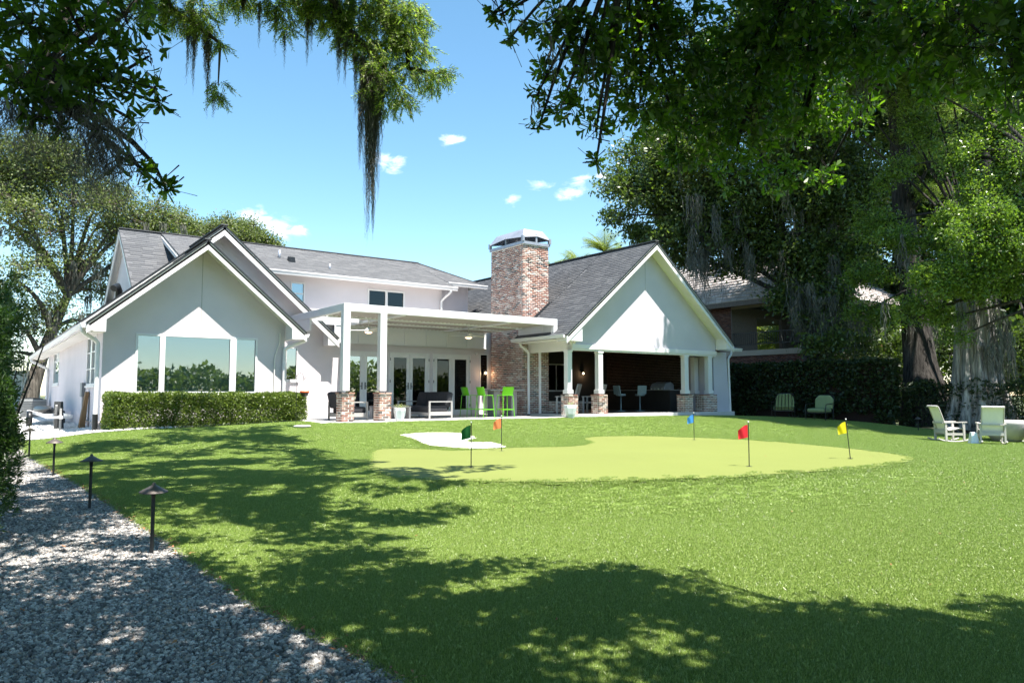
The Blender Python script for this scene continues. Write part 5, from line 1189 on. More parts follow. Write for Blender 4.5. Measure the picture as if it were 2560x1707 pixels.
# porch interior
def porch_chair(loc, rz, label):
    t = empty('porch_chair', loc, rz, label, 'chair', 'high back chairs inside the porch')
    MB().box(-.25, .3, -.3, .3, .36, .42).build('seat', M['grey_wood'], t, True, .01)
    m = MB().box(-.03, .03, -.28, .28, 0, .72); m.xform(Matrix.Translation((-.25, 0, .38)) @ Matrix.Rotation(R(-16), 4, 'Y')); m.build('backrest', M['grey_wood'], t, True, .01)
    for s in (-1, 1):
        MB().box(-.3, .38, s * .34 - .04, s * .34 + .04, .6, .63).build('arm', M['grey_frame'], t, True)
        for x in (-.26, .32): MB().box(x - .03, x + .03, s * .34 - .025, s * .34 + .025, 0, .6).build('leg', M['grey_frame'], t, True)
porch_chair((17.6, 20.75, .075), 2.2, 'high back taupe chair between the first two porch piers')
porch_chair((19.0, 20.9, .075), 2.2, 'high back taupe chair right of the second porch pier')
M['stool_blue'] = plain('blue_grey_vinyl', (.22, .30, .33), .5)
def counter_stool(loc, rz, label):
    t = empty('counter_stool', loc, rz, label, 'stool', 'pale blue stools at the porch kitchen')
    MB().lathe([(.2, .0), (.2, .02), (.03, .04), (.025, .62), (.2, .64), (.21, .7), (.19, .72), (0, .72)], (0, 0, 0), 14).build('pedestal_seat', M['stool_blue'], t, True)
    m = MB().box(-.02, .02, -.2, .2, 0, .36); m.xform(Matrix.Translation((-.19, 0, .7)) @ Matrix.Rotation(R(-8), 4, 'Y')); m.build('backrest', M['stool_blue'], t, True, .02)
counter_stool((21.5, 22.0, .075), .0, 'pale blue stool with square back facing the porch counter')
counter_stool((22.4, 21.8, .075), 1.2, 'pale blue stool turned sideways near the third porch pier')
t = empty('kitchen_counter', (23.9, 23.4, .075), 0, 'dark outdoor kitchen counter along the brick wall', 'counter')
MB().box(-.35, .5, -2.2, 2.2, 0, .86).build('cabinet', M['interior_dark'], t, True)
MB().box(-.4, .52, -2.25, 2.25, .86, .9).build('worktop', plain('stone_top', (.3, .29, .28), .4), t, True)
gr = empty('barbecue_grill', (23.85, 21.9, .98), 0, 'built in steel barbecue grill on the counter', 'grill')
MB().prism([(-.3, -.4, 0), (.3, -.4, 0), (.3, -.4, .2), (.1, -.4, .32), (-.2, -.4, .25), (-.3, -.4, .1)], (0, .8, 0)).build('hood', M['cap_metal'], gr, True, .01)
for k in range(4): MB().lathe([(0, 0), (.03, 0), (.03, .03), (0, .035)], (0, 0, 0), 10).xform(Matrix.Translation((-.32, -.3 + k * .2, .02)) @ Matrix.Rotation(R(-90), 4, 'Y')).build('knob', M['alu'], gr, True)
t = empty('waste_bin', (19.75, 21.4, .075), 0, 'dark round bin beside the porch chair', 'bin')
MB().lathe([(.17, 0), (.2, .5), (.21, .52), (.15, .6), (0, .61)], (0, 0, 0), 14).build('bin_body', M['black_metal'], t, True)
o = MB().lathe([(0, 0), (.09, .02), (.13, .12), (.1, .24), (.03, .28), (0, .28)], (19.75, 21.38, .69), 12).build('red_lantern', plain('red_glaze', (.5, .04, .015), .4)); tag(o, 'small red round lantern standing on the dark bin', 'lantern')

# hanging basket on a shepherd hook
t = empty('shepherd_hook', (7.3, 20.28, gz(7.3, 20.28)), 0, 'thin iron shepherd hook in front of the hedge end', 'hook')
z = gz(7.3, 20.28)
MB().tube([(0, 0, 0), (0, 0, 1.25 - z), (.03, 0, 1.33 - z), (.1, 0, 1.38 - z), (.17, 0, 1.33 - z), (.2, 0, 1.24 - z), (.24, 0, 1.2 - z), (.26, 0, 1.25 - z)], .007, 6).build('rod', M['black_metal'], t, True)
MB().tube([(0, 0, 1.27 - z), (-.03, 0, 1.35 - z), (-.1, 0, 1.37 - z), (-.14, 0, 1.3 - z)], .006, 6).build('side_hook', M['black_metal'], t, True)
t = empty('hanging_basket', (7.53, 20.28, .72), 0, 'hanging basket with an orange rim beside the hedge', 'basket')
MB().lathe([(0, -.02), (.06, .0), (.11, .07), (.125, .12), (.11, .12), (0, .1)], (0, 0, 0), 14).build('bowl', M['black_metal'], t, True)
MB().lathe([(.126, .105), (.13, .13), (.12, .15), (.1, .15)], (0, 0, 0), 14, cap=False).build('rim', plain('orange_rim', (.6, .1, .02), .5), t, True)
for k in range(3):
    a = k * 2.1; MB().tube([(.12 * math.cos(a), .12 * math.sin(a), .14), (-.03, 0, .52)], .003, 4).build('wire', M['black_metal'], t, True)

# ------------------------------------------------------------------ golf flags
def flag(x, y, color, cname, label, h=.74, lean=(0, 0), rz=0.0):
    z = -.5 + .035
    t = empty('golf_flag', (x, y, z), 0, label, 'golf flag', 'flags on the putting green')
    top = Vector((lean[0], lean[1], h))
    MB().tube([(0, 0, -.02), top], .0085, 8).build('pole', M['black_metal'], t, True)
    MB().lathe([(0, 0), (.013, .006), (.013, .02), (.006, .03), (0, .03)], top, 10).build('knob', M['alu'], t, True)
    # pennant: cloth hanging to the left with soft folds
    m = MB(); nu, nv = 10, 6; left = Vector((-math.cos(R(36)), math.sin(R(36)), 0)); dep = Vector((math.sin(R(36)), math.cos(R(36)), 0))
    left = Matrix.Rotation(rz, 3, 'Z') @ left; dep = Matrix.Rotation(rz, 3, 'Z') @ dep
    V = []
    for i in range(nu + 1):
        u = i / nu
        for j in range(nv + 1):
            v = j / nv
            zt = h - .035 - .1 * u ** 1.8; zb = h - .25 - .04 * u
            zz = zt + (zb - zt) * v
            wob = .018 * math.sin(u * 7 + v * 2.5) * u
            k = zz / h
            V.append(Vector((lean[0] * k, lean[1] * k, zz)) + left * (.012 + .165 * u) + dep * wob)
    m.add(V, [(i * (nv + 1) + j, i * (nv + 1) + j + 1, (i + 1) * (nv + 1) + j + 1, (i + 1) * (nv + 1) + j) for i in range(nu) for j in range(nv)], True)
    mt, nt, p, N, L = new_mat(cname + '_cloth'); p.inputs['Base Color'].default_value = c4(color); p.inputs['Roughness'].default_value = .7
    tr = N('ShaderNodeBsdfTranslucent'); tr.inputs['Color'].default_value = c4(color); ms = N('ShaderNodeMixShader'); ms.inputs[0].default_value = .45
    L(p.outputs[0], ms.inputs[1]); L(tr.outputs[0], ms.inputs[2]); L(ms.outputs[0], nt.nodes['Material Output'].inputs['Surface'])
    m.build('pennant', mt, t, True)
    MB().lathe([(.054, .003), (.05, .005), (.0, .0045)], (0, 0, 0), 18).build('cup', M['black_metal'], t, True)
flag(10.9, 8.03, (.8, .02, .04), 'red', 'red flag on a black pole near the front right of the green', .75)
flag(6.9, 10.68, (.01, .12, .03), 'green', 'dark green flag at the left end of the green', .75, rz=-.2)
flag(13.9, 7.9, (.9, .72, .01), 'yellow', 'yellow flag leaning left at the right tip of the green', .74, (-.05, .04))
flag(9.45, 13.4, (.85, .25, .1), 'orange', 'orange flag on the green beside the white bunker', .75)
flag(16.0, 13.55, (.06, .3, .8), 'blue', 'blue flag on the far edge of the green', .72)

# ------------------------------------------------------------------ path lights
def path_light(x, y, h, label, tilt=0.0, mat='bronze'):
    t = empty('path_light', (x, y, gz(x, y)), 0, label, 'path light', 'path lights along the lawn')
    MB().tube([(0, 0, -.05), (0, 0, h - .07)], .017, 10).build('pole', M['black_metal'], t, True)
    MB().lathe([(.018, h - .12), (.022, h - .06), (.026, h - .03)], (0, 0, 0), 12).build('collar', M['black_metal'], t, True)
    m = MB().lathe([(.125, -.005), (.122, .002), (.07, .03), (.03, .055), (.018, .06), (.016, .075), (.006, .085), (0, .086)], (0, 0, 0), 22); m.lathe([(.122, -.004), (.02, .04)], (0, 0, 0), 22, cap=False)
    m.xform(Matrix.Translation((0, 0, h - .06)) @ Matrix.Rotation(tilt, 4, 'X')); m.build('hat', M[mat], t, True)
path_light(1.38, 7.5, .63, 'nearest path light with a weathered mushroom hat on the gravel edge', .06)
path_light(1.17, 10.1, .62, 'second path light from the front, pale topped, on the gravel edge', -.05)
path_light(1.1, 14.1, .6, 'third path light from the front along the gravel edge', .03)
path_light(.97, 18.0, .6, 'farthest path light at the gravel edge, half hidden by the shrub', 0)
path_light(27.2, 12.9, .5, 'small path light standing before the dark shrubs behind the rocking chairs', 0)
path_light(27.0, 16.3, .5, 'small path light before the ivy wall right of the green armchairs', 0)
pl = MB().lathe([(0, 0), (.22, 0), (.22, .03), (.19, .04), (0, .04)], (6.9, 18.7, gz(6.9, 18.7) + .04), 20).build('stepping_stone', M['concrete']); tag(pl, 'flat pale round cover lying on the lawn before the hedge', 'cover')

# ------------------------------------------------------------------ rocking chairs and fire pit
M['sling'] = plain('pale_sling', (.77, .735, .74), .7, .03, 20, bump=.1, bscale=150)
M['rock_frame'] = plain('driftwood_grey_frame', (.46, .43, .40), .55, .06, 6)
def rocking_chair():
    t = empty('rocking_chair', (0, 0, 0))
    for s in (-1, 1):
        y = s * .31
        MB().tube([(-.52, y, .1), (-.38, y, .045), (-.15, y, .015), (.1, y, .012), (.32, y, .04), (.45, y, .085)], .024, 8).build('runner', M['rock_frame'], t, True)
        MB().bar((-.28, y, .03), (-.28, y, .58), .05, .06).build('leg', M['rock_frame'], t, True)
        MB().bar((.27, y, .03), (.27, y, .6), .05, .06).build('leg', M['rock_frame'], t, True)
        MB().bar((-.34, y, .6), (.36, y, .615), .085, .03).build('arm', M['rock_frame'], t, True)
        MB().bar((-.28, y, .24), (.27, y, .24), .03, .07).build('side_rail', M['rock_frame'], t, True)
    pr = [(.3, .40), (.2, .42), (0, .38), (-.16, .355), (-.22, .38), (-.27, .5), (-.34, .72), (-.43, .98), (-.47, 1.08), (-.52, 1.12)]
    m = MB()
    for (a, b), (c, d) in zip(pr, pr[1:]):
        m.hexa([(a, -.27, b), (c, -.27, d), (c, .27, d), (a, .27, b), (a + .0, -.27, b + .012), (c + .012, -.27, d + .012), (c + .012, .27, d + .012), (a, .27, b + .012)])
    m.build('sling', M['sling'], t, True)
    for s in (-1, 1): MB().tube([(a, s * .28, b) for a, b in pr], .018, 6).build('side_tube', M['rock_frame'], t, True)
    for a, b in ((-.5, 1.1), (-.32, .58), (.29, .39), (-.24, .36)): MB().bar((a - .03, -.29, b), (a - .03, .29, b), .03, .04).build('cross_bar', M['rock_frame'], t, True)
    MB().bar((-.29, -.3, .3), (-.29, .3, .3), .03, .08).build('rear_rail', M['rock_frame'], t, True)
    return t
rc = rocking_chair()
view = math.atan2(math.cos(R(36)), math.sin(R(36)))     # heading of the view in the plan
for i, (x, y, a, lb) in enumerate(((25.0, 10.9, view - 1.6, 'pale sling rocking chair seen in profile, leftmost by the fire pit'), (24.75, 9.62, view - .42, 'pale sling rocking chair seen from behind, its back to the lawn'), (26.4, 8.9, view + .9, 'rocking chair cut off by the right edge of the picture'))):
    o = rc if i == 0 else copy_tree(rc)
    o.location = (x, y, gz(x, y) + .035); o.rotation_euler = (0, 0, a); tag(o, lb, 'rocking chair', 'rocking chairs round the fire pit')
fp = empty('fire_pit', (26.75, 9.95, gz(26.75, 9.95) + .03), 0, 'round grey concrete fire pit bowl between the rocking chairs', 'fire pit')
MB().lathe([(.35, 0), (.4, .03), (.58, .25), (.68, .55), (.7, .66), (.64, .66), (.58, .58), (0, .5)], (0, 0, 0), 32).build('bowl', plain('fire_pit_concrete', (.40, .385, .37), .8, .08, 3), fp, True)
ot = MB().lathe([(.17, 0), (.165, .02), (.1, .33), (.09, .34), (0, .34)], (24.35, 9.95, gz(24.35, 9.95) + .03), 4, smooth=False).build('side_table', M['pot']); tag(ot, 'small pale tapered side table between the two nearer rocking chairs', 'table')

# green armchairs by the ivy wall
M['cush_green'] = plain('sage_cushion', (.22, .27, .13), .9, .05, 6)
def iron_chair():
    t = empty('iron_armchair', (0, 0, 0))
    MB().box(-.28, .32, -.32, .32, .28, .42).build('seat_cushion', M['cush_green'], t, True, .05)
    m = MB(); m.prism([(0, -.32, 0), (0, .32, 0), (0, .33, .36), (0, .2, .5), (0, -.2, .5), (0, -.33, .36)], (.13, 0, 0)); m.xform(Matrix.Translation((-.4, 0, .38)) @ Matrix.Rotation(R(-10), 4, 'Y')); m.build('back_cushion', M['cush_green'], t, True, .04)
    for s in (-1, 1):
        MB().tube([(.32, s * .36, 0), (.33, s * .37, .4), (.28, s * .37, .56), (.0, s * .37, .58), (-.36, s * .36, .6)], .016, 6).build('arm', M['black_metal'], t, True)
        MB().tube([(-.3, s * .34, 0), (-.34, s * .34, .4), (-.5, s * .3, .86)], .016, 6).build('leg', M['black_metal'], t, True)
    for k in range(5):
        y = -.24 + k * .12; MB().tube([(-.36, y, .3), (-.47, y, .62), (-.52, y * .9, .88)], .011, 6).build('back_bar', M['black_metal'], t, True)
    MB().tube([(-.5, -.3, .86), (-.54, -.15, .9), (-.54, .15, .9), (-.5, .3, .86)], .015, 6).build('top_rail', M['black_metal'], t, True)
    m = MB(); m.box(-.32, .32, -.34, -.31, .25, .28); m.box(-.32, .32, .31, .34, .25, .28); m.box(-.33, -.3, -.34, .34, .25, .28); m.box(.3, .33, -.34, .34, .25, .28); m.build('seat_frame', M['black_metal'], t, True)
    return t
ic = iron_chair()
for i, (x, y, a, lb) in enumerate(((26.75, 18.0, view - .2, 'green cushioned iron armchair seen from behind, left one by the ivy wall'), (27.0, 16.55, view + 2.3, 'green cushioned iron armchair facing the lawn, right one by the ivy wall'))):
    o = ic if i == 0 else copy_tree(ic)
    o.location = (x, y, gz(x, y) + .03); o.rotation_euler = (0, 0, a); o.scale = (1.1, 1.1, 1.1); tag(o, lb, 'armchair', 'green armchairs by the ivy wall')

# ------------------------------------------------------------------ side yard: trailer, condenser, plank
t = empty('boat_trailer', (2.0, 27, gz(2.0, 27) + .05), 0, 'small white boat trailer parked along the side wall', 'trailer')
for s in (-.35, .25): MB().box(s - .03, s + .03, -3.0, 5.5, .36, .44).build('rail', M['alu'], t, True)
for y in (-2.9, 0.2, 3, 5.2): MB().box(-.35, .28, y, y + .07, .34, .4).build('cross_bar', M['alu'], t, True)
for s in (-.5, .4):
    wv = MB().lathe([(.1, -.08), (.24, -.08), (.26, 0), (.24, .08), (.1, .08)], (0, 0, 0), 20).xform(Matrix.Translation((s, 1.6, .22)) @ Matrix.Rotation(R(90), 4, 'Y')).build('wheel', M['black_metal'], t, True)
    MB().lathe([(0, -.05), (.1, -.05), (.1, .05), (0, .05)], (0, 0, 0), 12).xform(Matrix.Translation((s, 1.6, .22)) @ Matrix.Rotation(R(90), 4, 'Y')).build('rim', M['alu'], wv, True)
MB().bar((-.03, -2.9, .38), (-.03, -3.4, .38), .08).build('tongue', M['alu'], t, True)
MB().bar((-.03, -3.2, 0), (-.03, -3.2, .62), .05).build('jack', M['grey_frame'], t, True)
MB().bar((-.1, -2.6, .44), (-.1, -2.75, .7), .05).build('winch_post', M['grey_frame'], t, True)
for k, (y, tl) in enumerate(((-2.2, .25), (-1.95, .2), (-2.45, .3))):
    o = MB().hexa([(-.1, -.06, 0), (.02, -.06, 0), (.02, .02, 0), (-.1, .02, 0), (-.1, .2, .8), (0, .2, .8), (0, .25, .8), (-.1, .25, .8)]).xform(Matrix.Translation((2.0 + k * .05, 27 + y, gz(2, 25) + .05))).build('folding_board', M['black_metal']); tag(o, ('black folding board leaning on the trailer, rearmost', 'black folding board leaning on the trailer, middle one', 'black folding board leaning on the trailer, foremost')[(1, 0, 2)[k]], 'board', 'black boards leaning on the trailer')
t = empty('kayak', (1.95, 29.4, gz(1.95, 29.4) + .52), 0, 'dark low hull lying on the boat trailer', 'boat')
MB().tube([(0, -2.0, .16), (0, -1.5, .08), (0, -.5, .03), (0, .8, .03), (0, 1.9, .1), (0, 2.4, .2)], [.03, .18, .28, .28, .16, .03], 10).xform(Matrix.Diagonal((1, 1, .55, 1))).build('hull', M['black_metal'], t, True)
t = empty('air_conditioner', (2.1, 37.6, gz(2.1, 37) + .04), 0, 'grey air conditioning condenser standing by the side wall', 'condenser')
MB().box(-.45, .45, -.45, .45, .05, .8).build('case', plain('condenser_grey', (.2, .21, .21), .5, .1, 3), t, True, .03)
MB().box(-.5, .5, -.5, .5, 0, .05).build('pad', M['concrete'], t, True)
for k in range(9): MB().box(-.46, .46, -.462, -.451, .12 + k * .07, .13 + k * .07).build('grille_bar', M['black_metal'], t, True)
MB().lathe([(.35, 0), (.35, .03), (.1, .06), (0, .06)], (0, 0, .8), 18).build('fan_guard', M['black_metal'], t, True)
pk = MB().hexa([(2.45, 24.15, -.2), (2.6, 24.15, -.2), (2.6, 24.45, -.2), (2.45, 24.45, -.2), (2.6, 24.2, .85), (2.68, 24.2, .85), (2.68, 24.5, .85), (2.6, 24.5, .85)]).build('plank', plain('brown_plank', (.22, .13, .06), .8, .2, 5)); tag(pk, 'brown wooden plank leaning on the side wall', 'plank')
fn = empty('garden_wall', (-2, 58, 0), 0, 'bright white garden wall at the far end of the side yard', 'wall')
MB().box(-12, 3.6, 58, 58.2, -.5, 2.2).build('wall_panel', M['trim'], fn); MB().box(-12, 3.6, 57.95, 58.25, 2.2, 2.3).build('coping', M['trim'], fn)

# ------------------------------------------------------------------ neighbour's house
nb = empty('neighbour_house', (34, 24, -.3), 0, 'brown brick neighbouring house with tiled roof and shaded balcony', 'house')
NX, NY = 32.7, 20.8
MB().box(NX + .02, 44, NY + .02, 34, -.6, 2.78).build('lower_wall', M['mortar_dark'], nb)
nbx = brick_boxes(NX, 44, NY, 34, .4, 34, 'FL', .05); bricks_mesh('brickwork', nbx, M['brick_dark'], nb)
MB().box(NX - .06, 44, NY - .06, 34, 2.78, 3.05).build('band', plain('cream_band', (.45, .38, .30), .8, .05, 2), nb)
MB().box(NX + .02, NX + .3, 25.0, 34, 3.05, 5.55).build('upper_wall', M['mortar_dark'], nb)
w = MB(); wall_y(w, 25.0, 25.2, NX + .3, 44, 3.05, 5.55, [(34.9, 37.2, 3.2, 5.0)]); w.build('upper_wall', M['mortar_dark'], nb)
MB().box(NX + .3, 44, NY + .3, 34, 5.45, 5.54).build('ceiling', M['interior_dark'], nb)
bricks_mesh('brickwork', brick_boxes(NX, NX + .1, 24.99, 34, 3.06, 36, 'L', .05), M['brick_dark'], nb)
MB().box(39.5, 44, NY + .02, 25, 3.05, 5.45).build('upper_wall', M['brick_dark'], nb)
MB().box(NX - .02, NX + .3, NY - .02, 25, 5.3, 5.56).build('lintel', plain('cream_lintel', (.36, .30, .22), .8), nb)
MB().box(NX, 38, NY, NY + .3, 5.25, 5.55).build('lintel', M['brick_dark'], nb)
for x, y in ((NX + .1, NY + .1), (NX + 2.6, NY + .1)): MB().lathe([(.13, 0), (.13, .15), (.08, .2), (.065, 2.0), (.12, 2.2)], (x, y, 3.05), 12).build('balcony_column', plain('cream_column', (.5, .46, .4), .7), nb)
for z in (3.35, 3.95): MB().box(NX + .1, NX + .14, NY + .1, 25, z, z + .05).build('balcony_rail', M['black_metal'], nb)
for z in (3.35, 3.95): MB().box(NX + .1, 38, NY + .1, NY + .14, z, z + .05).build('balcony_rail', M['black_metal'], nb)
for k in range(32): MB().box(NX + .11, NX + .13, NY + .2 + k * .13, NY + .22 + k * .13, 3.35, 3.95).build('baluster', M['black_metal'], nb)
def tiles(A, B, C, D, e=.36, tw=.33):
    return shingle_pieces(A, B, C, D, e, tw, .055)
EV = 5.6
for A, B, C, D in (((NX - .7, 35, EV), (NX - .7, NY - .7, EV), (NX + 4.6, NY + 4.6, EV + 3.4), (NX + 4.6, 35, EV + 3.4)), ((NX - .7, NY - .7, EV), (45, NY - .7, EV), (45, NY + 4.6, EV + 3.4), (NX + 4.6, NY + 4.6, EV + 3.4))):
    A, B, C, D = map(Vector, (A, B, C, D)); nrm = (B - A).cross(D - A).normalized()
    if nrm.z < 0: nrm = -nrm
    rf = MB().prism([A, B, C, D], -nrm * .12).build('roof', M['mortar_dark'], nb)
    link_mesh('roof_tiles', indexed_mesh('roof_tiles', tiles(A, B, C, D), [(0, 1, 2, 3), (3, 2, 4, 5)], M['tile']), rf, kind='stuff')
MB().box(NX - .72, NX - .6, NY - .7, 35, EV - .25, EV - .02).build('fascia', M['bronze'], nb); MB().box(NX - .6, 45, NY - .72, NY - .6, EV - .25, EV - .02).build('fascia', M['bronze'], nb)

# ------------------------------------------------------------------ vegetation
def unit(a): return a / np.maximum(np.linalg.norm(a, axis=-1, keepdims=True), 1e-9)
def rdir(n, g=None): return unit((g or rng).normal(size=(n, 3)))
def perp(d):
    r = rdir(len(d)); s = np.cross(d, r); return unit(s)
def quads_leaf(P, d, L, W):
    """diamond leaves, one quad each"""
    s = perp(d); L = L[:, None]; W = W[:, None]
    return np.stack([P, P + d * L * .45 + s * W * .5, P + d * L, P + d * L * .45 - s * W * .5], 1)
def hex_leaf(P, d, L, W, s=None):
    """blunt oak leaves, six corners, slightly folded and cupped"""
    s = perp(d) if s is None else s; n = np.cross(d, s); L = L[:, None]; W = W[:, None]
    f = n * W * rng.uniform(.05, .3, (len(P), 1))
    return np.stack([P, P + d * L * .42 + s * W * .38 + f, P + d * L * .78 + s * W * .5 + f, P + d * L, P + d * L * .78 - s * W * .5 + f, P + d * L * .42 - s * W * .38 + f], 1)
def in_lobe(l, n, shell=.45):
    x, y, z, r, rz, *_ = l
    d = rdir(n); rad = rng.uniform(shell ** 3, 1, n) ** (1 / 3)
    # lumpy outline
    lump = 1 + .22 * np.sin(d[:, 0] * 5 + x) * np.sin(d[:, 1] * 4 + y) + .15 * np.sin(d[:, 2] * 7 + z)
    return np.array([x, y, z]) + d * (rad * lump)[:, None] * np.array([r, r, rz]), d
def crown_pieces(lobes, per_m2, k, L, W, spread, shell=.45, droop=.25, hexa=False, up=.0):
    out = []; tips = []
    for l in lobes:
        dens = l[5] if len(l) > 5 else 1.
        n = max(4, int(dens * per_m2 * 4 * math.pi * l[3] * (l[3] * .5 + l[4] * .5)))
        c, d = in_lobe(l, n, shell); tips.append(c)
        ax = unit(d + rdir(n) * .8 + np.array([0, 0, -droop]))
        P = np.repeat(c, k, 0) + rng.normal(size=(n * k, 3)) * spread
        dd = unit(np.repeat(ax, k, 0) * .5 + rdir(n * k) + np.array([0, 0, up]))
        Ls = rng.uniform(.65, 1.2, n * k) * L
        out.append((hex_leaf if hexa else quads_leaf)(P, dd, Ls, Ls * W / L))
    return np.concatenate(out), tips
def twig_quads(starts, ends, r):
    d = unit(ends - starts); s = perp(d); t = np.cross(d, s); q = []
    for a in range(3):
        a0, a1 = 2 * math.pi * a / 3, 2 * math.pi * (a + 1) / 3
        o0 = (s * math.cos(a0) + t * math.sin(a0)) * r; o1 = (s * math.cos(a1) + t * math.sin(a1)) * r
        q.append(np.stack([starts + o0, starts + o1, ends + o1 * .4, ends + o0 * .4], 1))
    return np.concatenate(q)
def limb_path(a, b, sag=.12, n=6):
    a = np.array(a, float); b = np.array(b, float); l = np.linalg.norm(b - a); mid = (a + b) / 2 + np.array([0, 0, l * sag]) + rng.normal(size=3) * l * .06
    return [tuple(a * (1 - t) ** 2 + mid * 2 * t * (1 - t) + b * t * t) for t in np.linspace(0, 1, n)]
def moss_quads(clumps, nfac=350, seg=6, wstrand=.014, curl=.35, pull=.35):
    Q = []
    for (x, y, z, ln, w) in clumps:
        n = max(6, int(w * nfac))
        p = np.array([x, y, z]) + np.c_[rng.normal(0, w * .45, n), rng.normal(0, w * .45, n), rng.uniform(-.05, .05, n) * ln]
        L = ln * (rng.uniform(.25, 1, n) ** .8 if pull < .9 else rng.uniform(.12, 1, n) ** 1.35); off = p[:, :2] - np.array([x, y]); a = rng.uniform(0, 3.14, n); sd = np.c_[np.cos(a), np.sin(a), np.zeros(n)] * wstrand * .5
        prev = None; cur = p.copy(); p0 = p.copy(); sway = rng.normal(0, .12, 2)
        for k in range(seg + 1):
            if pull >= .9:      # one tapering beard: strands draw in towards the tip, with small kinks
                t = k / seg; zz = p0[:, 2] - L * t; drop = np.clip((z - zz) / ln, 0, 1)[:, None]
                cur = np.c_[np.array([x, y]) + off * (1 - drop) ** .75 + sway * w * np.sin(drop * 5) + rng.normal(0, curl, (n, 2)) * wstrand, zz]
            wd = sd * (1.15 - k / seg) * rng.uniform(.6, 1.3, (n, 1))
            e = (cur - wd, cur + wd)
            if prev: Q.append(np.stack([prev[0], prev[1], e[1], e[0]], 1))
            prev = e; step = L / seg
            if pull < .9: cur = cur + np.c_[-off * pull / seg + rng.normal(0, curl, (n, 2)) * step[:, None] * .5, -step]
    return np.concatenate(Q)
def split_lobes(lobes, n=6, f=.5):
    out = []
    for l in lobes:
        out.append((l[0], l[1], l[2], l[3] * .6, l[4] * .6, l[5]))
        for q in range(n):
            d = rdir(1)[0]; s = rng.uniform(.75, 1.25) * f
            out.append((l[0] + d[0] * l[3] * .72, l[1] + d[1] * l[3] * .72, l[2] + d[2] * l[4] * .72, l[3] * s, l[4] * s, l[5] * rng.uniform(.7, 1.2)))
    return out
def tree(name, label, base, trunk, lobes, leaf, per_m2, k, L, W, spread, bark='bark', moss=None, hexa=False, shell=.45, up=.0, limb_r=.5, group=None, twig_r=.012, moss_mat='moss', limbs_from=None, limb_bark=None, moss_kw={}, extra=None, cat='tree', twigs=.5, droop=.25):
    root = empty(name, base, 0, label, cat, group)
    tm = MB(); tm.tube([t[:3] for t in trunk], [t[3] for t in trunk], 14)
    tm.build('trunk', M[bark], root)
    nodes = limbs_from or [t for t in trunk[len(trunk) // 2:]]
    NP = np.array([q[:3] for q in nodes]); NR = np.array([q[3] for q in nodes])
    for l in lobes:
        j = int(np.argmin(np.linalg.norm(NP - np.array(l[:3]), axis=1) + np.maximum(0, NP[:, 2] - l[2] + 1.5)))
        p = limb_path(NP[j], l[:3]); r0 = min(NR[j] * limb_r, .05 + l[3] * .09)
        MB().tube(p, list(np.linspace(r0, r0 * .22, len(p))), 7, cap=False).build('limb', M[limb_bark or bark], root)
    lobes = split_lobes(lobes)
    V, tips = crown_pieces(lobes, per_m2 * 1.0, k, L, W, spread, shell, droop, hexa, up)
    if extra is not None: V = np.concatenate([V, extra])
    link_mesh('crown', quad_mesh('crown', V, V.shape[1], M[leaf]), root)
    S = []; E_ = []
    for l, tp in zip(lobes, tips):
        m = int(len(tp) * twigs)
        if m: E_.append(tp[:m]); S.append(np.array(l[:3]) + (tp[:m] - np.array(l[:3])) * rng.uniform(0, .5, (m, 1)))
    if S: link_mesh('twigs', quad_mesh('twigs', twig_quads(np.concatenate(S), np.concatenate(E_), twig_r), 4, M[bark]), root, kind='stuff')
    if moss: link_mesh('moss', quad_mesh('moss', moss_quads(moss, **moss_kw), 4, M[moss_mat]), root, kind='stuff')
    return root

# --- trees behind and beside the house
tree('oak_tree', 'broad sunlit oak tree with pale limbs behind the left wing', (2.8, 54.0, -.4),
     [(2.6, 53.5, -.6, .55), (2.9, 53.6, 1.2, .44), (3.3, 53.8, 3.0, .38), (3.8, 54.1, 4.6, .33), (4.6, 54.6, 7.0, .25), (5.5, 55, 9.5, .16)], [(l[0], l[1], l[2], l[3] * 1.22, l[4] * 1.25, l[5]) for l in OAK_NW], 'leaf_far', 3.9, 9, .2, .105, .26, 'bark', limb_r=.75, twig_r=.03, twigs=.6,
     limbs_from=[(3.3, 53.8, 3.0, .36), (3.8, 54.1, 4.6, .33), (4.6, 54.6, 7.0, .24)],
     moss=[(l[0] + rng.normal() * .8, l[1] - 1, l[2] - .6, rng.uniform(.8, 2.2), .3) for l in OAK_NW for _ in range(2)], moss_kw=dict(nfac=60, seg=4, wstrand=.05), moss_mat='moss')
tree('oak_tree', 'round green oak crown showing above the main roof', (18, 58, -.4), [(17.5, 57, -.5, .6), (17.6, 57, 5, .45), (17.4, 57.2, 9, .3)], OAK_N, 'leaf_far', 9, 9, .2, .1, .25, twig_r=.03)
tree('oak_tree', 'dark spreading oak hung with moss beside the neighbouring house', (31.2, 19.3, -.2),
     [(31.2, 19.3, -.5, .5), (31.2, 19.4, 2, .36), (31.1, 19.8, 5, .32), (30.8, 20.5, 8, .28), (30.5, 21, 11, .2)], OAK_E, 'leaf_oak', 5.8, 11, .2, .105, .2, 'bark_dark',
     moss=OAK_E_MOSS, moss_kw=dict(nfac=80, seg=7, wstrand=.03, curl=.6, pull=.7), twig_r=.025, shell=.3)
tree('oak_tree', 'bright green sunlit oak branches over the rocking chairs', (31, 6.5, -.5),
     [(31, 6.5, -.7, .5), (30.6, 6.8, 2, .4), (29.8, 7.4, 4.5, .33), (28.6, 8.2, 6.5, .25), (27.6, 8.6, 8, .18)], OAK_SE, 'leaf_bright', 17, 11, .115, .055, .11, 'bark_dark', twig_r=.015, shell=.3)
cyp_l = [(l[0], l[1], l[2], l[3], l[4], 1.0) for l in CYP_E]
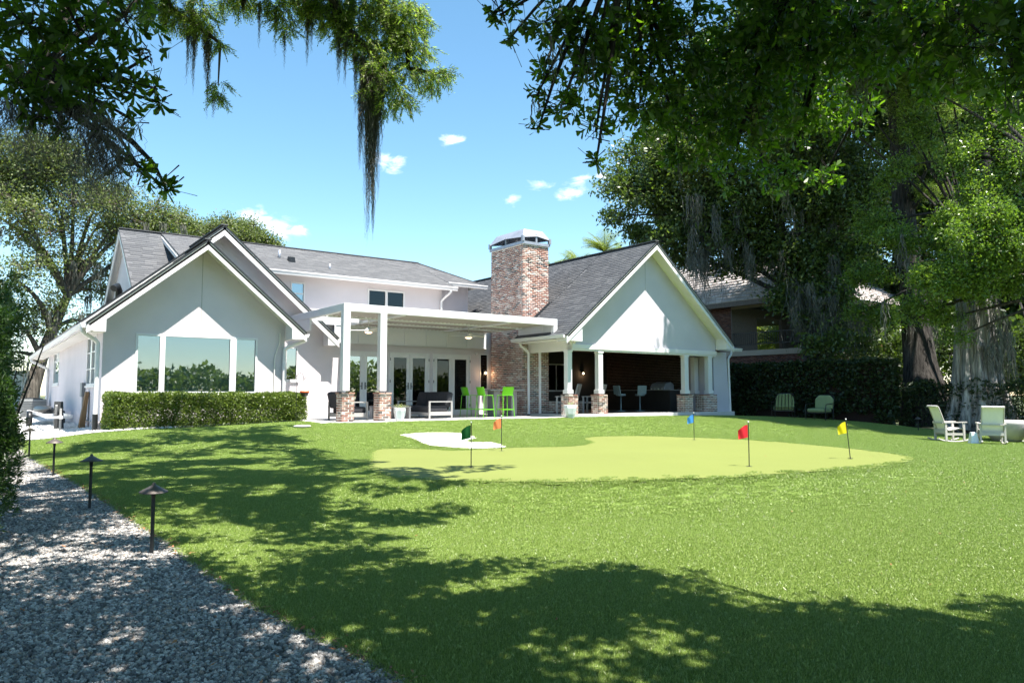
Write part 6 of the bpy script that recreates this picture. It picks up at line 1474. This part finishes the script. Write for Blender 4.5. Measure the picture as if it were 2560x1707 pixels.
tree('cypress_tree', 'tall dark cypress trunk with feathery sprays right of the ivy wall', (30.2, 13.9, -.3),
     [(30.2, 13.9, -.5, 1.1), (30.2, 14.0, .5, .85), (30.3, 14.2, 2, .6), (30.5, 14.5, 5, .46), (30.7, 14.8, 8, .42), (30.9, 15, 12, .36), (31, 15.2, 17, .25)], cyp_l, 'leaf_cyp', 24, 14, .09, .014, .1, 'bark_dark', droop=.8, twig_r=.015, shell=.2)
tt_ = [(D_ * .588 + r_ * .809, D_ * .809 - r_ * .588, z_, 3.0, 1.8, 1.6) for D_, r_, z_ in ((25.8, 15, 14.5), (27.5, 13.2, 15), (24.9, 13.6, 14), (27, 11.5, 16), (30, 12.5, 16), (31, 17, 17), (33, 14, 17), (34, 18, 17), (36, 12, 17))]  # overhead leaf lobes added to shade the trees and chairs below
fl_root = tree('cypress_tree', 'massive pale flared cypress trunk draped with moss', (29.4, 11.8, -.4),
     [(29.4, 11.75, -.6, 1.0), (29.4, 11.75, .4, .82), (29.4, 11.8, 1.6, .66), (29.4, 11.8, 3.2, .56), (29.5, 11.8, 5.5, .38), (29.7, 12.0, 6.6, .1)], tt_, 'leaf_dark', 2.6, 12, .36, .17, .28, 'bark_pale', droop=.8, twig_r=.02, limb_bark='bark_dark',
     moss=[(29.4 + rng.normal() * .5, 11.2 + rng.normal() * .3, rng.uniform(2.2, 3.6), rng.uniform(1, 2.6), .12) for _ in range(16)], moss_kw=dict(nfac=150, seg=5, wstrand=.025))
for k in range(11):      # buttress ridges of the flared trunk
    a = 2 * math.pi * k / 11 + .2; c, s = math.cos(a), math.sin(a)
    MB().tube([(29.4 + c * 1.12, 11.75 + s * 1.12, -.5), (29.4 + c * .86, 11.75 + s * .86, .4), (29.4 + c * .66, 11.8 + s * .66, 1.6), (29.4 + c * .55, 11.8 + s * .55, 3.2), (29.5 + c * .42, 11.8 + s * .42, 5.5)], [.2, .17, .13, .1, .05], 8).build('buttress', M['bark_pale'], fl_root)
backs = [((40, 24, -.4), []), ((42, 16, -.4), []), ((40, 8, -.4), [])]
for l in TREE_BACK:
    min(backs, key=lambda b: math.dist(b[0][:2], l[:2]))[1].append(l)
for (b, ls), lb in zip(backs, ('deep green background tree right of the neighbouring house', 'dense background tree behind the dark cypress trunk', 'dense background tree at the far right behind the pale trunk')):
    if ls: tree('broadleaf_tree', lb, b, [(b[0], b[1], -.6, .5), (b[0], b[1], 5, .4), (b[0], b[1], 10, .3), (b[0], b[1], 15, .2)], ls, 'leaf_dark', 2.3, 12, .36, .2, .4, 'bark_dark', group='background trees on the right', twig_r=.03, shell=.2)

# --- palms behind the porch roof and beyond the balcony
def palm(loc, h, label, n=26, fl=1.7):
    t = empty('palm_tree', loc, 0, label, 'palm', 'palms behind the houses')
    MB().tube([(loc[0], loc[1], loc[2]), (loc[0] + .1, loc[1], loc[2] + h * .5), (loc[0], loc[1] + .1, loc[2] + h)], [.18, .14, .12], 10).build('trunk', M['bark'], t)
    c = np.array([loc[0], loc[1] + .1, loc[2] + h]); V = []; T = MB()
    for k in range(n):
        az = 2 * math.pi * k / n + rng.uniform(-.2, .2); el = rng.uniform(-.1, 1.3); p = c.copy(); d = np.array([math.cos(az) * math.cos(el), math.sin(az) * math.cos(el), math.sin(el)]); path = [tuple(p)]
        for q in range(10):
            p2 = p + d * fl / 10; side = np.cross(d, [0, 0, 1]); side /= max(np.linalg.norm(side), 1e-6)
            if q > 0:
                for u in (0, .5):
                    o = p + (p2 - p) * u
                    for s in (-1, 1):
                        l = .55 * math.sin(math.pi * min(1, (q + 1) / 10.5)) + .12; e = o + (side * s * .8 + d * .7 + np.array([0, 0, -.25])) * l; w = d * .025
                        V.append([o - w, o + w, e + w * .2, e - w * .2])
            p = p2; path.append(tuple(p)); d = d + np.array([0, 0, -.13]); d /= np.linalg.norm(d)
        T.tube(path, [.025 * (1 - i / 12) for i in range(11)], 5, cap=False)
    T.build('frond_stems', M['leaf_palm'], t); link_mesh('fronds', quad_mesh('fronds', V, 4, M['leaf_palm']), t)
palm((28.0, 33.9, -.3), 8.2, 'palm just clearing the porch roof behind the chimney')
palm((29.2, 33.2, -.3), 8.5, 'palm behind the middle of the porch ridge')
palm((30.5, 32.4, -.3), 9.6, 'tallest palm with upright yellow green fronds above the porch ridge')
palm((32.9, 32.9, -.3), 9.3, 'palm partly behind the porch gable peak')
palm((44.5, 30.2, -.3), 4.6, 'bright palm seen through the balcony of the neighbouring house', 60, 3.2)

tree('broadleaf_tree', 'sunlit yellow green tree glimpsed through the neighbouring balcony', (46.5, 33.5, -.3), [(46.5, 33.5, -.4, .25), (46.5, 33.5, 3, .2), (46.5, 33.5, 5, .12)], [(46.5, 33.5, 3.5, 3.2, 3.2, 1.2), (49, 36, 3, 3, 3, 1.2)], 'leaf_palm', 4, 9, .3, .15, .3)
# --- hedges
def box_leaves(x0, x1, y0, y1, zf, top, n, L, W, hexa=False, shell=.22, lump=.05, updir=0.3):
    """leaves thickest near the faces of a clipped box"""
    u = rng.uniform(0, 1, (n, 3)); m = rng.integers(0, 5, n); d = rng.uniform(0, 1, n) ** 2 * shell
    dx, dy = x1 - x0, y1 - y0
    X = x0 + u[:, 0] * dx; Y = y0 + u[:, 1] * dy
    area = np.array([dx * top, dx * top, dy * top, dy * top, dx * dy]); m = rng.choice(5, n, p=area / area.sum())
    Y = np.where(m == 0, y0 + d, Y); Y = np.where(m == 1, y1 - d, Y); X = np.where(m == 2, x0 + d, X); X = np.where(m == 3, x1 - d, X)
    zb = zf(X, Y); Z = zb + (top - zb) * u[:, 2]; Z = np.where(m == 4, top - d, Z)
    out = np.select([(m == 0)[:, None], (m == 1)[:, None], (m == 2)[:, None], (m == 3)[:, None]], [np.array([[0, -1., 0]]), np.array([[0, 1., 0]]), np.array([[-1., 0, 0]]), np.array([[1., 0, 0]])], np.array([[0, 0, 1.]]))
    P = np.c_[X, Y, Z] + out * (lump * (np.sin(X * 4.1 + Z * 3) * np.sin(Z * 5 + Y * 4)))[:, None]
    dd = unit(out * .55 + rdir(n) + np.array([0, 0, updir])); Ls = rng.uniform(.6, 1.25, n) * L
    return (hex_leaf if hexa else quads_leaf)(P, dd, Ls, Ls * W / L)
def hedge(name, label, x0, x1, y0, y1, top, n, L, W, leaf, **kw):
    t = empty(name, ((x0 + x1) / 2, (y0 + y1) / 2, gz((x0 + x1) / 2, (y0 + y1) / 2)), 0, label, 'hedge')
    V = box_leaves(x0, x1, y0, y1, lambda X, Y: ground(X, Y) + .06, top, n, L, W, **kw)
    link_mesh('foliage', quad_mesh('foliage', V, V.shape[1], M[leaf]), t)
    nst = int((x1 - x0) * (y1 - y0) * 9); S = np.c_[rng.uniform(x0 + .1, x1 - .1, nst), rng.uniform(y0 + .1, y1 - .1, nst)]; S = np.c_[S, ground(S[:, 0], S[:, 1])]
    E2 = S + np.c_[rng.normal(0, .12, nst), rng.normal(0, .12, nst), (top - S[:, 2]) * rng.uniform(.6, .95, nst)]
    link_mesh('stems', quad_mesh('stems', twig_quads(S, E2, .014), 4, M['bark_dark']), t)
    return t
hedge('clipped_hedge', 'clipped boxy hedge of small glossy leaves under the picture window', 2.74, 7.78, 20.75, 21.7, .78, 54000, .06, .036, 'leaf_hedge', shell=.42)
iv = empty('ivy_wall', (28.3, 20, -.3), 0, 'dark ivy covered brick garden wall behind the green armchairs', 'wall')
MB().box(28.15, 28.4, 14.3, 27, -.6, 1.95).build('wall_core', M['shade_toned_brick'], iv)
V = box_leaves(28.0, 28.6, 14.2, 27, lambda X, Y: ground(X, Y) + .12 + .25 * (np.sin(Y * 1.7) > .2), 2.1, 34000, .13, .095, shell=.2, lump=.08, updir=-.2)
link_mesh('ivy', quad_mesh('ivy', V, 4, M['leaf_ivy']), iv)
hedge('shrub_border', 'low dark shrub border behind the rocking chairs', 28.5, 29.6, 3.5, 14.1, 1.15, 16000, .12, .06, 'leaf_ivy', shell=.4, lump=.15)
hedge('shrub_border', 'tall dim understory shrubs behind the flared trunks', 31.5, 33.0, 2.0, 19.0, 3.2, 26000, .17, .09, 'leaf_dark', shell=.5, lump=.3)

# podocarpus screen at the left
t = empty('podocarpus_hedge', (-.3, 12, -.6), 0, 'tall narrow leaved evergreen hedge at the left edge of the picture', 'hedge')
n = 7000
C_ = np.c_[rng.uniform(-1.4, .25, n), rng.uniform(8.3, 19, n), rng.uniform(0, 1, n)]
face = rng.uniform(0, 1, n)
C_[:, 0] = np.where(face < .45, .27 - rng.uniform(0, 1, n) ** 2 * .35, C_[:, 0]); C_[:, 1] = np.where((face > .45) & (face < .85), 8.35 + rng.uniform(0, 1, n) ** 2 * .4, C_[:, 1])
topz = np.interp(C_[:, 1], [8, 9.5, 12, 19], [1.5, 1.8, 2.1, 2.3]) + .15 * np.sin(C_[:, 1] * 5) + .1 * np.sin(C_[:, 0] * 9)
C_[:, 2] = ground(C_[:, 0], C_[:, 1]) + .1 + (topz - ground(C_[:, 0], C_[:, 1]) - .1) * C_[:, 2]
C_[:, 0] += .1 * np.sin(C_[:, 2] * 4 + C_[:, 1] * 3)
k = 15
ax = unit(np.c_[rng.normal(.5, .4, n), rng.normal(-.4, .4, n), rng.uniform(.2, 1.1, n)])
P = np.repeat(C_, k, 0) + np.repeat(ax, k, 0) * rng.uniform(0, .09, (n * k, 1)); dd = unit(np.repeat(ax, k, 0) * .55 + rdir(n * k) * .8); Ls = rng.uniform(.05, .095, n * k)
link_mesh('foliage', quad_mesh('foliage', quads_leaf(P, dd, Ls, np.full(n * k, .0135)), 4, M['leaf_podo']), t)
S = np.c_[rng.uniform(-1.2, .2, 60), rng.uniform(8.6, 18.5, 60)]; S = np.c_[S, ground(S[:, 0], S[:, 1])]
link_mesh('stems', quad_mesh('stems', twig_quads(S, S + np.c_[rng.normal(0, .2, 60), rng.normal(0, .2, 60), rng.uniform(1.4, 2.3, 60)], .02), 4, M['bark_dark']), t)

# --- near trees whose branches hang into the picture
def DR(D, r, z): return (D * CAMF[0] + r * CAMF[1], D * CAMF[1] - r * CAMF[0], z)
def rosettes(lobes, per_m2, k, L, W, shell=.2):
    """whorled leaf clusters at twig ends"""
    out = []; tips = []; starts = []
    for l in lobes:
        dens = l[5] if len(l) > 5 else 1.
        n = max(3, int(dens * per_m2 * 4 * math.pi * l[3] * (l[3] * .5 + l[4] * .5)))
        c, d = in_lobe(l, n, shell); ax = unit(d * .6 + rdir(n) * .6 + np.array([0, 0, -.35]))
        a = np.tile(np.arange(k) * 2.4, n) + rng.uniform(0, 6, n * k) * .15
        A = np.repeat(ax, k, 0); s = np.repeat(perp(ax), k, 0); t2 = np.cross(A, s)
        rad = s * np.cos(a)[:, None] + t2 * np.sin(a)[:, None]
        pos = np.repeat(c, k, 0) - A * (np.tile(np.linspace(0, .05, k), n))[:, None]
        dd = unit(A * rng.uniform(.25, 1.1, (n * k, 1)) + rad * .9 + rdir(n * k) * .2)
        Ls = rng.uniform(.6, 1.15, n * k) * L
        out.append(hex_leaf(pos, dd, Ls, Ls * W / L * rng.uniform(.85, 1.15, n * k), unit(np.cross(dd, rad) + rdir(n * k) * .25)))
        tips.append(c); starts.append(c - ax * rng.uniform(.08, .2, (n, 1)))
    return np.concatenate(out), np.concatenate(starts), np.concatenate(tips)
def clump_lobes(lobes, n, f):
    out = []
    for l in lobes:
        for q in range(n):
            d = rdir(1)[0] * rng.uniform(.15, 1) ** .5; s = f * rng.uniform(.7, 1.3)
            out.append((l[0] + d[0] * l[3], l[1] + d[1] * l[3], l[2] + d[2] * l[4], l[3] * s, l[3] * s * .6, l[5]))
    return out
def near_tree(name, label, base, trunk, nodes, vis, roof, leaf, per, k, L, W, bark, roof_per, roof_L, moss=None, moss_kw={}, high=None):
    root = empty(name, base, 0, label, 'tree')
    MB().tube([q[:3] for q in trunk], [q[3] for q in trunk], 14).build('trunk', M[bark], root)
    for a, b in zip(nodes, nodes[1:]):
        if b is None or a is None: continue
        p = limb_path(a[:3], b[:3], .05); MB().tube(p, list(np.linspace(a[3], b[3], len(p))), 9, cap=False).build('limb', M[bark], root)
    NP = [q for q in nodes if q is not None]; NA = np.array([q[:3] for q in NP])
    for l in list(vis) + list(roof):
        j = int(np.argmin(np.linalg.norm(NA - np.array(l[:3]), axis=1))); p = limb_path(NA[j], l[:3], .08)
        MB().tube(p, list(np.linspace(min(.035, NP[j][3]), .006, len(p))), 6, cap=False).build('limb', M[bark], root)
    V, s, e_ = rosettes(vis, per, k, L, W)
    if roof:
        V2, _ = crown_pieces(clump_lobes(roof, 9, .34), roof_per * .5, 8, roof_L * 1.45, roof_L * .75, .1, .0, .2); link_mesh('crown', quad_mesh('crown', V2, 4, M[leaf]), root)
    link_mesh('crown', quad_mesh('crown', V, 6, M[leaf]), root)
    link_mesh('twigs', quad_mesh('twigs', twig_quads(s, e_, .002), 4, M[bark]), root, kind='stuff')
    # longer connecting twigs
    S = []; E2 = []
    for l in vis:
        m = 8; c, d = in_lobe((*l[:3], l[3] * .7, l[4] * .7), m, .3); S.append(np.repeat(np.array([l[:3]]), m, 0) + rng.normal(0, .04, (m, 3))); E2.append(c)
    link_mesh('twigs', quad_mesh('twigs', twig_quads(np.concatenate(S), np.concatenate(E2), .004), 4, M[bark]), root, kind='stuff')
    if high:
        V3, _ = crown_pieces(high, 2.2, 9, .38, .19, .3, .0, .2); link_mesh('crown', quad_mesh('crown', V3, 4, M[leaf]), root)  # unseen upper canopy, added to block sky light over the near lawn
    if moss: link_mesh('moss', quad_mesh('moss', moss_quads(moss, **moss_kw), 4, M['moss_dark']), root, kind='stuff')
    return root
ROOF_FG = [(*DR(D, r, z), rad, rad * .5, dn) for D, r, z, rad, dn in SHADE_FG]
near_tree('oak_tree', 'near oak whose dark leafy branches hang in from the top right', (7, -4.5, -1.05),
     [(7, -4.5, -1.2, .55), (7, -4.3, 1, .42), (7.1, -3.8, 3.2, .38), (7.3, -3, 5, .3)],
     [(7.1, -3.8, 3.2, .3), (5.8, -1.4, 4.6, .18), (4.8, .8, 4.5, .1), (4.0, 2.3, 3.6, .035), None, (5.8, -1.4, 4.6, .14), (5.6, .6, 4.2, .07), (5.0, 1.6, 3.4, .03), None, (4.8, .8, 4.5, .08), (3.4, 2.4, 4.2, .045), (3.0, 3.0, 3.5, .025)],
     OAK_FG + OAK_FG_SPARSE, ROOF_FG, 'leaf_fg', 108, 7, .067, .025, 'bark_dark', 60, .1,
     moss=[(l[0], l[1], l[2] - l[4] * .6, rng.uniform(.15, .5), .05) for l in OAK_FG[::4]], moss_kw=dict(nfac=260, seg=6, wstrand=.006, curl=.6),
     high=[(*DR(D_, r_, 7.6), 2.7, 1.7, 1.) for D_ in (-8.5, -5.5, -2.5, .1) for r_ in (-9, -5.5, -2, 1.5, 5, 8.5)])
ROOF_SW = [(*DR(D, r, z), rad, rad * .5, dn) for D, r, z, rad, dn in SHADE_SW]
near_tree('oak_tree', 'near oak whose broad leaved branch hangs in from the top left', (-4.5, .5, -.85),
     [(-4.5, .5, -1, .4), (-4.4, .8, 1, .32), (-4, 1.4, 2.8, .28), (-3.2, 2.4, 4.2, .22)],
     [(-4, 1.4, 2.8, .25), (-2.4, 3.6, 3.9, .14), (-.8, 5.4, 3.6, .06), (.2, 6.0, 2.9, .03), None, (-2.4, 3.6, 3.9, .12), (-.4, 3.4, 4.2, .08)],
     OAK_SW, ROOF_SW, 'leaf_fg', 82, 7, .078, .0255, 'bark_dark', 52, .1,
     moss=[(p[0], p[1], p[2], rng.uniform(.25, .5), .09) for p in OAK_SW_MOSS], moss_kw=dict(nfac=420, seg=12, wstrand=.0042, curl=1.7))
# cypress: feathery sprays
def sprays(lobes, per_lobe, L, W, k=13):
    out = []; S = []; E2 = []
    for l in lobes:
        n = int(per_lobe * (l[5] if len(l) > 5 else 1) * max(.25, (l[3] / .2) ** 2)); c, d = in_lobe(l, n, .0)
        ax = unit(d * np.array([.8, .8, .2]) + rdir(n) * .35 + np.array([0, 0, -.75])); ln = rng.uniform(.1, .24, n)
        t = np.tile(np.linspace(0, 1, k), n); A = np.repeat(ax, k, 0); pos = np.repeat(c, k, 0) + A * (t * np.repeat(ln, k))[:, None]
        s = np.repeat(perp(ax), k, 0) * np.tile(np.where(np.arange(k) % 2, 1, -1), n)[:, None]
        dd = unit(A * .8 + s * .7 + rdir(n * k) * .25); Ls = L * rng.uniform(.7, 1.2, n * k) * (1.1 - .6 * t)
        out.append(quads_leaf(pos, dd, Ls, np.full(n * k, W))); S.append(c); E2.append(c + ax * ln[:, None])
    return np.concatenate(out), np.concatenate(S), np.concatenate(E2)
cr = empty('cypress_tree', (-3.5, 7.5, -.7), 0, 'cypress with moss hung feathery branches reaching in at the top centre', 'tree')
MB().tube([(-3.5, 7.5, -.8), (-3.5, 7.5, 1.5), (-3.4, 7.6, 5), (-3.2, 7.8, 9), (-3, 8, 14)], [.7, .5, .42, .36, .2], 14).build('trunk', M['bark'], cr)
ROOF_CW = []
for D, r, z, rad, dn in SHADE_CW:      # crown sits just above the line of sight, over the ground it shades
    Dt, rt = D + .294 * (z + .5), r - .262 * (z + .5)
    for _ in range(20): z = .78 + .60 * D + .9; D = Dt - .294 * (z + .5)
    r = rt + .262 * (z + .5)
    ROOF_CW.append((*DR(D, r, z), rad, rad * .3, dn))
V, s, e_ = sprays(CYP_W, 80, .08, .012)
V2, s2, e2 = sprays(clump_lobes(ROOF_CW, 9, .27), 17.0, .19, .052)
link_mesh('crown', quad_mesh('crown', np.concatenate([V, V2]), 4, M['leaf_cyp']), cr)
link_mesh('twigs', quad_mesh('twigs', twig_quads(s, e_, .004), 4, M['bark']), cr)
link_mesh('moss', quad_mesh('moss', moss_quads([(a, b, c, d * 1.22, e * .7) for a, b, c, d, e in CYP_W_MOSS], 1900, 18, .0075, 1.6, 1.0), 4, M['moss_dark']), cr, kind='stuff')
hub = [(-3.2, 7.8, 8.2), (-3.3, 7.7, 6.8), (-3.1, 7.9, 10)]
limb1 = [CYP_W[0], CYP_W[14], CYP_W[17], CYP_W[20]]
def branch(pts, r0, r1): MB().tube(pts, list(np.linspace(r0, r1, len(pts))), 7, cap=False).build('limb', M['bark'], cr)
P3 = lambda l: tuple(l[:3])
branch([hub[1], tuple(np.add(P3(CYP_W[12]), (-1.2, -1.0, 1.6))), P3(CYP_W[12]), P3(CYP_W[14]), P3(CYP_W[16]), P3(CYP_W[18])], .11, .012)
branch([hub[0], tuple(np.add(P3(CYP_W[0]), (-.6, -.6, 1.5))), P3(CYP_W[1]), P3(CYP_W[4]), P3(CYP_W[7]), P3(CYP_W[9]), P3(CYP_W[10])], .09, .008)
branch([hub[1], tuple(np.add(P3(CYP_W[26]), (-.6, -.3, .6))), P3(CYP_W[26]), P3(CYP_W[31]), P3(CYP_W[34]), P3(CYP_W[33])], .07, .008)
for l in ROOF_CW: branch(limb_path(hub[2] if l[2] > 9 else hub[0], l[:3], .06), .045, .012)

# --- far shore woods beyond the lake, behind the photographer
n = 26000
X = rng.uniform(-260, 330, n); H = 14 + 2.2 * np.sin(X * .05) + 2 * np.sin(X * .17) + 1.5 * np.sin(X * .4)
P = np.c_[X, -330 + rng.uniform(0, 40, n), -1.8 + rng.uniform(0, 1, n) ** .6 * H]
Ls = rng.uniform(1.6, 3.6, n)
fw_ = link_mesh('far_woods', quad_mesh('far_woods', quads_leaf(P, rdir(n), Ls, Ls * .6), 4, M['leaf_far']), kind='stuff'); tag(fw_, 'wooded far shore across the lake', 'woods')
